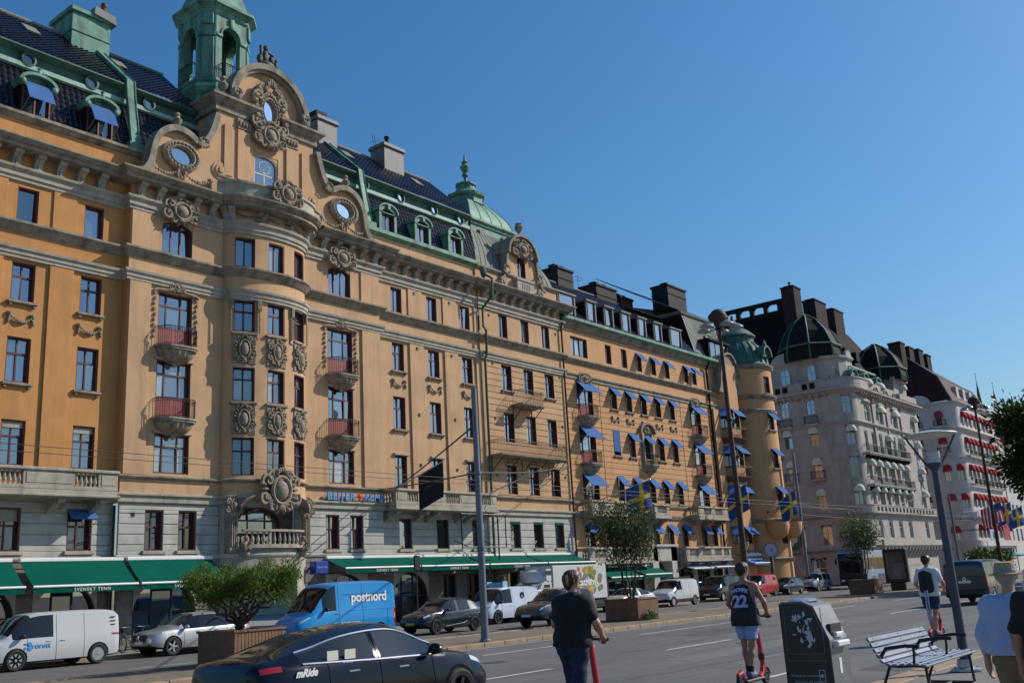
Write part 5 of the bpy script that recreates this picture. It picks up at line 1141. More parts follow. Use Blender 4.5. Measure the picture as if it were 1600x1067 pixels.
def b3():
    B=thing('hotel_building','pale stone hotel with ivory dome awnings, black mansard and copper-ribbed corner turret','building',(132,48,0))
    fl=[(9.3,11.7),(12.3,14.9),(15.9,18.5),(19.75,22.15)]; cols=[122.6,125.2,127.9,130.5,133.1,135.7]
    front=[]
    for i,(a,b) in enumerate(fl):
        if i<3: front+=[(x,x+1.25,a,b,.5,.75 if (i<2 or k in(3,5)) else 0) for k,x in enumerate(cols)]
        else: front+=[(123.9,125.9,a,b,.7,0),(128.6,130.7,a,b,.7,.8),(134.2,136.3,a,b,.7,.8)]
        front+=[(142.4,143.7,a,b,.5,.75)]
    front+=[(x,x+1.5,5.3,7.6,.7,0) for x in (123.2,127.0,130.8,134.6,141.6)]
    side=[(46.6,47.8,a,b,.5,q) for a,b,q in ((9.0,11.6,.75),(12.9,15.4,.75),(16.9,19.3,.75),(20.9,22.9,0))]+[(50.0,51.2,a,b,.5,q) for a,b,q in ((9.0,11.6,.75),(12.9,15.4,.75),(16.9,19.3,.75),(20.9,22.9,0))]+[(49.8,51.2,4.7,7.2,.6,0),(46.4,47.8,4.7,7.2,.6,0)]+[(47.6,49.6,.2,3.4,1.0,0),(52.4,54.4,.2,3.4,1.0,0)]
    ex=[(0,0,9.3,11.7,.4,.7),(0,0,12.6,15.2,.4,0),(0,0,16.6,19.0,.4,.7),(0,0,20.6,22.8,.4,0)]
    path,cp=hotel(B,119.5,145.3,42,58,M_h3,M_awn,front,side,24.2,[(3.9,.5,.4),(8.0,.5,.35),(19.2,.35,.3),(23.1,.8,.6)],M_framew,extra=ex)
    # balconies
    fb=[(121.7,42.0),(121.7,41.3),(137.6,41.3),(137.6,42.0)]
    for z in (11.75,15.65): iron_rail(B,fb,z,.95,.12,M_h3)
    for x in np.arange(122.2,137.6,.9): 
        for z in (11.5,15.4): part('corbel',MB().prism([(0,0),(-.6,0),(-.5,-.2),(0,-.5)],-.08,.08,'x'),M_tile2,B,M=TR(float(x),42,z))
    S=MB().mold([(0,8.3),(.55,8.3),(.55,9.15),(.6,9.2),(.6,9.3),(.3,9.3),(.3,8.5),(0,8.5)],path[1:]); part('parapet',S,M_h3,B)
    for x in np.arange(122.4,145,1.35): part('recess',MB().box(-.35,.35,-.01,.02,0,.5),M_tile2,B,M=TR(float(x),41.44,8.55))
    S=MB().mold([(0,4.1),(.6,4.1),(.9,4.4),(.9,5.05),(.6,5.1),(.6,4.5),(0,4.5)],[(121.7,42),(145.3,42),(145.3,44)]); part('parapet',S,M_h3,B)
    for x in np.arange(122.4,145,1.3): part('corbel',MB().prism([(0,.1),(-.8,.1),(-.7,-.3),(0,-1.3)],-.15,.15,'x'),M_h3,B,M=TR(float(x),42,4.1))
    for f in side[1:4]+side[5:8]:
        if f[2]>20 or 12<f[2]<14:
            y0,y1=f[0]-.25,f[1]+.25; iron_rail(B,[(119.5,y1),(119.05,y1),(119.05,y0),(119.5,y0)],f[2]-.05 if f[2]<20 else 19.7,.95,.05,M_h3)
    # curved loggia parapet and attic of the corner turret
    tx,ty=122.6,46.6
    ringp=[(tx+4.0*math.cos(a),ty+5.0*math.sin(a)) for a in [R(-70-200*i/30+0) for i in range(31)]][::-1]
    ringp=[(119.0,52.6)]+[(119.0,46)]+[(121.7-2.7*math.cos(t),44.2-2.7*math.sin(t)) for t in [i*math.pi/16 for i in range(1,8)]]+[(121.9,41.4),(124.8,41.4)]
    S=MB().mold([(0,23.6),(.12,23.65),(.12,23.8),(0,23.85),(0,24.85),(.1,24.9),(.1,25.05),(-.3,25.05),(-.3,23.6)],ringp); part('parapet',S,M_h3,B)
    for y in (46.4,47.4,50.0,51.0): part('recess',MB().box(-.02,.01,-.35,.35,0,.75),M_tile2,B,M=TR(118.99,y,24.0))
    A=[(120.6,52.6),(120.6,45.2),(121.6,43.6),(123.2,43.2),(125.2,43.2),(125.2,52.6)]
    mb=MB().prism(A,24,28.2,'z'); mb.mold([(0,27.7),(.15,27.8),(.3,28.0),(.3,28.2),(0,28.25)],A[:5]); 
    mb.prism([(50.4+1.7*math.cos(t),28.2+1.25*math.sin(t)) for t in [i*math.pi/12 for i in range(13)]],120.45,120.9,'x'); mb.prism([(124.2+.0+1.0*math.cos(t),28.2+.9*math.sin(t)) for t in [i*math.pi/12 for i in range(13)]],43.1,43.5,'y')
    part('turret_attic',mb,M_h3,B)
    for y,w in ((51.0,1.3),(47.4,1.1)):
        window(B,Matrix.Translation((120.45,y,25.0))@Matrix.Rotation(R(-90),4,'Z'),w,2.4,2,.6,mf=M_framew,arch=.5,deep=-.05,glass=.05)
    window(B,TR(123.6,43.08,25.0),1.1,2.2,2,.6,mf=M_framew,arch=.5,deep=-.05,glass=.05)
    for x in (126.75,132.0,137.6):                         # pilasters between the window bays of the front
        part('pilaster',MB().cbox(x-.28,x+.28,41.82,42.05,9.3,23.1,.03),M_h3,B); part('capital',cartouche_mb(.7,.8,int(x)),M_carve,B,M=TR(x,41.75,22.6))
    for x in np.arange(122.3,145,.9): part('modillion',MB().prism([(0,0),(-.6,0),(-.55,-.2),(-.15,-.5),(0,-.55)],-.12,.12,'x'),M_h3,B,M=TR(float(x),42,23.3))
    for y in np.arange(45.0,58,.9): part('modillion',MB().prism([(0,0),(-.6,0),(-.55,-.2),(-.15,-.5),(0,-.55)],-.12,.12,'x'),M_h3,B,M=Matrix.Translation((119.5,float(y),23.3))@Matrix.Rotation(R(-90),4,'Z'))
    for x in (124.55,129.85,135.15):
        part('window_hood',MB().prism(arc(0,0,1.2,.35,0,180,10),-.3,.05),M_h3,B,M=TR(x,42,22.25))
    # turret dome: black with copper ribs
    def dome(cx,cy,r0,z0,z1,n=8,sy=1.,m=M_tile2):
        prof=[(r0,z0),(r0*1.02,z0+(z1-z0)*.12),(r0*.96,z0+(z1-z0)*.35),(r0*.78,z0+(z1-z0)*.6),(r0*.45,z0+(z1-z0)*.85),(r0*.06,z1)]
        D=MB(); D.grid([[(cx+r*math.cos(R(22.5+45*i)),cy+r*sy*math.sin(R(22.5+45*i)),z) for i in range(n)] for r,z in prof],0,False,True); o=part('turret_dome',D,m,B)
        for i in range(n): part('rib',MB().tube([(cx+r*1.01*math.cos(R(22.5+45*i)),cy+r*sy*1.01*math.sin(R(22.5+45*i)),z+.03) for r,z in prof],.11,6),M_copperd,o)
        k=1.03; z=z0+(z1-z0)*.3; part('rib',MB().tube([(cx+r0*k*math.cos(R(22.5+45*i)),cy+r0*k*sy*math.sin(R(22.5+45*i)),z) for i in range(8)],.12,5,closed=True),M_copperd,o)
    dome(123.2,47.8,3.9,28.0,34.6); dome(140.5,45.0,3.8,27.0,32.8)
    part('turret_attic',MB().box(138.2,143.6,42.4,47,24.2,27.3).mold([(0,26.9),(.3,27.1),(.3,27.3),(0,27.35)],[(138.2,45),(138.2,42.4),(143.6,42.4),(143.6,45)]),M_h3,B)
    window(B,TR(141.0,42.4,24.6),1.3,2.2,2,.6,mf=M_framew,arch=.5,deep=-.03,glass=.06); dome_awning(B,TR(140.95,42.35,26.0),1.4,.7,.7,M_awn)
    S=MB().mold([(0,23.9),(.5,24.0),(.5,24.75),(.3,24.8),(.3,24.2),(0,24.2)],[(137.9,43.5),(137.9,42),(144,42),(144,43.5)]); part('parapet',S,M_h3,B)
    # mansard with copper gutter, dormers, ridge arcade and chimneys
    S=MB().box(124,138.5,42.0,42.3,24.1,25.1); part('attic_wall',S,M_h3,B)
    for x in (125.4,129.2,133.0,136.4): 
        q=MB(); band(q,arc(0,0,.75,.75,0,180,12)[::-1],.12,-.16,.05); q.ell((0,-.05,.3),(.2,.12,.25),8,5)
        for sg in (-1,1): q.tube([(0,-.06,.1),(sg*.3,-.08,.35),(sg*.55,-.06,.25)],.06,5)
        part('fan_relief',q,M_carve,B,M=TR(x,42,23.85),sharp=60)
    mb=MB().add([(120.8,43.2,24.6),(145.0,43.2,24.6),(145.0,44.4,27.4),(121.6,44.4,27.4)],[(0,1,2,3)]).add([(121.6,44.3,27.4),(145.0,44.3,27.4),(145.0,50,36.0),(126.5,50,36.0)],[(0,1,2,3)])
    mb.add([(120.2,44.0,24.2),(120.2,62,24.2),(126.5,62,36.8),(126.5,50,36.8)],[(3,2,1,0)]).add([(126.5,50,36.0),(145,50,36.0),(145,60,28),(126.5,62,28)],[(0,1,2,3)]).add([(145,43.2,24.2),(145,60,24.2),(145,50,36)],[(0,1,2)])
    part('roof',mb,mat('roof_slate_dark',(.013,.010,.011),.8,var=.4,scale=3,bump=.5,bscale=7,spec=.06),B)
    part('gutter',MB().tube([(124.5,44.05,27.5),(138.5,44.05,27.5)],.22,8),M_copper,B); part('gutter',MB().box(121.2,121.6,52.4,62,29.5,30.0),M_copper,B)
    part('roof_window',MB().box(121.1,121.5,56.6,57.9,30.4,32.6),M_paned,B)
    for x in (122.4,126.6,131.2):
        w=2.0; d=MB(); A_=arc(x+w/2,25.6,w/2,.75,0,180,12); d.box(x,x+.15,42.5,44.2,24.4,25.6).box(x+w-.15,x+w,42.5,44.2,24.4,25.6); band(d,A_[::-1],.14,42.3,44.5); d.prism(A_,42.6,44.4); o=part('dormer',d,M_copper,B,sharp=60)
        part('cheek',MB().box(x-.04,x,42.6,44.3,24.3,25.7),M_tile2,o); window(B,TR(x+.15,42.5,24.4),w-.3,1.5,2,0,mf=M_framew,glass=.1,deep=0)
        if x>123: dome_awning(B,TR(x+.1,42.4,25.0),w-.2,.75,.7,M_awn)
    for x,z in ((127.5,29.0),(131.5,29.0)): part('dormer',MB().box(x,x+1.2,44.6,46.6,z,z+1.3),M_tile2,B)
    # arcade wall on the ridge (sky shows through the arches)
    mb=MB(); ys=[52.4,54.4,56.6,58.8,61.0]
    ops=[(y,y+1.5,37.0,38.0) for y in (52.7,54.75,56.85,58.95)]
    panel(mb,51.0,61.5,36.0,38.4,ops,lambda s,d,z:(126.3+d,s,z),.5); panel(mb,51.0,61.5,36.0,38.4,ops,lambda s,d,z:(126.8-d,s,z),.01)
    for o in ops: mb.prism([(o[0],o[3]),(o[0],o[3]-.3),(o[0]+.3,o[3])],126.3,126.8,'x'); mb.prism([(o[1],o[3]),(o[1]-.3,o[3]),(o[1],o[3]-.3)],126.3,126.8,'x')
    mb.box(126.3,126.8,51.0,61.5,38.4,38.55)
    part('ridge_arcade',mb,M_tile2,B)
    for x,w,y,zt in ((124.6,2.4,50.3,39.6),(131.0,4.0,50,38.9),(138.0,3.6,50,38.8)):
        c=MB().box(x,x+w,y-.9,y+.9,33.5,zt-.3).cbox(x-.1,x+w+.1,y-1,y+1,zt-.3,zt-.1,.02).box(x+.3,x+w-.3,y-.6,y+.6,zt-.1,zt+.1); o=part('chimney',c,mat('chimney_brown',(.035,.024,.024),.85,var=.3,scale=2,bump=.3,bscale=8,spec=.15),B)
    part('pot',MB().lathe([(.12,0),(.12,.5),(.2,.55),(.2,.7),(0,.75)],8),M_tile2,B,M=TR(125.6,50.3,39.6))
    part('downpipe',MB().tube([(119.35,54.9,.2),(119.35,54.9,23.0)],.09,6),M_tile2,B)
    mat('sign_letter_pale',(.42,.46,.58),.5)
    # boards on the west wall and vertical hotel sign
    part('sign_rail',MB().box(139.0,139.1,41.0,41.06,10.6,18.6),M_black,B)
    for i,ch in enumerate('DIPLOMAT'): part('letter',text_mb(ch,.95,.09,bold=.01).xf(UPR).xf(Matrix.Rotation(R(-60),4,'Z')),_mats['sign_letter_pale'],B,M=TR(138.9,40.8,17.7-1.0*i))
    for y0,y1,c1,c2 in ((50.6,52.3,(.02,.10,.075),(.6,.6,.55)),(53.2,54.6,(.25,.10,.06),(.5,.45,.12))):
        s=thing('poster_board','framed green poster with a white drawing on the hotel side wall' if y0<52 else 'framed red and yellow poster beside the green poster on the hotel side wall','poster',(119.3,y1,4.4),0,'posters on the hotel side wall')
        part('frame',MB().box(119.28,119.46,y0,y1,4.4,6.6),mat('poster_frame',(.25,.25,.24),.5),s); part('sheet',MB().box(119.25,119.28,y0+.08,y1-.08,4.5,6.5),mat('poster_%d'%y0,c1,.5,var=.3,scale=1.5),s)
        part('print',MB().lathe([(0,-.01),(.42,-.01),(.42,0)],14,ax='x').join(MB().lathe([(0,-.01),(.3,-.01),(.3,0)],14,(0,.45,-.5),ax='x')) if y0<52 else MB().box(-.01,0,-.45,.45,-1.0,-.6).ell((0,.1,.2),(.012,.35,.5),10,6),mat('print_%d'%y0,c2,.5),s,M=TR(119.24,(y0+y1)/2-.2,5.75))
    return B
B3=b3()
def b4():
    B=thing('hotel_building','white hotel with rows of red dome awnings and a dark red mansard roof','building',(178,48,0))
    fl=[(10.2,12.4),(14.4,17.0),(18.9,21.4),(23.3,25.6)]; cols=[168.8,171.2,173.6,176.4,178.8,181.6,184.0,186.6]
    front=[(x,x+1.4,a,b,.5,.9) for a,b in fl for x in cols]+[(x,x+1.5,5.4,7.6,.5,.9) for x in cols]
    side=[(43.9,45.2,a,b,.5,.9) for a,b in fl]+[(47.6,48.8,a,b,.5,.9) for a,b in fl]+[(44.0,45.4,5.2,7.4,.6,.9),(51,52.3,10.2,12.4,.5,.9),(51,52.3,14.4,17,.5,.9)]
    path,cp=hotel(B,166,190,42,60,M_h4,M_red,front,side,27.2,[(3.9,.4,.4),(8.3,.4,.4),(17.9,.25,.3),(22.3,.6,.5),(26.7,.5,.4)],M_framew,extra=[(0,0,10.2,12.4,.4,.9),(0,0,14.4,17,.4,.9)])
    S=MB().mold([(0,8.6),(.7,8.6),(.7,9.5),(.5,9.55),(.5,8.9),(0,8.9)],path[1:-1]); part('parapet',S,M_h4,B)
    for x in np.arange(168.6,189.5,1.1): part('recess',MB().box(-.3,.3,-.01,.02,0,.5),M_tile2,B,M=TR(float(x),41.29,8.85))
    S=MB().mold([(0,4.2),(.6,4.2),(.6,5.1),(.4,5.1),(.4,4.5),(0,4.5)],path[2:-1]); part('parapet',S,M_h4,B)
    for f in side:
        if f[2]>18: iron_rail(B,[(166,f[1]+.3),(165.5,f[1]+.3),(165.5,f[0]-.3),(166,f[0]-.3)],f[2]-.05,.95,.08,M_h4)
    for z in (13.9,18.4): iron_rail(B,[(168.4,42),(168.4,41.4),(188.5,41.4),(188.5,42)],z,.9,.1,M_h4)
    for x in cols: part('flower_box',MB().cbox(-.1,1.5,-.5,-.2,0,.3,.03),mat('flower_box_dark',(.03,.05,.02),.9,var=.5,scale=9),B,M=TR(x,41.6,14.0))
    Mr=mat('roof_oxide_red',(.05,.016,.016),.7,spec=.15,var=.3,scale=2,bump=.4,bscale=6)
    mb=MB().add([(165.8,42.2,27.2),(190,42.2,27.2),(190,44.6,31.6),(167.4,44.2,31.6)],[(0,1,2,3)]).add([(165.8,60,27.2),(165.8,42.2,27.2),(167.4,44.2,31.6),(167.4,60,31.6)],[(0,1,2,3)]).add([(167.4,44.2,31.6),(190,44.6,31.6),(190,50,36),(171,49.5,36.2)],[(0,1,2,3)]).add([(167.4,60,31.6),(167.4,44.2,31.6),(171,49.5,36.2),(171,60,36.2)],[(0,1,2,3)])
    part('roof',mb,Mr,B)
    for pts in ([(167.4,44.2,31.6),(171,49.5,36.2)],[(165.8,42.2,27.2),(167.4,44.2,31.6)],[(167.4,44.2,31.6),(190,44.6,31.6)]): part('hip_flashing',MB().tube(pts,.1,5),M_zinc,B)
    A=[(47.4+2.0*math.cos(t),27.0+1.6*math.sin(t)) for t in [i*math.pi/14 for i in range(15)]]; part('gable_arch',MB().prism(A,165.6,166.4,'x'),M_h4,B)
    for x,z in ((166.6,38.3),(171.2,38.2),(176.6,38.6),(181.0,38.3)): part('chimney',MB().box(x,x+2.4,49,51,32,z-.3).cbox(x-.15,x+2.55,48.9,51.1,z-.3,z,.03),_mats['chimney_brown'],B)
    for x in (172,176,180,184): part('dormer',MB().box(x,x+1.3,42.8,44.6,28.2,30.2),M_h4,B)
    return B
B4=b4()
def b5():
    B=thing('spired_building','red-brown brick block with pointed spires beyond the red-awning hotel','building',(200,48,0))
    Mb=mat('brick_redbrown',(.17,.055,.05),.8,var=.25,scale=2,bump=.2,bscale=8)
    ops=[(x,x+1.4,z,z+2.2) for x in np.arange(193,222,3.0) for z in (5,9.2,13.4,17.6)]
    mb=MB(); panel(mb,191,224,.1,22,ops,flat(42),.3); panel(mb,0,14,.1,22,[],lambda s,d,z:(191+d,56-s,z)); part('wall',mb,M_h4,B)
    for o in ops: window(B,TR(o[0],42,o[2]),1.4,2.2,2,.6,mf=M_framew)
    mb=MB().add([(190.8,41.8,22),(224,41.8,22),(224,46,27),(192.5,46,27)],[(0,1,2,3)]).add([(190.8,56,22),(190.8,41.8,22),(192.5,46,27),(192.5,56,27)],[(0,1,2,3)]).add([(192.5,46,27),(224,46,27),(224,54,26),(192.5,54,26)],[(0,1,2,3)]); part('roof',mb,Mb,B)
    for x,y,r,zb,zt in ((191.6,44.0,1.5,24.5,33.6),(203.5,44.0,2.0,24.0,33.4)):
        part('spire',MB().lathe([(r,20),(r,zb),(r*1.25,zb+.2),(r*.55,zb+2.8),(r*.3,zb+4.5),(.05,zt),(.03,zt+1.4),(.12,zt+1.5),(0,zt+1.7)],10,(x,y,0)),Mb,B)
    part('domed_roof',MB().lathe([(3.2,20),(3.2,24),(3.3,24.5),(2.6,26.3),(1.2,27.6),(.5,28.4),(0,30)],14,(196.5,44.5,0)),Mb,B)
    part('stepped_gable',MB().prism([(200,22),(207,22),(207,25),(206,25),(206,27),(205,27),(205,29),(202,29),(202,27),(201,27),(201,25),(200,25)],42.2,42.8),Mb,B)
b5()
def far_blocks():
    Mf=mat('far_render',(.38,.33,.28),.9,var=.15,scale=.6)
    for i,(x0,x1,h,lab) in enumerate(((228,262,21,'distant pale block past the spired building'),(265,310,19,'farthest pale block at the end of the quay'))):
        B=thing('far_building',lab,'building',(x0,44,0)); ops=[(x,x+1.5,z,z+2) for x in np.arange(x0+1.5,x1-2,3.4) for z in np.arange(4,h-3,3.8)]
        mb=MB(); panel(mb,x0,x1,.1,h,ops,flat(42),.3); panel(mb,0,14,.1,h,[],lambda s,d,z:(x0+d,56-s,z)); part('wall',mb,Mf,B)
        g=MB()
        for o in ops: g.box(o[0],o[1],42.2,42.25,o[2],o[3])
        tag(part('window_glass',g,M_paned,B),None,kind='stuff')
        part('roof',MB().prism([(41.7,h),(46,h+5),(52,h+5),(56.3,h)],x0-.3,x1+.3,'x'),M_tile2,B)
    # blocks up the side street and the rear wall that closes the view between the hotels
    for x0,x1,y0,y1,h,lab in ((97.2,98.0,60,150,20,'stucco side of the block running up the cross street'),(100,118,150,160,22,'block closing the end of the near cross street'),(146,165.8,62,80,24,'dark rear block in the gap between the two hotels')):
        B=thing('far_building',lab,'building',(x0,y0,0)); mb=MB().box(x0,x1,y0,y1,.0,h); part('wall',mb,Mf,B); part('roof',MB().prism([(x0-.3,h),((x0+x1)/2,h+4),(x1+.3,h)],y0-.3,y1+.3,'y'),M_tile2,B)
far_blocks()

# ------------------------------------------------------------------ vehicles
M_glassv=glass_pane('vehicle_glass',(.008,.009,.011),(.85,.92,1),.0,.01)
M_well=mat('wheel_well',(.006,.006,.006),.9)
M_trim=mat('plastic_trim',(.02,.02,.021),.6)
M_lamp=glass_pane('headlamp_lens',(.35,.37,.40),(1,1,1),.15,.05)
M_tail=mat('tail_lamp_red',(.30,.006,.01),.15,coat=.5)
M_rim=mat('alloy_silver',(.50,.51,.53),.3,metal=.8); M_rimd=mat('alloy_dark',(.05,.05,.055),.35,metal=.6)
M_plate=mat('number_plate',(.7,.7,.68),.5); M_platey=mat('number_plate_yellow',(.62,.38,.03),.5)
def paint(name,col,rough=.32,metal=0,coat=.5): return mat('paint_'+name,col,rough,metal,coat=coat,spec=.5)
def wheel_meshes(r,w,rim_mat,spokes,cover=False,_c={}):
    k=(r,w,rim_mat.name,spokes,cover)
    if k not in _c:
        t=MB().lathe([(r*.66,-w/2),(r*.86,-w/2-.012),(r*.97,-w/2+.02),(r,-w*.2),(r,w*.2),(r*.97,w/2-.02),(r*.86,w/2+.012),(r*.66,w/2)],28,ax='y')
        q=MB().lathe([(r*.67,-w/2),(r*.68,-w/2+.01),(r*.66,-w/2+.03),(r*.60,-w/2+.05),(r*.60,w/2-.02)],28,ax='y'); q.lathe([(r*.62,w*.05),(0,w*.05)],24,ax='y',mi=1)
        for i in range(spokes):
            a=2*math.pi*i/spokes; hw=(.11 if not cover else .8/spokes*1.6)
            p=[(r*.10,-hw*r*1.0),(r*.62,-hw*r*(.75 if not cover else 2.0)),(r*.62,hw*r*(.75 if not cover else 2.0)),(r*.10,hw*r*1.0)]
            s=MB().prism(p,-w/2+.015,-w/2+.045,'y'); q.join(s,Matrix.Rotation(-a,4,'Y'))
        q.lathe([(0,-w/2-.005),(r*.14,-w/2),(r*.16,-w/2+.03)],12,ax='y')
        _c[k]=(t.mesh('tyre',M_rub),q.mesh('rim',[rim_mat,M_well]))
    return _c[k]
def cat(P,u):
    i=min(int(u),len(P)-2); t=u-i; a,b,c,d=P[max(i-1,0)],P[i],P[i+1],P[min(i+2,len(P)-1)]
    return [.5*((2*q)+(r-p)*t+(2*p-5*q+4*r-s)*t*t+(3*q-p-3*r+s)*t**3) for p,q,r,s in zip(a,b,c,d)]
def vehicle(name,label,pos,rz,st,col,wheels,glass,ws=None,rw=None,wr=.33,ww=.21,rim=None,spokes=5,cover=False,clad=False,lights=(None,None),seams=(),handles=(),plate=(1,1),roof=None,chrome=None,mirror=None,group='cars and vans along the far lane',catg='car',lower=None,plate_m=None,hl_rows=(3,),body_rows=None,mirror_m=None):
    """car body lofted through stations (x, z bottom, z belt, z roof, half widths low/belt/roof); front is +x"""
    root=thing(name,label,catg,pos,rz,group)
    n=5; U=[i/n for i in range((len(st)-1)*n+1)]; S=[cat(st,u) for u in U]
    def sec(s):
        x,zb,zw,zt,wl,wb,wt=s; g=max(zt-zw,.02); zt=zw+g
        zm=zb+(zw-zb)*.55
        return [(x,0,zb),(x,wl*.8,zb),(x,wl*.97,zb+.06),(x,wl*1.0,zb+(zw-zb)*.28),(x,max(wl,wb)*1.005,zm),(x,wb+(max(wl,wb)-wb)*.3,zw-.07),(x,wb-.01,zw),(x,wt+.035+.1*(wb-wt),zt-.10*min(1,g/.3)),(x,wt*.86,zt-.015),(x,wt*.45,zt+.012),(x,0,zt+.018)]
    # columns: 0 floor 1 rocker 2 low side 3 mid 4 upper 5 shoulder 6 glass 7 roof edge 8,9 roof
    rows=[sec(s) for s in S]; m=len(rows[0]); v=[];f=[];mi=[]
    full=[r+[(x,-y,z) for x,y,z in r[-2:0:-1]] for r in rows]; k=len(full[0])
    for r in full: v+=r
    mats=[col,M_glassv,M_glassv,M_glassv,M_trim,M_lamp,M_tail,M_well,roof or col,lower or M_trim]
    def m_of(x,c):
        c=c if c<m-1 else 2*(m-1)-1-c
        if c==6 and any(a<=x<=b for a,b in glass): return 1
        if c in (7,8,9) and ws and ws[0]<=x<=ws[1]: return 2 if c>7 or True else 0
        if c in (7,8,9) and rw and rw[0]<=x<=rw[1]: return 3
        if lights[0] and c in lights[0][2] and lights[0][0]<=x<=lights[0][1]: return 5
        if lights[1] and c in lights[1][2] and lights[1][0]<=x<=lights[1][1]: return 6
        if c<=1: return 4
        if clad and c==2: return 9
        if c in (7,8,9) and roof: return 8
        return 0
    for j in range(len(full)-1):
        x=(S[j][0]+S[j+1][0])/2
        for c in range(k):
            c2=(c+1)%k; f.append((j*k+c,j*k+c2,(j+1)*k+c2,(j+1)*k+c)); mi.append(m_of(x,c))
    f.append(tuple(range(k-1,-1,-1))); mi.append(0); f.append(tuple((len(full)-1)*k+i for i in range(k))); mi.append(0)
    me=bpy.data.meshes.new('body'); me.from_pydata(v,[],f)
    for q in mats: me.materials.append(q)
    me.polygons.foreach_set('material_index',mi); me.polygons.foreach_set('use_smooth',[True]*len(f)); me.update()
    bm=bmesh.new(); bm.from_mesh(me); bmesh.ops.remove_doubles(bm,verts=bm.verts,dist=1e-4); bmesh.ops.recalc_face_normals(bm,faces=bm.faces); bm.to_mesh(me); bm.free()
    o=bpy.data.objects.new('body',me); COL.objects.link(o)
    hw=max(s[4] for s in st)
    cm=MB()
    for x in wheels:
        for sg in (-1,1): cm.lathe([(0,0),(wr*1.13,0),(wr*1.13,.34),(0,.34)],28,(x,(hw+.1) if sg>0 else -(hw+.1)-.0,wr+.01),ax='y',sm=True) if sg<0 else cm.lathe([(0,-.34),(wr*1.13,-.34),(wr*1.13,0),(0,0)],28,(x,hw+.1,wr+.01),ax='y',sm=True)
    cme=cm.mesh('cut',M_well); b2=bmesh.new(); b2.from_mesh(cme); bmesh.ops.remove_doubles(b2,verts=b2.verts,dist=1e-5); bmesh.ops.recalc_face_normals(b2,faces=b2.faces); b2.to_mesh(cme); b2.free()
    co=bpy.data.objects.new('cut',cme); COL.objects.link(co)
    md=o.modifiers.new('b','BOOLEAN'); md.object=co; md.operation='DIFFERENCE'; md.solver='EXACT'; md.material_mode='TRANSFER'
    dg=bpy.context.evaluated_depsgraph_get(); dg.update(); em=o.evaluated_get(dg).to_mesh()
    V=[tuple(q.co) for q in em.vertices]; polys=[(tuple(p.vertices),p.material_index) for p in em.polygons]
    o.evaluated_get(dg).to_mesh_clear(); bpy.data.objects.remove(o); bpy.data.objects.remove(co)
    groups={}
    for vs,i in polys: groups.setdefault(i if i in (1,2,3,5,6) else 0,[]).append((vs,i))
    names={0:'body',1:'side_window',2:'windscreen',3:'rear_window',5:'headlight',6:'tail_light'}
    def emit(nm,pl):
        ids=sorted({q for vs,_ in pl for q in vs}); mp={q:i for i,q in enumerate(ids)}
        mb=MB(); mb.v=[V[q] for q in ids]; mb.f=[tuple(mp[q] for q in vs) for vs,_ in pl]; mb.m=[i for _,i in pl]; mb.s=[True]*len(pl)
        return part(nm,mb,mats,root,world=False,sharp=32)
    for g,pl in groups.items():
        if g==0: emit('body',pl); continue
        par={}
        def find(a):
            while par.setdefault(a,a)!=a: a=par[a]
            return a
        for vs,_ in pl:
            for q in vs[1:]: par[find(q)]=find(vs[0])
        isl={}
        for vs,i in pl: isl.setdefault(find(vs[0]),[]).append((vs,i))
        for q in isl.values(): emit(names[g],q)
    def at(x):
        us=[S[i][0] for i in range(len(S))]; j=max(i for i in range(len(us)) if us[i]<=x) if x>=us[0] else 0; j=min(j,len(S)-2); t=(x-us[j])/max(1e-6,us[j+1]-us[j]); t=min(1,max(0,t))
        return [tuple(a+(b-a)*t for a,b in zip(p,q)) for p,q in zip(rows[j],rows[j+1])]
    root_at=at
    tm,rm=wheel_meshes(wr,ww,rim or M_rim,spokes,cover)
    for x in wheels:
        for sg in (-1,1):
            M=Matrix.Translation((x,sg*(hw-.11),wr))@(Matrix.Rotation(math.pi,4,'Z') if sg>0 else Matrix())
            w=part('wheel',MB().lathe([(0,0),(.1,0),(.1,.08),(0,.08)],8,ax='y'),M_well,root,M=M,world=False); part('tyre',tm,None,w,world=False); part('rim',rm,None,w,world=False)
    for sg in (-1,1):
        for (x,hi) in seams:
            P=at(x); part('door_seam',MB().tube([(p[0],sg*(p[1]+.002),p[2]) for p in P[2:(8 if hi else 7)]],.006,4,caps=False),M_well,root,world=False)
        for x in handles:
            P=at(x); p=P[5]; part('door_handle',MB().bbox(p[0]-.1,p[0]+.1,sg*(p[1]+.012)-.018,sg*(p[1]+.012)+.018,p[2]-.075,p[2]-.045,.008),M_chrome if chrome else col,root,world=False)
        if mirror:
            P=at(mirror); p=P[6]; part('wing_mirror',MB().ell((p[0]+.02,sg*(p[1]+.14),p[2]+.08),(.08,.13,.085),10,6).tube([(p[0],sg*p[1],p[2]+.02),(p[0],sg*(p[1]+.1),p[2]+.05)],.025,5),mirror_m or M_trim,root,world=False)
        if chrome:
            a,b=chrome; xs=[a+(b-a)*i/24 for i in range(25)]
            top=[at(x)[7] for x in xs]; bot=[at(x)[6] for x in xs]
            part('window_trim',MB().tube([(p[0],sg*(p[1]+.006),p[2]) for p in bot],.016,5).tube([(p[0],sg*(p[1]+.006),p[2]+.004) for p in top],.018,5),M_chrome,root,world=False)
    xf,xr=st[-1][0],st[0][0]
    pm=plate_m or M_plate
    if plate[0]: part('number_plate',MB().box(xf-.05,xf+.025,-.26,.26,plate[0],plate[0]+.11),pm,root,world=False)
    if plate[1]: part('number_plate',MB().box(xr-.025,xr+.05,-.26,.26,plate[1],plate[1]+.11),pm,root,world=False)
    return root,at
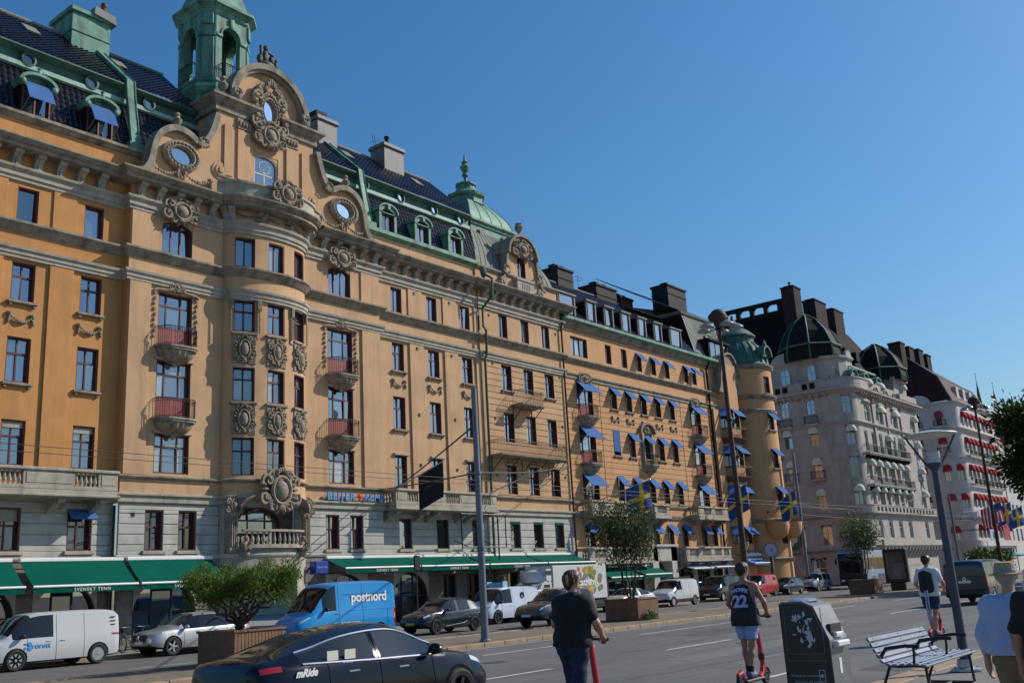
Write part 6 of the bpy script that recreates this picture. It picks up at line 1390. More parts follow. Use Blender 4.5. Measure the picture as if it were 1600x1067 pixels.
def side_text(root,at,x,z,txt,size,m,side=1,depth=.004,name='lettering',**k):
    """flat print on the flank; side=+1 is the left flank"""
    P=at(x); y=max(p[1] for p in P if abs(p[2]-z)<.6)
    b=min(range(len(P)-1),key=lambda i:abs((P[i][2]+P[i+1][2])/2-z)); t=(z-P[b][2])/max(.01,P[b+1][2]-P[b][2]); y=P[b][1]+(P[b+1][1]-P[b][1])*min(1,max(0,t))
    mb=text_mb(txt,size,depth,**k).xf(UPR)
    if side>0: M=Matrix.Translation((x,y+.012,z))@Matrix.Rotation(math.pi,4,'Z')
    else: M=Matrix.Translation((x,-y-.012,z))
    return part(name,mb,m,root,M=M,world=False)
BUZZ=[(-2.36,.42,1.04,1.5,.84,.86,.74),(-2.29,.32,1.06,1.80,.94,.93,.78),(-2.0,.26,1.07,1.90,.985,.96,.78),(-1.2,.24,1.07,1.93,.985,.965,.79),(0,.24,1.07,1.93,.985,.965,.79),(.8,.24,1.07,1.90,.985,.965,.78),(1.2,.24,1.06,1.74,.985,.955,.76),(1.55,.24,1.05,1.42,.985,.94,.76),(1.85,.25,1.02,1.12,.97,.90,.74),(2.1,.28,.95,1.0,.93,.84,.66),(2.27,.33,.82,.86,.84,.74,.56),(2.35,.42,.66,.69,.70,.62,.46)]
Mwh=paint('white',(.50,.505,.51)); Mpb=paint('pale_blue_white',(.50,.56,.66))
v,at=vehicle('van','white panel van with blue lettering parked at the left end of the kerb','x' and (18.3,36.7,0),math.pi,BUZZ,Mwh,(-1.5,1.49),[(.12,1.62)],ws=(.95,1.75),wr=.36,ww=.24,rim=M_rim,spokes=8,cover=True,lights=((1.95,2.3,(5,)),(-2.4,-2.02,(5,))),seams=((.08,1),(-.95,1),(1.12,0)),handles=(.35,-.15),mirror=1.3,plate=(.45,.6),catg='van')
side_text(v,at,.62,.72,'rörett',.27,mat('print_blue',(.03,.27,.62),.5))
P_=at(1.15); 
part('logo',MB().join(MB().ell((0,0,0),(.075,.006,.075),12,6)).ell((.0,0,.15),(.085,.006,.085),12,6).ell((.16,0,.02),(.055,.006,.055),10,5).ell((.15,0,.17),(.04,.006,.04),10,5),_mats['print_blue'],v,M=TR(1.03,.995,.72),world=False)
for z in (1.35,1.48,1.62): part('air_slot',MB().box(-2.16,-1.98,.88+.08*(1.6-z),.9+.08*(1.6-z),z,z+.03),M_well,v,world=False)
v,at=vehicle('van','white rounded van with a roof box sign between the lamp pole and dark crossover','x' and (44.1,36.6,0),math.pi,BUZZ,Mpb,(-1.5,1.49),[(.12,.95),(1.02,1.62)],ws=(.95,1.75),wr=.36,ww=.24,rim=M_rimd,spokes=5,lights=((1.95,2.3,(5,)),(-2.4,-2.02,(5,))),seams=((.08,1),(-.95,1),(1.12,0)),handles=(.35,),mirror=1.3,plate=(.45,.6),catg='van')
part('roof_sign',MB().box(.2,.4,-.5,.5,1.95,2.2).box(.1,.5,-.6,-.55,1.93,2.25).box(.1,.5,.55,.6,1.93,2.25),mat('taxi_sign',(.25,.5,.62),.4),v,world=False)
part('emblem',MB().tube([(.12*math.cos(t),0,.16*math.sin(t)) for t in [R(110+i*14) for i in range(11)]],.035,5).tube([(.12*math.cos(t),0,.16*math.sin(t)) for t in [R(-70+i*14) for i in range(11)]],.035,5),M_black,v,M=TR(-.75,.925,1.45),world=False)
MASTER=[(-2.77,.5,1.3,2.2,.9,.92,.80),(-2.70,.42,1.32,2.40,.99,.98,.84),(-2.3,.36,1.33,2.50,1.03,1.0,.86),(-.5,.34,1.33,2.52,1.035,1.0,.86),(.6,.34,1.33,2.48,1.035,1.0,.84),(1.05,.34,1.32,2.36,1.035,.99,.82),(1.45,.34,1.30,1.98,1.03,.97,.80),(1.85,.34,1.24,1.46,1.02,.94,.78),(2.15,.34,1.14,1.22,1.0,.9,.72),(2.5,.38,.98,1.04,.94,.8,.62),(2.7,.44,.80,.84,.82,.68,.5),(2.78,.5,.7,.72,.7,.58,.44)]
Mpn=paint('post_blue',(.0,.23,.56),.3)
v,at=vehicle('van','bright blue post van with large white lettering on its side','x' and (29.65,34.05,0),math.pi,MASTER,Mpn,(-1.75,1.85),[(.72,1.42)],ws=(1.12,1.95),wr=.34,ww=.22,rim=M_rim,spokes=6,cover=True,lights=((2.1,2.6,(5,)),(-2.85,-2.6,(3,4,5))),seams=((.6,1),(-.75,1),(-2.2,0)),handles=(.75,),mirror=1.35,plate=(.55,.6),catg='van')
side_text(v,at,-1.15,1.66,'postnord',.56,M_white,bold=.018); side_text(v,at,.0,.78,'Nu handlar smartare',.13,M_white); side_text(v,at,.02,.62,'och miljövänligt',.13,M_white)
part('pictogram',MB().tube([(.11*math.cos(t),0,.09*math.sin(t)) for t in [i*math.pi/6 for i in range(12)]],.012,4,closed=True).tube([(.2+.07*math.cos(t),0,-.05+.06*math.sin(t)) for t in [i*math.pi/6 for i in range(12)]],.01,4,closed=True),M_white,v,M=TR(.85,1.035,.75),world=False)
part('panel_groove',MB().box(-2.5,.3,1.0,1.006,1.28,1.3).box(-2.45,.3,.965,.972,1.98,1.995),mat('post_blue_dark',(.0,.14,.38),.4),v,world=False)
SUVC=[(-2.34,.5,1.0,1.04,.7,.66,.5),(-2.26,.38,1.05,1.16,.86,.78,.56),(-1.95,.3,1.05,1.30,.93,.84,.58),(-1.4,.25,1.03,1.48,.945,.87,.60),(-.7,.22,1.01,1.59,.945,.88,.61),(0,.22,1.0,1.60,.945,.88,.61),(.35,.22,.99,1.56,.945,.88,.60),(.75,.22,.99,1.38,.945,.87,.62),(1.15,.24,.99,1.12,.94,.86,.68),(1.5,.26,.97,1.03,.94,.85,.7),(1.95,.3,.92,.97,.92,.82,.66),(2.22,.36,.82,.86,.82,.70,.58),(2.34,.44,.68,.70,.68,.58,.46)]
v,at=vehicle('car','silver coupe crossover parked behind the left planter shrub','x' and (24.5,36.95,0),math.pi,SUVC,paint('silver',(.42,.41,.40),.3,.5),(-1.45,1.42),[(-1.75,-.32),(-.24,.95)],ws=(.38,1.1),rw=(-2.0,-1.0),wr=.36,ww=.24,rim=M_rim,spokes=5,lights=((1.85,2.2,(5,)),(-2.3,-2.05,(5,))),seams=((-.28,1),(.92,0),(-1.1,0)),handles=(-.55,.3),mirror=.85,plate=(.5,.6),clad=False,mirror_m=paint('silver',0))
part('grille',MB().bbox(2.2,2.36,-.5,.5,.55,.85,.04),M_trim,v,world=False); part('star_badge',MB().lathe([(.05,-.01),(.14,-.015),(.14,0)],16,(0,0,0),ax='x').tube([(.0,0,0),(0,0,.12)],.015,4).tube([(0,0,0),(0,.1,-.07)],.015,4).tube([(0,0,0),(0,-.1,-.07)],.015,4),M_chrome,v,M=TR(2.38,0,.71),world=False)
CHR=[(-2.16,.5,.98,1.02,.66,.62,.48),(-2.08,.38,1.05,1.15,.82,.74,.54),(-1.75,.3,1.06,1.34,.89,.80,.56),(-1.2,.25,1.02,1.50,.9,.83,.58),(-.5,.22,.98,1.56,.9,.84,.59),(.1,.22,.96,1.55,.9,.84,.59),(.5,.22,.96,1.44,.9,.84,.60),(.9,.24,.97,1.18,.9,.83,.64),(1.25,.26,.96,1.02,.9,.82,.68),(1.65,.3,.90,.95,.89,.79,.64),(1.98,.36,.80,.84,.8,.68,.55),(2.14,.44,.66,.68,.66,.56,.44)]
v,at=vehicle('car','black small crossover with yellow plate in front of the blue post van','x' and (35.2,32.85,0),math.pi,CHR,paint('black_blue',(.012,.014,.022),.2),(-1.32,1.32),[(-1.05,-.2),(-.12,.72)],ws=(.2,.85),rw=(-1.85,-.8),wr=.35,ww=.23,rim=M_rimd,spokes=10,lights=((1.62,2.0,(5,)),(-2.15,-1.85,(5,))),seams=((-.16,1),(.75,0)),handles=(-.4,.35),mirror=.62,plate=(.45,.6),clad=True,plate_m=M_platey)
part('sill_trim',MB().tube([(-.75,.9,.5),(-.5,.915,.42),(.75,.915,.33)],.02,5),M_steel,v,world=False)
SUV=[(-2.32,.55,1.02,1.3,.76,.74,.6),(-2.24,.4,1.06,1.52,.88,.82,.62),(-1.9,.3,1.06,1.64,.895,.85,.63),(-1.0,.26,1.04,1.71,.9,.86,.64),(0,.25,1.03,1.70,.9,.86,.64),(.4,.25,1.02,1.62,.9,.86,.63),(.8,.26,1.02,1.38,.9,.85,.64),(1.2,.28,1.03,1.12,.9,.84,.70),(1.6,.3,1.0,1.06,.9,.83,.7),(2.0,.36,.93,.98,.87,.78,.64),(2.22,.42,.80,.84,.78,.68,.55),(2.32,.5,.66,.68,.68,.58,.46)]
v,at=vehicle('car','dark grey sport utility car in the lane beside the median','x' and (39.8,29.65,0),math.pi,SUV,paint('graphite',(.10,.098,.10),.25,.6),(-1.33,1.34),[(-2.0,-1.12),(-1.02,-.12),(-.04,.85)],ws=(.35,1.1),rw=(-2.3,-2.1),wr=.36,ww=.23,rim=M_rim,spokes=7,lights=((1.75,2.2,(5,)),(-2.32,-2.1,(5,))),seams=((-.08,1),(.9,0),(-1.05,1)),handles=(-.35,.4),mirror=.75,plate=(.5,.6))
part('roof_rail',MB().tube([(-1.7,.6,1.70),(-1.2,.62,1.76),(.1,.62,1.76),(.5,.6,1.66)],.02,5).tube([(-1.7,-.6,1.70),(-1.2,-.62,1.76),(.1,-.62,1.76),(.5,-.6,1.66)],.02,5),M_chrome,v,world=False)
part('front_trim',MB().tube([(2.18,.58,.86),(2.2,.68,.7),(2.12,.74,.5),(2.25,.5,.45)],.03,5).tube([(2.18,-.58,.86),(2.2,-.68,.7),(2.12,-.74,.5),(2.25,-.5,.45)],.03,5),M_chrome,v,world=False)
SEDAN=[(-2.34,.45,.92,.95,.6,.6,.5),(-2.25,.35,.98,1.06,.80,.72,.6),(-1.95,.28,1.0,1.12,.89,.8,.58),(-1.5,.24,.99,1.24,.92,.84,.56),(-.9,.2,.97,1.38,.925,.86,.56),(-.3,.18,.95,1.44,.925,.87,.56),(.2,.18,.94,1.43,.925,.87,.56),(.6,.18,.93,1.32,.925,.86,.57),(1.0,.18,.93,1.14,.925,.85,.62),(1.3,.2,.92,.99,.92,.84,.66),(1.7,.24,.86,.91,.92,.82,.66),(2.05,.28,.76,.80,.88,.76,.6),(2.28,.34,.62,.65,.72,.6,.5),(2.35,.4,.54,.56,.6,.5,.4)]
Mtes=mat('paint_deep_black',(.003,.004,.009),.16,coat=.1,spec=.3)
v,at=vehicle('car','black electric saloon with chrome window line driving past in the foreground','x' and (10.65,11.85,0),0,SEDAN,Mtes,(-1.43,1.44),[(-1.62,-.30),(-.16,.92)],ws=(.40,1.22),rw=(-2.0,-.80),wr=.34,ww=.24,rim=M_rimd,spokes=5,lights=((1.75,2.2,(5,)),(-2.25,-1.95,(5,))),seams=((-.24,1),(.85,0),(-1.2,0)),handles=(-.75,.22),mirror=.78,plate=(.35,.55),roof=mat('roof_glass_black',(.006,.006,.008),.05,spec=.8),chrome=(-1.62,.98),plate_m=M_platey,mirror_m=Mtes)
side_text(v,at,-1.60,.84,'mRide',.14,M_white,side=-1,shear=.35,bold=.006)
for x in (-1.2,-.88): part('window_sticker',MB().box(x,x+.2,-.842,-.836,1.0,1.13),mat('sticker_cream',(.6,.6,.5),.6),v,world=False)
v,at=vehicle('car','silver saloon parked behind the second planter','x' and (57.6,36.85,0),math.pi,SEDAN,paint('pearl',(.5,.5,.49),.3,.3),(-1.43,1.44),[(-1.55,-.25),(-.12,.92)],ws=(.40,1.22),rw=(-2.0,-.80),wr=.33,ww=.22,rim=M_rim,spokes=8,lights=((1.75,2.2,(5,)),(-2.25,-1.95,(5,))),seams=((-.18,1),(.85,0)),handles=(-.75,.22),mirror=.78,plate=(.35,.55))
CONN=[(-2.2,.5,1.1,1.6,.8,.8,.66),(-2.14,.36,1.12,1.78,.9,.88,.72),(-1.8,.28,1.13,1.84,.92,.9,.74),(-.6,.26,1.13,1.85,.92,.9,.74),(.2,.26,1.12,1.84,.92,.9,.73),(.55,.26,1.11,1.72,.92,.89,.72),(.9,.26,1.10,1.42,.92,.88,.72),(1.25,.28,1.07,1.18,.92,.86,.72),(1.6,.3,1.0,1.06,.91,.83,.68),(1.95,.34,.9,.95,.86,.75,.6),(2.12,.42,.76,.8,.74,.62,.5),(2.2,.5,.66,.68,.62,.52,.42)]
v,at=vehicle('van','small white panel van right of the second planter','x' and (63.3,36.7,0),math.pi,CONN,paint('white',0),(-1.5,1.5),[(.16,.88)],ws=(.5,1.18),wr=.33,ww=.21,rim=M_rim,spokes=8,cover=True,lights=((1.6,2.02,(5,)),(-2.2,-2.0,(4,5))),seams=((.1,1),(-.85,1)),handles=(.32,),mirror=.9,plate=(.5,.7),clad=True,catg='van')
part('roof_rack',MB().tube([(-1.6,.62,1.95),(.2,.62,1.95)],.025,5).tube([(-1.6,-.62,1.95),(.2,-.62,1.95)],.025,5).box(-1.4,-1.35,-.62,.62,1.88,1.94).box(0,.05,-.62,.62,1.88,1.94),M_trim,v,world=False)
VITO=[(-2.5,.5,1.12,1.7,.84,.84,.7),(-2.44,.36,1.14,1.84,.94,.92,.76),(-2.0,.28,1.15,1.90,.96,.94,.78),(0,.26,1.15,1.91,.96,.94,.78),(.9,.26,1.14,1.86,.96,.93,.77),(1.25,.26,1.13,1.66,.96,.92,.75),(1.6,.28,1.10,1.32,.96,.9,.74),(1.9,.3,1.04,1.12,.95,.87,.72),(2.2,.34,.94,1.0,.9,.8,.64),(2.42,.42,.8,.84,.78,.66,.52),(2.5,.5,.68,.7,.66,.56,.42)]
Mdb=paint('black_van',(.012,.013,.017),.22)
v,at=vehicle('van','black people carrier parked behind the basketball-shirt rider','x' and (72.7,37.75,0),math.pi,VITO,Mdb,(-1.55,1.6),[(-2.3,-1.1),(-1.0,.28),(.4,1.5)],ws=(.95,1.75),wr=.34,ww=.22,rim=M_rim,spokes=10,lights=((1.9,2.3,(5,)),(-2.5,-2.3,(4,5))),seams=((.34,1),(-1.05,1)),handles=(.55,),mirror=1.3,plate=(.5,.7),catg='van')
v,at=vehicle('van','small red panel van behind the basketball-shirt rider','x' and (79.55,37.95,0),math.pi,CONN,paint('red',(.38,.008,.015),.3),(-1.5,1.5),[(.16,.88)],ws=(.5,1.18),wr=.33,ww=.21,rim=M_rim,spokes=8,cover=True,lights=((1.6,2.02,(5,)),(-2.2,-2.0,(4,5))),seams=((.1,1),(-.85,1)),handles=(.32,),mirror=.9,plate=(.5,.7),catg='van')
part('emblem',MB().tube([(-.2,0,0),(-.1,0,.22),(0,0,0),(.1,0,.22),(.2,0,0)],.03,5),mat('emblem_orange',(.7,.25,.02),.5),v,M=TR(-1.6,.87,1.35),world=False)
HATCH=[(-2.1,.5,.96,1.05,.72,.68,.55),(-2.03,.36,1.0,1.22,.84,.78,.58),(-1.6,.28,1.0,1.42,.88,.82,.58),(-.6,.22,.97,1.46,.885,.84,.58),(.1,.22,.95,1.44,.885,.84,.58),(.5,.22,.95,1.3,.885,.84,.59),(.9,.24,.95,1.1,.885,.83,.64),(1.25,.26,.93,.99,.88,.82,.66),(1.7,.3,.86,.91,.87,.78,.62),(2.0,.36,.74,.78,.76,.66,.52),(2.12,.44,.62,.64,.64,.54,.42)]
v,at=vehicle('car','dark blue hatchback parked to the right of the red van','x' and (84.9,37.8,0),math.pi,HATCH,paint('midnight_blue',(.02,.025,.045),.22,.3),(-1.3,1.35),[(-1.6,-.95),(-.85,-.1),(0,.85)],ws=(.3,1.0),rw=(-1.95,-1.75),wr=.33,ww=.22,rim=M_rim,spokes=8,lights=((1.6,2.0,(5,)),(-2.1,-1.85,(5,))),seams=((-.04,1),(.8,0)),handles=(-.3,.4),mirror=.75,plate=(.45,.6))
v,at=vehicle('car','silver grey crossover facing the street in front of the coach','x' and (92.8,38.4,0),math.pi,SUV,paint('silver_blue',(.30,.32,.35),.3,.5),(-1.33,1.34),[(-2.0,-1.12),(-1.02,-.12),(-.04,.85)],ws=(.35,1.1),rw=(-2.3,-2.1),wr=.35,ww=.23,rim=M_rim,spokes=7,lights=((1.75,2.2,(5,)),(-2.32,-2.1,(5,))),seams=((-.08,1),),handles=(-.35,),mirror=.75,plate=(.5,.6))
CARAV=[(-2.45,.52,1.12,1.5,.86,.86,.72),(-2.40,.38,1.14,1.80,.93,.92,.78),(-2.05,.3,1.15,1.93,.955,.94,.80),(0,.27,1.15,1.95,.955,.94,.80),(.9,.27,1.14,1.90,.955,.93,.79),(1.25,.27,1.13,1.68,.955,.92,.77),(1.6,.28,1.10,1.34,.955,.9,.76),(1.95,.3,1.05,1.12,.95,.87,.74),(2.25,.34,.96,1.0,.9,.8,.66),(2.42,.42,.8,.84,.78,.66,.52),(2.48,.5,.68,.7,.66,.56,.42)]
v,at=vehicle('van','dark blue minibus driving away seen from behind beside the tilted lamp post','x' and (50.4,12.9,0),0,CARAV,paint('navy_van',(.022,.026,.04),.25),(-1.5,1.5),[(-2.2,-1.0),(-.9,.3),(.45,1.45)],ws=(.95,1.75),wr=.35,ww=.22,rim=M_rim,spokes=8,lights=((1.9,2.3,(5,)),(-2.46,-2.3,(4,5))),seams=((.38,1),(-.95,1)),handles=(.6,),mirror=1.3,plate=(.5,.0),catg='van',group='traffic on the near carriageway')
part('rear_window',MB().add([(-2.44,-.74,1.18),(-2.44,.74,1.18),(-2.33,.66,1.82),(-2.33,-.66,1.82)],[(0,1,2,3)]).add([(-2.46,-.74,1.18),(-2.46,.74,1.18),(-2.35,.66,1.83),(-2.35,-.66,1.83)],[(3,2,1,0)]),M_glassv,v,world=False)
part('number_plate',MB().box(-2.47,-2.43,-.26,.26,.95,1.06),M_plate,v,world=False); part('badge',MB().lathe([(.05,-.005),(.075,-.005),(.075,.005)],12,(-2.46,-.0,1.13),ax='x'),M_chrome,v,world=False)
for sg in (-1,1): part('tail_light',MB().bbox(-2.47,-2.36,sg*.86-.07,sg*.86+.07,.9,1.35,.02),M_tail,v,world=False)
part('bumper',MB().bbox(-2.55,-2.35,-.86,.86,.42,.66,.05),M_trim,v,world=False)
def truck():
    v=thing('delivery_truck','white box truck with fruit and vegetable print and mathem lettering','truck',(46.6,37.1,0),0,'cars and vans along the far lane')
    Mt=paint('truck_white',(.55,.55,.55),.35)
    part('cargo_box',MB().bbox(1.75,7.45,-1.05,1.05,.95,3.02,.04),Mt,v,world=False)
    cab=MB(); 
    prof=[(0,.5),(0,1.05),(.25,1.3),(.75,2.0),(1.1,2.15),(1.75,2.15),(1.75,.5)]; cab.prism(prof,-.98,.98,'y'); part('cab',cab,Mt,v,world=False)
    part('fairing',MB().lathe([(1.0,0),(.98,.35),(.8,.62),(.4,.75),(0,.78)],18,(1.55,0,2.1),R(90),R(270),sx=.85),Mt,v,world=False); part('fairing',MB().box(1.2,1.75,-.98,.98,2.1,2.85),Mt,v,world=False)
    part('cooling_grille',MB().join(MB().box(-.35,.35,-.01,.01,-.12,.12)),M_trim,v,M=TR(1.4,-1.0,2.62),world=False)
    part('windscreen',MB().add([(.24,-.86,1.32),(.24,.86,1.32),(.73,.82,1.98),(.73,-.82,1.98)],[(0,1,2,3)]).xf(Matrix.Translation((-.015,0,.01))),M_glassv,v,world=False)
    for sg in (-1,1): part('side_window',MB().prism([(.62,1.35),(1.5,1.35),(1.5,1.95),(.95,1.95)],sg*.985-.005,sg*.985+.005,'y'),M_glassv,v,world=False)
    part('chassis',MB().box(.3,7.3,-.9,.9,.45,.75).box(5.2,7.45,-.95,.95,.6,.95),M_trim,v,world=False)
    tm,rm=wheel_meshes(.36,.24,M_rim,8,True)
    for x in (.85,5.6):
        for sg in (-1,1):
            M=Matrix.Translation((x,sg*.86,.36))@(Matrix.Rotation(math.pi,4,'Z') if sg>0 else Matrix()); w=part('wheel',MB().lathe([(0,0),(.1,0),(.1,.08),(0,.08)],8,ax='y'),M_well,v,M=M,world=False); part('tyre',tm,None,w,world=False); part('rim',rm,None,w,world=False)
    cols=[(.10,.22,.03),(.05,.12,.02),(.45,.22,.02),(.5,.08,.02),(.18,.10,.22),(.35,.35,.05),(.12,.16,.12)]
    r=random.Random(5)
    for i in range(46):
        t=r.random(); x=3.6+3.2*r.random(); z=1.35+1.45*r.random()
        if abs(z-1.9)<.18 and 3.9<x<6.0: z+=.45
        c=r.randrange(7); part('printed_produce',MB().ell((0,0,0),(.12+.16*r.random(),.004,.09+.14*r.random()),10,6,M=Matrix.Rotation(r.uniform(-1,1),3,'Y')),mat('produce_%d'%c,cols[c],.6,var=.4,scale=9),v,M=TR(x,-1.056-.0004*i,z),world=False)
    part('lettering',text_mb('mathem',.62,.004,bold=.015).xf(UPR),M_white,v,M=TR(5.1,-1.082,1.78),world=False)
    part('tail_light',MB().box(7.44,7.48,-.95,-.75,.75,.9),M_tail,v,world=False); part('headlight',MB().bbox(-.03,.05,-.9,-.6,.75,.98,.02).bbox(-.03,.05,.6,.9,.75,.98,.02),M_lamp,v,world=False)
truck()
def coach():
    v=thing('coach','dark coach with pale blue reflective sides parked behind the third planter','bus',(96.0,35.95,0),0,'cars and vans along the far lane')
    Mc=paint('coach_blue',(.16,.26,.42),.2,.3); L=12.6
    part('body',MB().bbox(.1,L,-1.27,1.27,.35,3.55,.12),Mc,v,world=False)
    part('front',MB().bbox(-.08,.3,-1.24,1.24,.35,1.5,.08),M_black,v,world=False)
    part('windscreen',MB().bbox(-.02,.3,-1.2,1.2,1.35,3.4,.06),M_glassv,v,world=False)
    for sg in (-1,1):
        for i in range(7): part('side_window',MB().bbox(.6+i*1.68,.6+i*1.68+1.62,sg*1.275-.01,sg*1.275+.01,1.75,2.85,.004),M_glassv,v,world=False)
        part('luggage_door',MB().box(3.6,8.6,sg*1.275-.006,sg*1.275+.006,.5,1.3),mat('coach_dark',(.04,.06,.11),.4),v,world=False)
        part('mirror',MB().ell((-.25,sg*1.3,2.6),(.08,.12,.28),10,6).tube([(.1,sg*1.1,3.1),(-.2,sg*1.3,2.85)],.03,5),M_trim,v,world=False)
    part('lettering',text_mb('H',.7,.004).xf(UPR),M_white,v,M=TR(2.2,-1.285,1.45),world=False)
    tm,rm=wheel_meshes(.5,.28,M_rim,8,True)
    for x in (2.4,8.6,9.9):
        for sg in (-1,1):
            M=Matrix.Translation((x,sg*1.16,.5))@(Matrix.Rotation(math.pi,4,'Z') if sg>0 else Matrix()); w=part('wheel',MB().lathe([(0,0),(.1,0),(.1,.08),(0,.08)],8,ax='y'),M_well,v,M=M,world=False); part('tyre',tm,None,w,world=False); part('rim',rm,None,w,world=False)
            part('wheel_arch',MB().lathe([(.56,0),(.66,0),(.66,.06),(.56,.06)],20,(x,sg*1.28-(.06 if sg>0 else 0),.5),0,math.pi,ax='y'),M_trim,v,world=False)
    for sg in (-1,1): part('headlight',MB().ell((-.08,sg*.85,.8),(.06,.22,.12),10,6),M_lamp,v,world=False)
coach()

# ------------------------------------------------------------------ shop awnings, poles, signs, flags, wires
def shop_awning(label,x0,x1,yt,zt,yf,zf,txt=True,m=None,group='green shop awnings',val=.26):
    a=thing('shop_awning',label,'awning',((x0+x1)/2,yt,zt),0,group); m=m or M_green
    rows=[]
    for j in range(5):
        t=j/4; rows.append([(x0+(x1-x0)*i/10,yt+(yf-yt)*t,zt+(zf-zt)*t-.05*math.sin(t*math.pi)) for i in range(11)])
    part('canopy',MB().slab(rows,.015),m,a)
    part('valance',MB().slab([[(x0+(x1-x0)*i/24,yf-.02+.008*math.sin(i*1.7),zf-.03) for i in range(25)],[(x0+(x1-x0)*i/24,yf-.02+.018*math.sin(i*1.7),zf-val) for i in range(25)]],.01,d=(0,1,0)),m,a)
    part('front_bar',MB().tube([(x0-.02,yf-.02,zf),(x1+.02,yf-.02,zf)],.05,8),M_white,a)
    part('cassette',MB().bbox(x0-.03,x1+.03,yt-.06,yt+.12,zt-.02,zt+.14,.03),M_white,a)
    for x in (x0+.5,x1-.5): part('folding_arm',MB().tube([(x,yt+.05,zt-.35),(x+.25,(yt+yf)/2,zt-.45+(zf-zt)/2),(x,yf+.05,zf-.02)],.028,6),M_stone,a)
    if txt: part('lettering',text_mb('SVENSKT TENN',.19,.003,spacing=1.25).xf(UPR),M_white,a,M=TR((x0+x1)/2+.2,yf-.045,zf-val+.04))
shop_awning('green shop awning at the far left edge above the white van',14.6,19.1,41.5,3.98,40.2,2.93)
shop_awning('wide green shop awning second from the left with white lettering',19.45,23.95,41.5,3.98,40.2,2.93)
shop_awning('green shop awning left of the bow window portal behind the shrub',24.15,28.5,41.45,3.98,40.2,2.93)
shop_awning('green shop awning above the blue post van',35.6,41.1,41.45,3.9,39.95,3.33)
shop_awning('green shop awning below the banner balcony',41.3,47.1,41.8,3.92,39.95,3.33)
shop_awning('green shop awning right of the median pole',47.3,53.0,41.75,3.92,39.95,3.33)
shop_awning('green shop awning at the right end over the box truck',53.2,58.6,41.75,3.92,39.95,3.33,False)
shop_awning('small green awning under the stone balcony left of the second planter tree',61.2,65.4,41.9,2.95,40.4,2.2,False,group='small awnings of the apricot block')
shop_awning('small green awning behind the second planter tree',65.9,69.8,41.9,2.95,40.4,2.3,False,group='small awnings of the apricot block')
Mpale=mat('awning_pale_blue',(.20,.27,.38),.8); Mcb=mat('awning_bright_blue',(.02,.16,.50),.7)
shop_awning('narrow pale blue awning left of the bank corner',73.8,77.2,41.9,3.0,40.6,2.6,False,Mpale,'small awnings of the apricot block',.1)
shop_awning('narrow pale blue awning next to the bank corner',77.7,81.4,41.9,3.0,40.6,2.65,False,Mpale,'small awnings of the apricot block',.1)
shop_awning('bright blue awning below the bank sign',84.3,87.4,40.95,3.15,40.2,2.85,False,Mcb,'small awnings of the apricot block',.15)
def pole(label,x,y,h,r0,r1,m,zb=.1,arms=(),name='street_pole',catg='pole'):
    p=thing(name,label,catg,(x,y,zb)); mb=MB().tube([(x,y,zb),(x,y,zb+h*.3),(x,y,zb+h)],[r0,(r0*2+r1)/3,r1],14); part('shaft',mb,m,p)
    part('base_collar',MB().lathe([(r0*1.5,zb),(r0*1.5,zb+.05),(r0*1.12,zb+.1),(r0*1.05,zb+.35)],14,(x,y,0)),m,p)
    for z in (zb+h*.35,zb+h*.65): part('clamp',MB().lathe([(r0*1.12,z),(r0*1.12,z+.1)],14,(x,y,0)),m,p)
    return p
p=pole('blue-grey steel pole on the median in front of the ochre palace',27.1,23.3,8.9,.135,.10,M_galv); part('cap',MB().lathe([(.105,9.0),(.105,9.04),(0,9.1)],12,(27.1,23.3,0)),M_galv,p)
pole('tall steel pole beside the poster wall of the pale hotel',92.1,38.7,13.1,.19,.15,M_galv,.12)
pole('steel pole in front of the red-awning hotel',99.2,26.9,8.0,.13,.10,M_galv)
Mrust=mat('mast_rust_brown',(.055,.03,.022),.7,var=.3,scale=3)
def mast(label,x,y,h):
    p=pole(label,x,y,h,.19,.10,Mrust,.1,name='light_mast',catg='lamp post')
    part('floodlight_head',MB().ell((x,y,h+.75),(.5,.5,.45),12,8).ell((x+.3,y-.2,h+.6),(.3,.3,.3),8,6).ell((x-.3,y+.2,h+.65),(.32,.3,.28),8,6).lathe([(.2,h),(.3,h+.3),(.3,h+.5)],12,(x,y,0)),Mrust,p)
    for i in range(5):
        a=2*math.pi*i/5+.3; cx,cy=x+1.0*math.cos(a),y+1.0*math.sin(a)
        part('arm',MB().tube([(x,y,h-.1),(cx,cy,h+.1)],.04,6),Mrust,p)
        part('lamp_dish',MB().lathe([(0,h+.28),(.2,h+.2),(.38,h+.07),(.42,h),(.4,h-.03)],18,(cx,cy,0)).lathe([(.4,h-.03),(.2,h-.07),(0,h-.08)],18,(cx,cy,0)),[mat('lamp_dish_grey',(.35,.36,.36),.35,metal=.4)],p)
mast('tall brown light mast with a cluster of lamp dishes above the apricot block',52.0,25.4,16.0)
mast('distant brown light mast in front of the red-awning hotel',103,24.2,16.4)
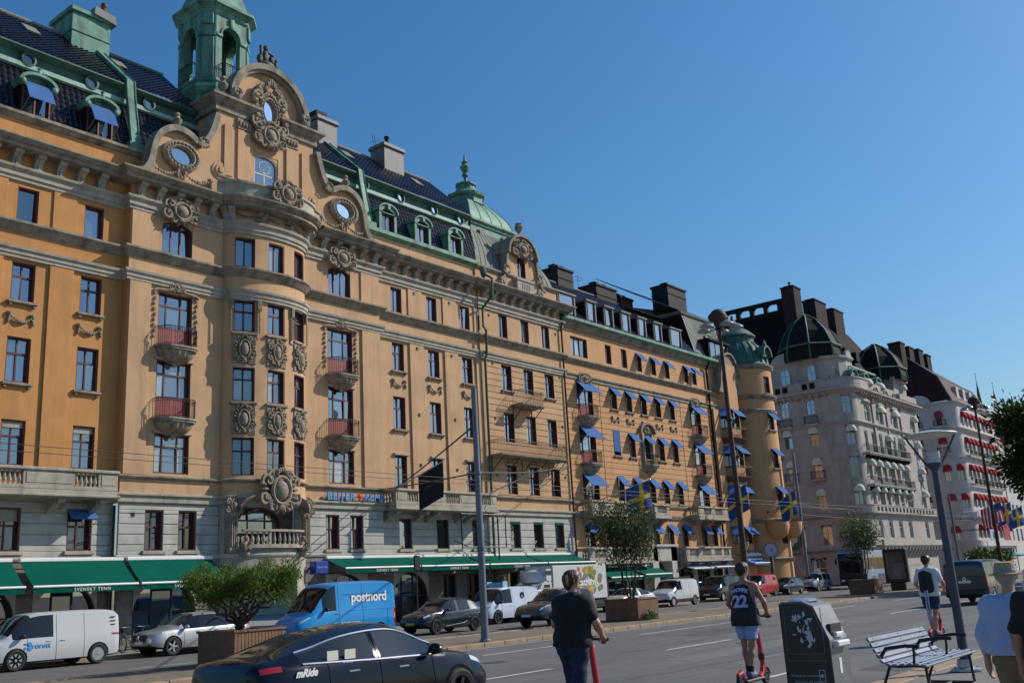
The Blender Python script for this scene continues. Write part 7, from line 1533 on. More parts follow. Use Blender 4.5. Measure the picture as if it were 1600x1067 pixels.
def near_lamp():
    x,y=17.65,4.94; p=thing('street_lamp','slim blue-grey street lamp with a wide flat disc reflector beside the bench','lamp post',(x,y,.13))
    part('shaft',MB().tube([(x,y,.13),(x,y,1.4),(x,y,3.4)],[.08,.07,.052],14),M_navy,p)
    part('base_plate',MB().lathe([(0,.14),(.24,.14),(.24,.17),(.13,.2),(.12,.32)],16,(x,y,0)),M_steel,p)
    for i in range(4): a=R(45+90*i); part('bolt',MB().lathe([(.018,.17),(.018,.21),(0,.215)],6,(x+.19*math.cos(a),y+.19*math.sin(a),0)),M_steel,p)
    part('lantern',MB().lathe([(.06,3.38),(.13,3.46),(.14,3.5)],12,(x,y,0)),M_navy,p); part('lantern_glass',MB().lathe([(.115,3.5),(.125,3.68),(.1,3.7),(0,3.7)],12,(x,y,0)),mat('frosted_glass',(.45,.46,.45),.3),p)
    for i in range(2): sx=(-1,1)[i]; part('strut',MB().tube([(x+.06*sx,y-.09*sx,3.45),(x+.2*sx,y-.36*sx,3.98)],.018,6),M_navy,p)
    part('disc_reflector',MB().lathe([(0,4.05),(.2,4.04),(.44,3.99),(.45,3.975),(.43,3.965),(.2,3.985),(0,3.99)],28,(x,y,0)),mat('reflector_pale',(.5,.5,.47),.5),p)
near_lamp()
def bin_():
    b=thing('litter_bin','black solar litter bin with a torn poster on its side and a grey chute front','bin',(12.3,5.15,.13))
    x0,x1,y0,y1=12.0,12.62,4.88,5.46
    side=[(y1,.14),(y0,.14),(y0,1.02),(y0+.16,1.42),(y0+.3,1.48),(y1,1.48)]
    part('body',MB().prism(side,x0+.03,x1-.03,'x'),mat('bin_grey',(.16,.165,.18),.5,metal=.3,var=.15,scale=3),b)
    for x,lab in ((x0,1),(x1-.03,0)): part('side_panel',MB().prism([(y1+.01,.15),(y0+.02,.15),(y0+.02,1.0),(y0+.17,1.40),(y0+.3,1.46),(y1+.01,1.46)],x,x+.03,'x'),mat('bin_black',(.011,.011,.012),.35,var=.3,scale=5),b)
    part('lid',MB().lathe([(.0,.05),(.16,.045),(.26,.025),(.3,0)],20,(12.31,5.28,1.475),sx=.95,sy=.55),mat('solar_lid',(.22,.25,.31),.2,coat=.5),b)
    part('chute',MB().box(12.14,12.48,y0+.015,y0+.06,1.0,1.2),M_black,b)
    part('pedal_handle',MB().bbox(12.12,12.5,y0-.07,y0+.03,.93,1.0,.015).bbox(12.2,12.42,y0-.03,y0+.04,1.04,1.1,.012),mat('handle_white',(.62,.62,.62),.4),b)
    part('sticker',MB().box(12.24,12.31,y0-.005,y0,.62,.8),M_plate,b)
    # torn poster shreds, panel lines and small print on the shaded flank
    r=random.Random(3); Mp=mat('poster_torn',(.42,.44,.50),.7,var=.2,scale=20)
    for i in range(26):
        cy,cz=y0+.16+.3*r.random(),.96+.38*r.random(); n=7; s=.012+.034*r.random()
        pts=[(cy+s*(.5+r.random())*math.cos(t)*.8,cz+s*(.5+r.random()*1.2)*math.sin(t)) for t in sorted(r.uniform(0,6.28) for _ in range(n))]
        part('poster_shred',MB().prism(pts,x0-.004-.0002*i,x0-.001,'x'),Mp,b)
    ln=MB()
    for z in (.86,.78): ln.box(x0-.003,x0,y0+.06,y1-.04,z,z+.008)
    for y in (y0+.06,y1-.05): ln.box(x0-.003,x0,y,y+.008,.86,1.4)
    part('panel_line',ln,mat('scuffed_edge',(.10,.105,.12),.5),b)
    for i,t in enumerate(('Skräpet är sorterat och','återvinns till energi','trafik.stockholm/skräp')): part('lettering',text_mb(t,.045,.001).xf(UPR).xf(Matrix.Rotation(R(-90),4,'Z')),mat('print_grey',(.32,.33,.36),.6),b,M=TR(x0-.003,y0+.31,.60-.07*i))
    part('crest',MB().ring([(y0+.09,.54),(y0+.17,.54),(y0+.17,.68),(y0+.09,.68)],[(y0+.1,.55),(y0+.16,.55),(y0+.16,.67),(y0+.1,.67)],x0-.004,x0-.001,'x').lathe([(0,-.002),(.022,-.002)],10,(x0-.002,y0+.13,.61),ax='x'),_mats['print_grey'],b)
bin_()
def bench():
    b=thing('bench','park bench with pale blue-grey slats and black iron frames facing the water','bench',(14.9,4.75,.13))
    x0,x1=13.75,16.15; Mw=mat('bench_slat_greyblue',(.15,.19,.27),.6,var=.15,scale=8,stain=((.08,.10,.14),(3,12,12),.55,.6))
    prof=[(4.36,.545),(4.455,.56),(4.55,.565),(4.645,.56),(4.74,.555),(4.83,.56),(4.905,.60),(4.95,.665),(4.985,.735),(5.02,.805),(5.055,.875)]
    for i,(y,z) in enumerate(prof):
        a,bq=prof[max(i-1,0)],prof[min(i+1,len(prof)-1)]; t=math.atan2(bq[1]-a[1],bq[0]-a[0])
        part('slat',MB().bbox(0,x1-x0,-.031,.031,-.014,.014,.006),Mw,b,M=TR(x0,y,z+.02)@Matrix.Rotation(t,4,'X'))
        for x in (x0+.18,x0+1.2,x1-.18): part('bolt',MB().lathe([(.017,0),(.017,.012),(0,.015)],8),M_black,b,M=TR(x,y,z+.03)@Matrix.Rotation(t,4,'X'))
    for x in (x0+.18,x1-.18):
        f=MB().tube([(x,y,z-.012) for y,z in prof],.02,6); f.tube([(x,4.40,.53),(x,4.38,.16),(x,4.44,.145),(x,5.0,.145),(x,5.02,.2),(x,4.86,.56)],.02,6); part('frame',f,M_iron,b)
    part('cross_bar',MB().tube([(x0+.18,4.7,.145),(x1-.18,4.7,.145)],.012,5),M_iron,b)
    for x in (x0+.1,x0+1.55,x1-.1): part('armrest',MB().tube([(x,4.52,.55),(x,4.5,.72),(x,4.5,.8)],.018,6).tube([(x,4.42,.8),(x,4.6,.81),(x,4.86,.78),(x,4.95,.66)],.026,6),M_iron,b)
bench()
def adboard():
    b=thing('advert_board','dark street advertising board standing on the median','billboard',(78,25.7,.1))
    part('plinth',MB().bbox(77.9,78.2,25.2,26.3,.1,.68,.03),M_black,b); part('case',MB().bbox(77.85,78.25,24.85,26.6,.66,3.15,.05),M_black,b)
    part('screen',MB().box(77.83,77.85,25.05,26.4,.95,2.9),mat('screen_dark',(.035,.02,.025),.15,var=.5,scale=1.4,coat=.5),b)
    part('print',text_mb('STRANDVÄGEN',.14,.001).xf(UPR).xf(Matrix.Rotation(R(-90),4,'Z')) if False else MB().box(-.004,0,-.45,.45,-.05,.02).box(-.004,0,-.3,.3,-.5,-.47),mat('screen_print',(.10,.06,.07),.4),b,M=TR(77.83,25.72,2.2))
adboard()
def small_signs():
    s=thing('round_sign','pale octagonal sign on a post in front of the bank corner','sign',(84.6,38.7,.12))
    part('post',MB().tube([(84.6,38.7,.12),(84.6,38.7,3.4)],.06,8).box(84.45,84.75,38.6,38.8,1.2,3.3),M_trim,s)
    o=[(math.cos(R(22.5+45*i)),math.sin(R(22.5+45*i))) for i in range(8)]
    Mz=TR(84.4,38.6,3.9,R(-48)); part('disc',MB().prism([(.62*a,.62*b) for a,b in o],-.06,.06),mat('sign_pale',(.42,.45,.52),.5),s,M=Mz); part('rim',MB().ring([(.66*a,.66*b) for a,b in o],[(.58*a,.58*b) for a,b in o],-.075,.075),mat('sign_rim_blue',(.08,.12,.30),.4),s,M=Mz)
    part('dial_marks',MB().box(-.12,-.06,-.08,-.07,-.15,.2).box(.04,.18,-.08,-.07,-.12,.18),mat('sign_ink',(.15,.18,.28),.5),s,M=Mz)
    s=thing('traffic_sign','black sign box on a thin post in front of the green awnings','sign',(39.35,38.5,.12)); part('post',MB().tube([(39.35,38.5,.12),(39.35,38.5,3.9)],.04,8),M_trim,s); part('panel',MB().bbox(39.13,39.57,38.4,38.5,3.05,3.85,.03),M_black,s)
    s=thing('box_sign','small blue box sign beside the bow window portal','sign',(34.6,40.9,3.1)); part('box',MB().bbox(34.15,35.0,40.6,41.1,3.12,3.75,.03),mat('sign_blue',(.015,.05,.30),.35),s); part('bracket',MB().box(34.5,34.6,41.1,41.6,3.4,3.5),M_iron,s)
    part('lettering',text_mb('SVENSKT TENN',.1,.002).xf(UPR),mat('print_pale',(.4,.45,.6),.5),s,M=TR(34.58,40.59,3.4))
    s=thing('sign_frame','empty black rectangular sign frame hanging below the banner balcony','frame',(47.5,40.6,4.3))
    part('frame',MB().tube([(45.4,40.5,4.4),(49.6,40.5,4.4),(49.6,40.5,6.4),(45.4,40.5,6.4)],.045,6,closed=True),M_iron,s); part('stay',MB().tube([(48.9,40.6,4.4),(48.9,41.9,4.9)],.03,5).tube([(48.9,40.55,6.3),(48.9,40.55,3.6)],.05,6).tube([(46.2,40.6,4.4),(46.2,41.9,4.9)],.03,5),M_iron,s)
    for (x,y,z0,z1,lab,c,em) in ((155,37.2,4.7,6.3,'pale square hanging sign with a dark emblem at the red-awning hotel',(.30,.36,.50),1),(163,37.2,4.8,6.6,'red square banner at the red-awning hotel',(.30,.012,.02),0)):
        s=thing('banner_sign',lab,'banner',(x,y,z0)); part('sheet',MB().bbox(x,x+3.8,y,y+.06,z0,z1,.01),mat('banner_%d'%x,c,.7,var=.1),s)
        part('arm',MB().tube([(x+1.9,y+.03,z1),(x+1.9,42,z1+.2)],.05,6),M_iron,s)
        if em: part('emblem',MB().lathe([(0,-.02),(.5,-.02),(.5,0)],16,ax='y'),M_black,s,M=TR(x+1.9,y,(z0+z1)/2))
small_signs()
def flag(label,base,tip,w,h,kind,fx,sway=.12,catg='flag',group='flags on slanting poles'):
    f=thing('flag',label,catg,base,0,group)
    part('pole',MB().tube([base,tip],[.045,.03],8),mat('flagpole_pale',(.45,.42,.38),.5),f); part('knob',MB().ell(tip,(.06,.06,.06),8,6),M_chrome,f); part('bracket',MB().lathe([(.09,-.1),(.09,.12)],8,base),M_iron,f)
    b,t=Vector(base),Vector(tip); nu,nv=20,14
    def P(u,v):
        q=t.lerp(b,.02+fx*u); q=Vector((q.x,q.y,q.z)); q.z-=v*h
        q.x+=sway*math.sin(u*7+v*3)*(.3+v); q.y+=sway*math.cos(u*6+v*2.5)*(.3+v); return tuple(q)
    pts=[[P(i/nu,j/nv) for i in range(nu+1)] for j in range(nv+1)]
    mats={'se':[mat('flag_blue',(.012,.055,.22),.8),mat('flag_yellow',(.75,.42,.01),.8)],'us':[mat('flag_red',(.42,.02,.03),.8),mat('flag_white',(.68,.66,.64),.8),mat('flag_navy',(.02,.03,.12),.8)],'dark':[mat('banner_black',(.008,.006,.008),.8),mat('banner_print',(.03,.03,.035),.8)]}[kind]
    mb=MB().grid(pts,0,True)
    k=0
    for j in range(nv):
        for i in range(nu):
            u,v=(i+.5)/nu,(j+.5)/nv
            if kind=='se': mb.m[k]=1 if (.30<u<.46 or .40<v<.60) else 0      # hoist at the tip end, hanging down
            elif kind=='us': mb.m[k]=2 if (v<.45 and u<.5) else int(u*13)%2
            else: mb.m[k]=1 if (.45<v<.52 and .25<u<.75) else 0
            k+=1
    b2=MB(); b2.v=mb.v+[(x,y+.012,z) for x,y,z in mb.v]; n0=len(mb.v); b2.f=mb.f+[tuple(q+n0 for q in f_[::-1]) for f_ in mb.f]; b2.m=mb.m*2; b2.s=mb.s*2
    part('cloth',b2,mats,f)
flag('Swedish flag above the second planter tree',(60.6,41.0,7.6),(64.0,38.2,9.1),1.7,2.1,'se',.42)
flag('Swedish flag left of the brown light mast',(78.6,41.2,7.5),(80.2,38.2,9.6),1.7,2.2,'se',.5)
flag('Swedish flag at the round corner tower',(87.6,39.9,7.4),(89.6,37.8,9.5),1.7,2.2,'se',.55)
flag('black banner hanging from a slanting pole on the stone balcony',(40.3,40.75,7.75),(42.0,38.7,9.15),1.9,2.0,'dark',.52,.03,'banner',None)
flag('striped red and white flag beside the right-hand trees',(157.5,41.5,8.2),(164.0,37.0,10.6),2.6,2.9,'us',.5)
flag('Swedish flag by the right-hand trees next to the striped flag',(164,41.5,8.2),(170.0,37.0,10.7),2.6,2.9,'se',.4)
flag('Swedish flag at the right edge partly behind the trees',(170,41.5,8.0),(177.0,37.0,10.2),2.6,2.9,'se',.4)
def slant_pole(label,a,b):
    f=thing('flagpole',label,'flagpole',a,0,'bare flagpoles'); part('pole',MB().tube([a,b],[.045,.03],8),_mats['flagpole_pale'],f); part('knob',MB().ell(b,(.06,.06,.06),8,6),M_chrome,f)
slant_pole('bare slanting flagpole on the right end of the stone balcony',(48.4,40.75,7.75),(51.2,38.6,9.2)); slant_pole('bare slanting flagpole on the balcony of the pale hotel',(125.5,41.3,8.9),(132.5,38.0,10.6))
def wires():
    w=thing('overhead_wires','thin span wires strung from the median pole to the facades','wires',(27.1,23.3,6))
    def sag(a,b,s,r,n=14): 
        A,B=Vector(a),Vector(b); return MB().tube([tuple(A.lerp(B,i/n)-Vector((0,0,s*4*(i/n)*(1-i/n)))) for i in range(n+1)],r,5)
    Mw=mat('cable',(.04,.035,.032),.6)
    for a,b,s,r in (((27.1,23.3,7.7),(40.1,40.7,7.72),.05,.035),((27.1,23.3,5.95),(39.4,41.4,7.7),.05,.03),((27.1,23.3,5.95),(58.9,41.8,10.3),.2,.03),((-20,30,7.1),(92,31,7.1),.25,.012),((-20,33.5,7.4),(140,33.5,7.4),.3,.012),((92.1,38.7,8.2),(60,41.9,8.4),.3,.02),((92.1,38.7,8.2),(119.4,44,9.0),.25,.02),((92.1,38.7,9.3),(52,25.4,8.8),.5,.02),((99.2,26.9,6.4),(92.1,38.7,7.4),.15,.02),((92.1,38.7,7.2),(150,38,7.6),.4,.02)): part('wire',sag(a,b,s,r),Mw,w)
wires()
# ------------------------------------------------------------------ planters and trees
def leaf_mat(name,c1,c2,tr=.35):
    if name in _mats: return _mats[name]
    m=bpy.data.materials.new(name); m.use_nodes=True; nt=m.node_tree; N=nt.nodes; L=nt.links; b=N['Principled BSDF']; b.inputs['Roughness'].default_value=.5; b.inputs['Specular IOR Level'].default_value=.35
    g=N.new('ShaderNodeNewGeometry'); mx=N.new('ShaderNodeMix'); mx.data_type='RGBA'; mx.inputs[6].default_value=(*c1,1); mx.inputs[7].default_value=(*c2,1); L.new(g.outputs['Random Per Island'],mx.inputs[0]); L.new(mx.outputs[2],b.inputs['Base Color'])
    t=N.new('ShaderNodeBsdfTranslucent'); L.new(mx.outputs[2],t.inputs[0]); ms=N.new('ShaderNodeMixShader'); ms.inputs[0].default_value=tr; L.new(b.outputs[0],ms.inputs[1]); L.new(t.outputs[0],ms.inputs[2]); L.new(ms.outputs[0],N['Material Output'].inputs[0])
    _mats[name]=m; return m
def leaves(name,C,size,m,parent,aspect=2.0,up=None,seed=1):
    """one small folded leaf per point of C"""
    r=np.random.default_rng(seed); n=len(C); d=r.normal(size=(n,3)); 
    if up is not None: d=d*.6+up
    d/=np.linalg.norm(d,axis=1)[:,None]; q=r.normal(size=(n,3)); s=np.cross(d,q); s/=np.linalg.norm(s,axis=1)[:,None]+1e-9
    nn=np.cross(d,s); L=(size*(.6+.8*r.random(n)))[:,None]; w=L/aspect/2
    a=C; t=C+d*L; l=C+d*L*.5+s*w+nn*L*.08; k=C+d*L*.5-s*w+nn*L*.08
    V=np.stack([a,l,t,k],1).reshape(-1,3); F=np.arange(n*4).reshape(-1,4)
    me=bpy.data.meshes.new(name); me.vertices.add(len(V)); me.vertices.foreach_set('co',V.ravel()); me.loops.add(n*4); me.polygons.add(n)
    me.loops.foreach_set('vertex_index',F.ravel().astype(np.int32)); me.polygons.foreach_set('loop_start',(np.arange(n)*4).astype(np.int32)); me.polygons.foreach_set('loop_total',np.full(n,4,np.int32)); me.materials.append(m); me.update(); me.validate()
    return part(name,me,None,parent)
M_wood=mat('planter_wood',(.20,.105,.06),.8,var=.25,scale=4,bump=.3,bscale=25,stain=((.11,.06,.04),(6,6,.6),.5,.7))
M_bark=mat('bark',(.075,.055,.04),.9,var=.3,scale=12,bump=.6,bscale=25)
def planter(label,x,y,s=1.8,h=.95):
    p=thing('planter',label,'planter',(x+s/2,y+s/2,.1),0,'wooden planters on the median'); z0=.14; z1=z0+h
    part('liner',MB().box(x+.05,x+s-.05,y+.05,y+s-.05,z0-.03,z1-.1),M_black,p); part('soil',MB().box(x+.06,x+s-.06,y+.06,y+s-.06,z1-.1,z1-.06),mat('soil',(.04,.028,.02),.95,var=.4,scale=20,bump=.6,bscale=40),p)
    n=15; w=s/n; sm=MB().bbox(.006,w-.006,-.035,0,z0,z1-.06,.006).mesh('slat',M_wood)
    for i in range(n):
        part('slat',sm,None,p,M=TR(x+i*w,y+.03,0)); part('slat',sm,None,p,M=TR(x+.03,y+s-i*w,0,R(-90))); part('slat',sm,None,p,M=TR(x+s-.03,y+i*w,0,R(90)))
    for a,b,c,d in ((x-.04,x+s+.04,y-.04,y+.09),(x-.04,x+s+.04,y+s-.09,y+s+.04),(x-.04,x+.09,y+.092,y+s-.092),(x+s-.09,x+s+.04,y+.092,y+s-.092)): part('rim_board',MB().bbox(a,b,c,d,z1-.06,z1+.005,.008),M_wood,p)
    for a in (x+.1,x+s-.3): part('skid',MB().box(a,a+.2,y-.03,y+s+.03,.1,.14),M_black,p)
    return z1
planter('wooden planter with the spreading shrub half hidden by the black saloon',18.0,25.0); planter('wooden planter holding the slender multi-stem tree',39.7,24.9); planter('small-looking far planter with the round-crowned tree by the coach',70.6,24.95)
def branch(mb,a,b,r0,r1,seed,n=7,wob=.08):
    r=random.Random(seed); A,B=Vector(a),Vector(b); pts=[]
    for i in range(n+1):
        t=i/n; p=A.lerp(B,t); k=wob*math.sin(t*math.pi); pts.append((p.x+r.uniform(-k,k),p.y+r.uniform(-k,k),p.z+r.uniform(-k,k)*.6))
    mb.tube(pts,[r0+(r1-r0)*i/n for i in range(n+1)],6); return pts
def pine_shrub():
    t=thing('shrub','spreading green pine-like shrub with bare crooked branches in the left planter','shrub',(18.9,25.9,1.0)); x,y=18.9,25.9; mb=MB(); r=random.Random(11); tips=[]
    branch(mb,(x,y,1.0),(x-.1,y,1.35),.11,.09,1)
    for i in range(15):
        a=2*math.pi*i/15+r.uniform(-.2,.2); R_=r.uniform(.6,1.65); e=(x+R_*math.cos(a)*1.05,y+R_*math.sin(a)*.85,2.15+.45*r.random()-.15*R_)
        b=branch(mb,(x-.1,y,1.15+.15*r.random()),e,.06,.018,i,8,.16)
        for k in range(5):
            q=Vector(b[4+k%5]); a2=a+r.uniform(-1.2,1.2); e2=(q.x+.4*math.cos(a2),q.y+.4*math.sin(a2),q.z+.25+.35*r.random()); branch(mb,q,e2,.018,.007,i*9+k,4,.05); tips.append(e2)
        tips.append(e)
    part('trunk',mb,M_bark,t)
    g=np.random.default_rng(4); C=[]; 
    for e in tips:
        e=np.array(e); n=170; d=g.normal(size=(n,3)); d/=np.linalg.norm(d,axis=1)[:,None]; C.append(e+d*(g.random((n,1))**.4)*np.array([.33,.33,.22])+np.array([0,0,.08]))
    n=7500; u=g.random(n)*2*np.pi; rr=1.75*np.sqrt(g.random(n)); bump=.12*np.sin(u*5+rr*3)+.1*np.sin(u*9)
    zz=2.80-.30*(rr/1.75)**2+bump*.9-.85*g.random(n)**1.5; C.append(np.stack([x+rr*np.cos(u)*1.03,y+rr*np.sin(u)*.85,zz],1))
    C=np.concatenate(C); leaves('crown',C,.11,leaf_mat('needle_green',(.045,.10,.012),(.13,.21,.025),.35),t,5.0,np.array([0,0,.6]),2)
    C2=C[g.random(len(C))<.06]+g.normal(size=(1,3))*.0; leaves('dry_needles',C2-np.array([0,0,.12]),.10,leaf_mat('needle_brown',(.10,.045,.02),(.16,.07,.03),.2),t,5.0,np.array([0,0,.4]),3)
pine_shrub()
def stem_tree(label,x,y,zb,zc,w,h,stems,nl,size,cols,seed,name='tree'):
    t=thing(name,label,'tree',(x,y,zb)); mb=MB(); r=random.Random(seed); g=np.random.default_rng(seed); C=[]
    for i in range(stems):
        a=2*math.pi*i/stems+r.uniform(-.3,.3); k=r.uniform(.25,.75)*w/2; e=(x+k*math.cos(a),y+k*math.sin(a),zc+h*r.uniform(-.1,.3))
        b=branch(mb,(x+.12*math.cos(a),y+.12*math.sin(a),zb),e,.04,.012,seed+i,9,.10)
        for q in range(9):
            s=Vector(b[4+q%6]); a2=r.uniform(0,6.28); e2=Vector((s.x+w*.22*math.cos(a2),s.y+w*.22*math.sin(a2),s.z+h*r.uniform(.1,.35))); branch(mb,s,e2,.014,.005,seed+i*31+q,4,.05)
            n=nl//(stems*9*2); d=g.normal(size=(n,3)); C.append(np.array(e2)+d*np.array([.16,.16,.14])*w/3)
    part('trunk',mb,M_bark,t)
    n=nl//2; d=g.normal(size=(n,3)); d/=np.linalg.norm(d,axis=1)[:,None]; rad=g.random((n,1))**.45
    u=np.arctan2(d[:,1],d[:,0]); lump=1+.16*np.sin(3*u+seed)+.12*np.sin(5*d[:,2]*2+u*2); P=d*rad*lump[:,None]*np.array([w/2,w/2,h/2])+np.array([x,y,zc])
    keep=(np.sin(P[:,0]*4.1+seed)+np.sin(P[:,1]*3.7)+np.sin(P[:,2]*4.7+1))>-1.3
    C.append(P[keep]); leaves('crown',np.concatenate(C),size,leaf_mat('leaf_'+cols[0],cols[1],cols[2]),t,2.1,None,seed)
stem_tree('slender multi-stem tree with dark glossy leaves in the second planter',40.6,25.8,1.05,4.25,3.3,2.7,9,7600,.13,('dark',(.022,.045,.012),(.075,.10,.025)),21)
stem_tree('round-crowned small tree in the far planter',71.5,25.85,1.05,4.4,3.0,2.5,6,5200,.14,('olive',(.045,.075,.02),(.12,.15,.05)),33)
def big_tree(label,x,y,zc,w,h,seed,n=15000):
    t=thing('tree',label,'tree',(x,y,.1),0,'large trees on the quay'); mb=MB(); r=random.Random(seed); g=np.random.default_rng(seed); C=[]
    mb.tube([(x,y,.1),(x+.1,y,2),(x,y+.1,zc-h*.45),(x,y,zc)],[.32,.26,.2,.08],10)
    for i in range(16):
        a=r.uniform(0,6.28); z0=zc-h*.45+h*.5*r.random(); k=w/2*r.uniform(.5,.95); e=Vector((x+k*math.cos(a),y+k*math.sin(a),z0+h*r.uniform(.05,.35))); branch(mb,(x,y,z0),e,.09,.02,seed+i,6,.2)
        m=n//32; d=g.normal(size=(m,3)); C.append(np.array(e)+d*np.array([.20,.20,.15])*w/2)
    part('trunk',mb,M_bark,t); m=n//2; d=g.normal(size=(m,3)); d/=np.linalg.norm(d,axis=1)[:,None]; u=np.arctan2(d[:,1],d[:,0]); lump=1+.14*np.sin(4*u+seed)+.12*np.sin(7*d[:,2]+2*u); P=d*(g.random((m,1))**.35)*lump[:,None]*np.array([w/2,w/2,h/2])+np.array([x,y,zc]); C.append(P)
    leaves('crown',np.concatenate(C),.36,leaf_mat('leaf_quay',(.02,.04,.008),(.06,.085,.015),.3),t,1.8,None,seed)
big_tree('large dark leafy tree at the right edge above the flags',81.5,13.35,9.2,7.8,9.0,5,30000); big_tree('second large leafy tree further along the quay',96,14.5,9.6,8.0,8.0,6,9000)
def hedge():
    t=thing('hedge','clipped dark hedge on the median by the red-awning hotel','hedge',(107,26,.1)); g=np.random.default_rng(8); n=5000
    C=np.stack([100+13.5*g.random(n),25.2+1.6*g.random(n),.2+2.6*g.random(n)**.7],1); C[:,2]+=.25*np.sin(C[:,0]*1.3); part('stems',MB().box(100.3,113,25.6,26.4,.1,1.9),M_bark,t); leaves('foliage',C,.28,leaf_mat('leaf_hedge',(.02,.04,.008),(.07,.11,.02),.25),t,1.8,None,8)
    for x,c,lab,z in ((164,(.40,.02,.03),'small red parasol at the pavement cafe by the red-awning hotel',2.2),(172,(.12,.40,.32),'sea-green parasol at the right edge of the pavement cafe',2.6)):
        p=thing('parasol',lab,'parasol',(x,38.6,.12),0,'cafe parasols'); part('canopy',MB().lathe([(0,z+.7),(1.0,z+.35),(2.3,z),(2.3,z-.2)],8,(x,38.6,0),sm=False),mat('parasol_%d'%x,c,.8),p); part('post',MB().tube([(x,38.6,.12),(x,38.6,z+.6)],.04,6),M_steel,p)
hedge()
def weeds():
    t=thing('weeds','tuft of green weeds with pale flowers at the foot of the second planter','plant',(40.4,24.7,.1)); g=np.random.default_rng(2); n=260; C=np.stack([40.0+.8*g.random(n),24.55+.3*g.random(n),.12+.35*g.random(n)**1.5],1); leaves('foliage',C,.13,leaf_mat('leaf_weed',(.05,.10,.012),(.13,.20,.03),.3),t,3.0,np.array([0,0,1.2]),2)
    f=MB()
    for i in range(7): f.ell((40.0+.12*i,24.6+.1*(i%2),.42+.05*(i%3)),(.035,.035,.02),6,4)
    part('flowers',f,M_white,t)
weeds()

# ------------------------------------------------------------------ people (one continuous surface each, polygonised from a blended limb field) and scooters
def surface_nets(F,org,h):
    S=F<0; nx,ny,nz=F.shape
    cnt=np.zeros((nx-1,ny-1,nz-1),np.int8)
    for dx in (0,1):
        for dy in (0,1):
            for dz in (0,1): cnt+=S[dx:nx-1+dx,dy:ny-1+dy,dz:nz-1+dz]
    act=(cnt>0)&(cnt<8); I=np.argwhere(act); idx=-np.ones(act.shape,np.int64); idx[act]=np.arange(len(I))
    P=np.zeros((len(I),3)); W=np.zeros(len(I))
    C=[(0,0,0),(1,0,0),(0,1,0),(1,1,0),(0,0,1),(1,0,1),(0,1,1),(1,1,1)]
    for a in range(8):
        for b in range(a+1,8):
            if sum(x!=y for x,y in zip(C[a],C[b]))!=1: continue
            fa=F[I[:,0]+C[a][0],I[:,1]+C[a][1],I[:,2]+C[a][2]]; fb=F[I[:,0]+C[b][0],I[:,1]+C[b][1],I[:,2]+C[b][2]]
            m=(fa<0)!=(fb<0); t=np.where(m,fa/np.where(m,fa-fb,1),0)[:,None]
            P+=np.where(m[:,None],np.array(C[a])+(np.array(C[b])-np.array(C[a]))*t,0); W+=m
    V=(I+P/W[:,None])*h+org; Q=[]
    for ax in range(3):
        u,v=[k for k in range(3) if k!=ax]; sl0=[slice(None)]*3; sl1=[slice(None)]*3; sl0[ax]=slice(0,-1); sl1[ax]=slice(1,None)
        E=np.argwhere(S[tuple(sl0)]!=S[tuple(sl1)]); ok=(E[:,u]>0)&(E[:,v]>0)&(E[:,u]<F.shape[u]-1)&(E[:,v]<F.shape[v]-1); E=E[ok]
        def cell(du,dv): q=E.copy(); q[:,u]-=du; q[:,v]-=dv; return idx[q[:,0],q[:,1],q[:,2]]
        q=np.stack([cell(1,1),cell(0,1),cell(0,0),cell(1,0)],1); s=S[E[:,0],E[:,1],E[:,2]]
        flip=s if ax!=1 else ~s
        q[~flip]=q[~flip][:,::-1]; Q.append(q)
    return V,np.concatenate(Q)
def field(prims,h,k=.03,pad=.05,cuts=(),noise=None):
    """smooth union of tapered capsules [(a,b,ra,rb)]"""
    A=np.array([np.minimum(p[0],p[1])-max(p[2],p[3]) for p in prims]); B=np.array([np.maximum(p[0],p[1])+max(p[2],p[3]) for p in prims])
    org=A.min(0)-pad; n=np.ceil((B.max(0)+pad-org)/h).astype(int)+1; F=np.full(n,.2)
    ax=[org[i]+h*np.arange(n[i]) for i in range(3)]
    for p,a0,b0 in zip(prims,A,B):
        lo=np.maximum(((a0-pad-org)/h).astype(int),0); hi=np.minimum(((b0+pad-org)/h).astype(int)+2,n)
        X,Y,Z=np.meshgrid(ax[0][lo[0]:hi[0]],ax[1][lo[1]:hi[1]],ax[2][lo[2]:hi[2]],indexing='ij'); a=np.array(p[0],float); b=np.array(p[1],float); d=b-a; L=max(d@d,1e-9)
        t=np.clip(((X-a[0])*d[0]+(Y-a[1])*d[1]+(Z-a[2])*d[2])/L,0,1)
        D=np.sqrt((X-a[0]-t*d[0])**2+(Y-a[1]-t*d[1])**2+(Z-a[2]-t*d[2])**2)-(p[2]+(p[3]-p[2])*t)
        kk=p[4] if len(p)>4 else k; G=F[lo[0]:hi[0],lo[1]:hi[1],lo[2]:hi[2]]; hh=np.clip(.5+.5*(G-D)/kk,0,1); F[lo[0]:hi[0],lo[1]:hi[1],lo[2]:hi[2]]=G+(D-G)*hh-kk*hh*(1-hh)
    X,Y,Z=np.meshgrid(*ax,indexing='ij',sparse=True)
    if noise: F=F+noise(X,Y,Z)
    for nx,ny,nz,c in cuts: F=np.maximum(F,nx*X+ny*Y+nz*Z-c)          # keep the half space n.p < c
    F[[0,-1]]=.1; F[:,[0,-1]]=.1; F[:,:,[0,-1]]=.1
    return surface_nets(F,org,h)
def net_part(name,VQ,m,root):
    V,Q=VQ; me=bpy.data.meshes.new(name); me.from_pydata(V.tolist(),[],Q.tolist()); me.materials.append(m); me.polygons.foreach_set('use_smooth',[True]*len(Q)); me.update()
    return part(name,me,None,root,world=False)
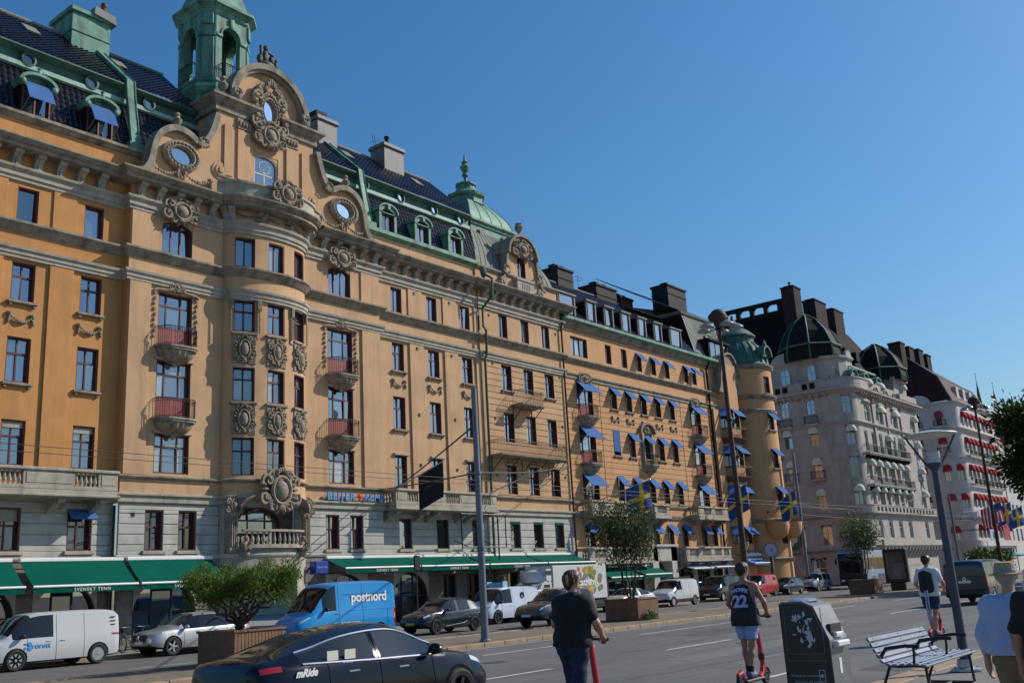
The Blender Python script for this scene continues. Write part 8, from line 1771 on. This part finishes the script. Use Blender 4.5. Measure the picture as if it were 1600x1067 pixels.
def hand_prims(w,fwd,up,side,grip=True,sc=1.):
    """palm, four fingers curled round a bar and a thumb from the palm's side; fwd = forearm direction, side = towards the thumb"""
    w=np.array(w); f=np.array(fwd)/np.linalg.norm(fwd); s=np.array(side,float); s-=f*(s@f); s/=np.linalg.norm(s); n=np.cross(f,s); n=n if n@np.array(up)<0 else -n   # n points to the palm
    P=[(w,w+f*.045*sc,.024*sc,.026*sc),(w+f*.03-s*.018,w+f*.075-s*.02,.019,.017),(w+f*.03+s*.018,w+f*.08+s*.02,.019,.016)]
    for i,(o,L) in enumerate(((.033,.9),(.011,1.0),(-.011,.95),(-.032,.75))):
        k=w+f*.078+s*o
        if grip: a=k+(f*.022+n*.018)*L; b=a+(n*.026-f*.004)*L; c=b+(-f*.022+n*.004)*L
        else: a=k+(f*.034+n*.008)*L; b=a+(f*.022+n*.012)*L; c=b+(f*.012+n*.014)*L
        P+=[(k,a,.0095,.009,.008),(a,b,.009,.0085,.008),(b,c,.0085,.007,.008)]
    t0=w+f*.025+s*.026; t1=t0+f*.03+s*.026+n*.012; t2=t1+(f*.012+n*.026 if grip else f*.028+n*.006)
    return P+[(t0,t1,.014,.012,.012),(t1,t2,.0115,.009,.008)]
M_skin=mat('skin',(.42,.225,.15),.55,var=.12,scale=9,vscale='obj'); M_skind=mat('skin_tanned',(.33,.165,.105),.55,var=.12,scale=9,vscale='obj')
def person(label,pos,rz,H,J,cl,skin=M_skin,build=1.,group='people on the quay and roadway',h=.0105,hair=None,head_turn=0,hands=('grip','grip'),shoes=None,name='person'):
    """J: joints in metres for a 1.80 m body, x forward, y left; cl: clothing list"""
    root=thing(name,label,'person',pos,rz,group); s=H/1.8
    j={k:np.array(v)*s for k,v in J.items()}; b=build
    up=np.array([0,0,1.]); pel,ch,nk,hd=j['pelvis'],j['chest'],j['neck'],j['head']; yv=np.array([0,1.,0])
    ct,st=math.cos(head_turn),math.sin(head_turn); hf=np.array([ct,st,0]); hl=np.array([-st,ct,0])
    T=[(pel+yv*.07*s,ch+yv*.075*s,.118*b*s,.122*b*s,.05),(pel-yv*.07*s,ch-yv*.075*s,.118*b*s,.122*b*s,.05),((pel+ch)/2+np.array([.03,0,-.02])*s,(pel+ch)/2+np.array([.03,0,.06])*s,.115*b*s,.11*b*s,.05),
       (j['shL'],j['shR'],.062*s,.062*s,.06),(j['shL']*.75+ch*.25,j['shR']*.75+ch*.25,.088*b*s,.088*b*s,.05),(nk-up*.03*s,j['shL']+up*.012*s-yv*.03*s,.052*s,.046*s,.04),(nk-up*.03*s,j['shR']+up*.012*s+yv*.03*s,.052*s,.046*s,.04),(nk-up*.06*s,nk+(hd-nk)*.5,.062*s,.052*s,.03)]
    gl=[(pel+yv*.085*s-np.array([.03,0,.03])*s,pel+yv*.085*s-np.array([.03,0,.10])*s,.115*b*s,.105*b*s,.05),(pel-yv*.085*s-np.array([.03,0,.03])*s,pel-yv*.085*s-np.array([.03,0,.10])*s,.115*b*s,.105*b*s,.05)]
    legs=[];arms=[];hnd=[];feet=[]
    for q in 'LR':
        legs+=[(j['hip'+q],j['kn'+q],.092*b*s,.060*b*s),(j['kn'+q],j['kn'+q]*.65+j['an'+q]*.35-np.array([.018,0,0])*s,.056*s*b,.058*b*s),(j['kn'+q]*.65+j['an'+q]*.35-np.array([.018,0,0])*s,j['an'+q],.058*b*s,.038*s)]
        arms+=[(j['sh'+q],j['el'+q],.052*b*s,.041*b*s),(j['el'+q],j['el'+q]*.7+j['wr'+q]*.3,.041*b*s,.043*b*s),(j['el'+q]*.7+j['wr'+q]*.3,j['wr'+q],.043*b*s,.027*s)]
        fd=j['wr'+q]-j['el'+q]; sd=np.array([0,-1. if q=='L' else 1.,0]) if hands[0]=='grip' else np.array([1.,0,0])
        hnd+=hand_prims(j['wr'+q],fd,up,sd,hands[0 if q=='L' else 1]=='grip')
        t=j.get('toe'+q,j['an'+q]+np.array([.17,0,-.05])*s); feet+=[(j['an'+q],j['an'+q]-np.array([.035,0,.045])*s,.036*s,.034*s),(j['an'+q]-np.array([.03,0,.045])*s,t,.036*s,.03*s)]
    head=[(hd-hf*.015*s+up*.025*s,hd+hf*.012*s+up*.03*s,.093*s,.09*s,.03),(hd+hf*.02*s-up*.04*s,hd+hf*.035*s-up*.07*s,.070*s,.052*s,.03),(hd+hf*.09*s-up*.005*s,hd+hf*.108*s-up*.035*s,.010*s,.015*s,.012),
          (hd+hl*.088*s-hf*.01*s+up*.015*s,hd+hl*.092*s-hf*.006*s-up*.025*s,.016*s,.010*s,.01),(hd-hl*.088*s-hf*.01*s+up*.015*s,hd-hl*.092*s-hf*.006*s-up*.025*s,.016*s,.010*s,.01),(hd+hf*.085*s-up*.062*s+hl*.02*s,hd+hf*.085*s-up*.062*s-hl*.02*s,.010*s,.010*s,.012),(hd+hf*.082*s+up*.03*s+hl*.035*s,hd+hf*.082*s+up*.03*s-hl*.035*s,.012*s,.012*s,.015)]
    net_part('body',field(T+gl+legs+arms+hnd+feet+head,h,.03),skin,root)
    for sg in (-1,1): part('eye',MB().ell(tuple(hd+hf*.088*s+up*.008*s+hl*.033*s*sg),(.011,.011,.009),8,6),M_black,root,world=False)
    def fat(P,d,k=None): return [(p[0],p[1],p[2]+d,p[3]+d)+((k,) if k else tuple(p[4:])) for p in P]
    wr=lambda a,f,ph:(lambda X,Y,Z:a*np.sin(X*f*.7+Z*f+ph+1.5*np.sin(Y*9+Z*5))*np.sin(Y*f+Z*f*.35+ph*2)+a*.7*np.sin(Z*f*2.1+Y*14+3*np.sin(X*11+Y*8)+ph)*np.sin(Y*7+Z*3+ph))
    for c in cl:
        kind,m=c[0],c[1]; o=c[2] if len(c)>2 else {}
        if kind=='shirt':
            sl=o.get('sleeve',.55); P=fat(T[:5],o.get('ease',.02))+fat(T[5:7],.010)+fat(gl,.034); hem=o.get('hem',.86)*s; ex=o.get('ease',.02)
            P+=[(pel+yv*.07*s,np.array([pel[0],.07*s,hem+.02]),.122*b*s+ex,.126*b*s+ex,.05),(pel-yv*.07*s,np.array([pel[0],-.07*s,hem+.02]),.122*b*s+ex,.126*b*s+ex,.05)]
            for q in 'LR':
                e=j['el'+q]
                if sl>1: e2=j['el'+q]+(j['wr'+q]-j['el'+q])*(sl-1); P+=[(j['sh'+q],e,.062*b*s+.006,.052*b*s+.008),(e,e2,.052*b*s+.008,.043*s+.006)]
                elif sl>0: P+=[(j['sh'+q],j['sh'+q]+(e-j['sh'+q])*sl,.064*b*s+.008,.062*b*s+.012)]
            net_part('shirt',field(P,h,.03,cuts=[(0,0,-1,-hem),(0,0,1,nk[2]+.03*s)],noise=wr(.009,22,1.)),m,root)
        elif kind=='vest':
            hem=o.get('hem',.80)*s; P=fat(T[:3],.026)+fat(T[4:5],.008)+fat(gl,.04)+[(pel+yv*.075*s,np.array([pel[0],.08*s,hem+.02]),.15*b*s,.172*b*s,.05),(pel-yv*.075*s,np.array([pel[0],-.08*s,hem+.02]),.15*b*s,.172*b*s,.05)]
            P+=[(ch+yv*.10*s,j['shL']*.62+nk*.38,.09*s,.045*s,.04),(ch-yv*.10*s,j['shR']*.62+nk*.38,.09*s,.045*s,.04)]
            net_part('vest',field(P,h,.03,cuts=[(0,0,-1,-hem),(0,0,1,nk[2]-.03*s),(0,1,.24,(.175+.24*1.2)*s),(0,-1,.24,(.175+.24*1.2)*s)],noise=wr(.006,22,2.)),m,root)
        elif kind in('trousers','shorts'):
            P=fat(gl,.014)+[(pel+yv*.07*s,pel+yv*.07*s+up*.06*s,.125*b*s,.12*b*s,.05),(pel-yv*.07*s,pel-yv*.07*s+up*.06*s,.125*b*s,.12*b*s,.05)]; ez=o.get('ease',.014)
            for q in 'LR':
                if kind=='shorts': kn=j['hip'+q]+(j['kn'+q]-j['hip'+q])*o.get('len',.86); P+=[(j['hip'+q],kn,.098*b*s+ez,.082*b*s+ez)]
                else: P+=[(j['hip'+q],j['kn'+q],.095*b*s+ez,.064*b*s+ez),(j['kn'+q],j['an'+q]+up*.02,.064*b*s+ez,.048*b*s+ez)]
            cuts=[(0,0,1,pel[2]+.10*s)]
            if kind=='shorts': cuts.append((0,0,-1,-(min(j['hipL'][2]+(j['knL'][2]-j['hipL'][2])*o.get('len',.86),j['hipR'][2]+(j['knR'][2]-j['hipR'][2])*o.get('len',.86))-.0)))
            else: cuts.append((0,0,-1,-(min(j['anL'][2],j['anR'][2])-.02)))
            net_part(kind,field(P,h,.022,cuts=cuts,noise=wr(.007,26,3.)),m,root)
        elif kind=='hair':
            P=[(hd-hf*.02*s+up*.03*s,hd+hf*.005*s+up*.035*s,.105*s,.10*s,.03)]+[(hd+np.array(a)*s,hd+np.array(q)*s,r0*s,r1*s,.03) for a,q,r0,r1 in o.get('extra',())]
            if o.get('long'): P+=[(hd-hf*.05*s+up*.0,hd-hf*.05*s-up*.07*s,.075*s,.055*s,.03)]
            else: P+=[(hd-hf*.045*s,hd-hf*.04*s-up*.045*s,.072*s,.06*s,.03)]
            cu=[(hf[0],hf[1],-.55,hf@hd+.055*s-.55*(hd[2]+.02*s))]
            net_part('hair',field(P,h*.8,.02,cuts=cu,noise=lambda X,Y,Z:.004*np.sin(X*160+Z*40)*np.sin(Y*150+Z*60)),m,root)
        elif kind=='shoes':
            net_part('shoes',field([(p[0],p[1],p[2]+.012,p[3]+.014) for p in feet],h*.8,.02,cuts=[(0,0,-1,-(min(j['anL'][2],j['anR'][2])-.092*s)),(0,0,1,max(j['anL'][2],j['anR'][2])+.01)]),m,root)
        elif kind=='socks':
            net_part('socks',field([(j['an'+q],j['an'+q]+(j['kn'+q]-j['an'+q])*.18,.05*s,.05*s) for q in 'LR'],h*.8,.02),m,root)
    return root,j,s
def ride(dz=.17,arm=1.,lean=0.):
    d=dz
    return {'pelvis':(-.08,0,.98),'chest':(-.05+lean,0,1.30),'neck':(-.03+lean,0,1.52),'head':(-.01+lean,0,1.685),'shL':(-.04+lean,.19,1.415),'shR':(-.04+lean,-.19,1.415),'elL':(.0,.31,1.15),'elR':(.0,-.31,1.15),'wrL':(.205,.255,.985),'wrR':(.205,-.255,.985),'hipL':(-.08,.095,.93),'hipR':(-.08,-.095,.93),'knL':(-.02,.085,.51),'knR':(-.12,-.08,.51),'anL':(-.02,.06,.095),'anR':(-.22,-.05,.095)}
M_coral=mat('scooter_coral',(.55,.025,.04),.35,coat=.3)
def scooter(label,x,y,rz=0):
    s=thing('scooter',label,'scooter',(x,y,0),rz,'shared coral scooters'); Wd=dict(world=False)
    part('deck',MB().bbox(-.46,.30,-.085,.085,.10,.155,.02),M_trim,s,**Wd); part('grip_mat',MB().box(-.42,.24,-.07,.07,.155,.16),M_rub,s,**Wd)
    part('neck',MB().tube([(.24,0,.14),(.36,0,.20),(.43,0,.34)],[.05,.045,.042],8),M_coral,s,**Wd)
    part('stem',MB().tube([(.45,0,.20),(.43,0,.36),(.315,0,1.10)],[.045,.045,.036],10),M_coral,s,**Wd)
    part('clamp',MB().lathe([(.055,-.05),(.055,.05)],10).xf(Matrix.Translation((.41,0,.46))),M_trim,s,**Wd)
    part('handlebar',MB().tube([(.27,.30,1.13),(.305,.12,1.135),(.31,0,1.135),(.305,-.12,1.135),(.27,-.30,1.13)],.016,8),M_trim,s,**Wd)
    for sg in (-1,1): part('grip',MB().tube([(.268,sg*.31,1.13),(.285,sg*.20,1.133)],.021,8),M_rub,s,**Wd)
    part('display',MB().bbox(.28,.37,-.06,.06,1.12,1.19,.015),M_trim,s,**Wd); part('brake_lever',MB().tube([(.32,.16,1.12),(.37,.22,1.10),(.36,.29,1.09)],.008,5),M_trim,s,**Wd); part('cable',MB().tube([(.36,.05,1.12),(.45,.03,.9),(.47,.02,.5),(.48,.02,.25)],.008,5),M_black,s,**Wd)
    part('headlight',MB().ell((.37,0,1.03),(.03,.03,.03),8,6),M_lamp,s,**Wd)
    part('front_fender',MB().lathe([(.15,-.04),(.155,-.03),(.155,.03),(.15,.04)],10,(.49,0,.13),R(10),R(190),ax='y'),M_trim,s,**Wd); part('rear_fender',MB().tube([(-.44,0,.17),(-.52,0,.28),(-.64,0,.25)],[.05,.055,.03],8),M_coral,s,**Wd)
    part('tail_light',MB().bbox(-.66,-.62,-.03,.03,.2,.25,.01),M_tail,s,**Wd)
    for x_ in (.49,-.55):
        w=part('wheel',MB().lathe([(0,-.03),(.05,-.03),(.05,.03),(0,.03)],10,(x_,0,.13),ax='y'),M_trim,s,**Wd); part('tyre',MB().lathe([(.07,-.03),(.11,-.035),(.13,-.015),(.13,.015),(.11,.035),(.07,.03),(.07,-.03)],20,(x_,0,.13),ax='y'),M_rub,w,**Wd)
Mblk=mat('cotton_black',(.012,.011,.011),.9,var=.2,scale=30,vscale='obj'); Mjean=mat('denim_navy',(.012,.018,.05),.85,var=.35,scale=14,vscale='obj',bump=.2,bscale=120)
# woman in black on the nearest scooter
WX,WY=10.75,7.7
scooter('coral scooter ridden by the woman in black',WX,WY,R(2))
pr,j,s=person('woman in black T-shirt and dark jeans riding a scooter, seen from behind',(WX,WY,.165),R(2),1.84,ride(),[('shirt',Mblk,{'sleeve':.62,'hem':.90,'ease':.034}),('trousers',Mjean,{'ease':.02}),('hair',mat('hair_brown',(.055,.028,.014),.5,var=.4,scale=40,vscale='obj'),{'long':1,'extra':[((-.085,.03,.03),(-.10,.03,-.05),.055,.04)]}),('shoes',M_white)],build=1.13,head_turn=R(-38))
part('hair_clip',MB().ell((-.135*s,.0,1.70*s),(.018,.025,.06),8,6).ell((-.13*s,.03,1.67*s),(.014,.02,.045),8,6),mat('clip_tan',(.35,.24,.14),.4),pr,world=False)
part('bag_strap',MB().tube([(-.04,.12,1.50*s),(-.155,.12,1.44*s),(-.195,.08,1.28*s),(-.20,.02,1.18*s)],.006,5).tube([(-.20,.02,1.18*s),(-.195,-.1,1.185*s),(-.13,-.2,1.19*s)],.006,5).tube([(-.20,.02,1.18*s),(-.215,.03,1.12*s),(-.21,.025,1.07*s)],.005,5).tube([(-.20,.03,1.18*s),(-.21,.055,1.12*s),(-.205,.05,1.05*s)],.005,5),mat('strap_lilac',(.30,.29,.38),.7),pr,world=False)
# basketball-shirt rider
BXx,BYy=16.15,7.95
scooter('coral scooter ridden by the man in the number 22 shirt',BXx,BYy,R(3))
pr,j,s=person('man in black number 22 basketball vest and light blue shorts riding a scooter',(BXx,BYy,.165),R(3),1.88,ride(),[('vest',mat('jersey_black',(.010,.010,.012),.7),{'hem':.80}),('shorts',mat('shorts_light_blue',(.26,.36,.56),.8,var=.1,scale=20,vscale='obj'),{'len':.80,'ease':.022}),('hair',mat('hair_dark',(.02,.014,.01),.5),{}),('socks',Mblk),('shoes',mat('shoe_purple',(.10,.08,.22),.6))],skin=M_skind,build=.95,head_turn=R(-30))
Mlet=mat('jersey_print',(.36,.42,.66),.7)
TB=lambda x,y,z,a=0:Matrix.Translation((x,y,z))@Matrix.Rotation(R(-90),4,'Z')@Matrix.Rotation(a,4,'Y')
for ch_,yy in (('2',.055),('2',-.055)): part('number',text_mb(ch_,.27,.002,bold=.012).xf(UPR),Mlet,pr,M=TB(-.242,yy*1.15,1.13*s-.03),world=False)
for i,ch_ in enumerate('WAGNER'):
    t=(i-2.5); part('name_letter',text_mb(ch_,.085,.002,bold=.004).xf(UPR),Mlet,pr,M=TB(-.238+.004*abs(t),-t*.047,1.345*s-.004*t*t,R(t*4.5)),world=False)
part('side_stripe',MB().tube([(-.09,-.20,1.38*s),(-.12,-.215,1.2*s),(-.11,-.225,1.0*s),(-.10,-.24,.82*s)],.008,5),mat('stripe_violet',(.18,.16,.55),.7),pr,world=False)
# backpack rider
PX,PY=26.4,7.95
scooter('coral scooter ridden by the man with the backpack',PX,PY,R(2))
Mwt=mat('cotton_white',(.60,.61,.66),.9,var=.06,scale=20,vscale='obj')
pr,j,s=person('man in white T-shirt with a dark backpack and navy shorts riding a scooter',(PX,PY,.165),R(2),1.90,ride(),[('shirt',Mwt,{'sleeve':.6,'hem':.86,'ease':.028}),('shorts',mat('shorts_navy',(.02,.03,.08),.85),{'len':.84,'ease':.026}),('hair',_mats['hair_dark'],{}),('shoes',mat('shoe_grey',(.09,.10,.11),.7))],skin=M_skin,h=.013,head_turn=R(-20))
bp=thing('backpack','dark rounded backpack on the back of the white T-shirt rider','backpack',(PX,PY,1.2),R(2))
me_=field([(np.array([-.27,.09,1.0]),np.array([-.27,.09,1.36]),.085,.075),(np.array([-.27,-.09,1.0]),np.array([-.27,-.09,1.36]),.085,.075),(np.array([-.30,0,1.0]),np.array([-.30,0,1.38]),.10,.085),(np.array([-.36,0,1.02]),np.array([-.36,0,1.16]),.07,.065)],.012,.05)
net_part('pack',(me_[0]+np.array([0,0,.25-1.2+.0]),me_[1]),mat('pack_black',(.014,.013,.014),.8,var=.4,scale=18,vscale='obj'),bp)
part('strap',MB().tube([(-.4,.02,.1),(-.42,.025,-.3),(-.41,.02,-.75)],.018,5).tube([(-.4,-.03,.1),(-.42,-.03,-.3),(-.40,-.03,-.68)],.016,5),mat('strap_pale_blue',(.36,.46,.60),.7),bp,world=False)
# walkers on the quay
walk={'pelvis':(0,0,.98),'chest':(.02,0,1.30),'neck':(.03,0,1.52),'head':(.05,0,1.69),'shL':(.02,.195,1.415),'shR':(.02,-.195,1.415),'elL':(-.02,.275,1.15),'elR':(-.06,-.27,1.15),'wrL':(.10,.29,.90),'wrR':(-.02,-.28,.89),'hipL':(0,.095,.93),'hipR':(0,-.095,.93),'knL':(.12,.09,.52),'knR':(-.04,-.09,.51),'anL':(.16,.08,.095),'anR':(-.26,-.08,.13),'toeR':(-.12,-.08,.045)}
Mshirt=mat('shirt_pale_blue',(.36,.41,.60),.85,var=.06,scale=25,vscale='obj')
pr,j,s=person('older man in a straw hat, pale blue shirt and khaki trousers walking away',(9.6,2.24,.14),R(4),1.66,walk,[('shirt',Mshirt,{'sleeve':1.55,'hem':.985,'ease':.03}),('trousers',mat('chino_khaki',(.17,.12,.07),.85,var=.12,scale=18,vscale='obj'),{'ease':.022}),('hair',mat('hair_grey',(.3,.27,.24),.6),{}),('shoes',mat('shoe_brown',(.07,.035,.02),.5))],build=1.08,hands=('open','open'))
part('belt',MB().lathe([(.1505,-.02),(.156,0),(.1505,.02)],24,(-.005,0,1.0*s),sx=1.02,sy=1.42),M_black,pr,world=False)
ht=thing('straw_hat','woven straw hat with a dark band on the older man','hat',(9.6,2.24,1.7),R(4)); hx=.04
part('brim',MB().lathe([(.0,.0),(.10,.002),(.145,-.006),(.16,.004),(.145,.004),(.1,.012)],28,(hx,0,.015),sy=.92),mat('straw',(.40,.29,.165),.85,var=.2,scale=60,bump=.5,bscale=120),ht,world=False); part('crown',MB().lathe([(.103,.01),(.1,.06),(.088,.1),(.055,.108),(0,.098)],24,(hx,0,.015),sy=.9),_mats['straw'],ht,world=False); part('band',MB().lathe([(.1045,.014),(.1035,.045)],24,(hx,0,.015),sy=.9),M_black,ht,world=False)
person('man in black polo shirt and dark trousers at the right edge',(8.9,1.80,.14),R(3),1.72,walk,[('shirt',Mblk,{'sleeve':.7,'hem':.92,'ease':.03}),('trousers',mat('trouser_dark',(.03,.028,.03),.85),{'ease':.02}),('hair',_mats['hair_dark'],{}),('shoes',M_black)],skin=M_skind,build=1.08,hands=('open','open'))
cr,j,s=person('man in cap and white shirt further along the kerb beyond the straw hat',(24.2,5.0,.14),R(6),1.80,walk,[('shirt',mat('shirt_white_blue',(.50,.55,.70),.85),{'sleeve':1.5,'hem':.9,'ease':.03}),('trousers',_mats['trouser_dark'],{'ease':.02}),('hair',_mats['hair_grey'],{}),('shoes',M_black)],h=.015,hands=('open','open'))
cp_=thing('cap','beige cap on the man in the white shirt beyond the straw hat','hat',(24.2,5.0,1.86),R(6)); part('crown',MB().lathe([(.108,-.04),(.11,.0),(.1,.05),(.06,.085),(0,.095)],20,(.04,0,0)),mat('cap_beige',(.25,.20,.12),.9),cp_,world=False); part('peak',MB().lathe([(.1,-.035),(.19,-.045),(.1,-.028)],16,(.04,0,0),R(-60),R(60)),_mats['cap_beige'],cp_,world=False)
person('figure in an orange top on the pavement before the pale hotel',(95.9,39.3,.12),R(180),1.78,walk,[('shirt',mat('top_orange',(.5,.11,.03),.8),{'sleeve':.6,'hem':.88}),('trousers',_mats['trouser_dark'],{}),('hair',_mats['hair_dark'],{})],h=.022,hands=('open','open'))
person('figure in grey standing by the tall steel pole',(93.4,39.6,.12),R(150),1.76,walk,[('shirt',mat('top_olive',(.10,.09,.06),.8),{'sleeve':.6,'hem':.88}),('trousers',_mats['trouser_dark'],{}),('hair',_mats['hair_dark'],{})],h=.022,hands=('open','open'))
# bicycles leaning at the shop front
def bicycle(label,x,y,rz,col):
    b=thing('bicycle',label,'bicycle',(x,y,.12),rz,'bicycles parked behind the white van'); Wd=dict(world=False)
    for wx in (-.52,.52):
        w=part('wheel',MB().tube([(wx+.33*math.cos(t),0,.35+.33*math.sin(t)) for t in [i*math.pi/12 for i in range(24)]],.02,5,closed=True),M_rub,b,**Wd); sp=MB()
        for i in range(10): a=i*math.pi/5; sp.tube([(wx,0,.35),(wx+.32*math.cos(a),0,.35+.32*math.sin(a))],.004,3,caps=False)
        part('spokes',sp,M_steel,w,**Wd)
    part('frame',MB().tube([(-.52,0,.35),(-.12,0,.32),(.38,0,.78),(-.22,0,.80),(-.52,0,.35)],.018,6).tube([(-.12,0,.32),(-.26,0,.95)],.018,6).tube([(.52,0,.35),(.36,0,.95)],.018,6),col,b,**Wd)
    part('saddle',MB().ell((-.28,0,.98),(.14,.07,.04),8,5),M_black,b,**Wd); part('handlebar',MB().tube([(.28,.28,1.02),(.38,.12,1.02),(.36,0,1.0),(.38,-.12,1.02),(.28,-.28,1.02)],.014,6),M_chrome,b,**Wd); part('basket',MB().lathe([(.12,0),(.17,.24)],10,(.55,0,.78)),M_iron,b,**Wd); part('pedal',MB().bbox(-.2,-.04,.08,.16,.2,.23,.01),M_black,b,**Wd)
for i,(x,y,a,c,l) in enumerate(((22.0,40.0,80,(.02,.02,.02),'black bicycle nearest the white van'),(22.5,40.1,95,(.12,.02,.02),'dark red bicycle second from the white van'),(23.0,40.0,85,(.02,.03,.06),'navy bicycle third from the white van'),(23.6,40.1,98,(.10,.10,.10),'grey bicycle fourth from the white van'),(24.3,40.0,84,(.02,.08,.07),'green bicycle behind the silver coupe'))): bicycle(l,x,y,R(a),mat('bike_%d'%i,c,.3,coat=.4))
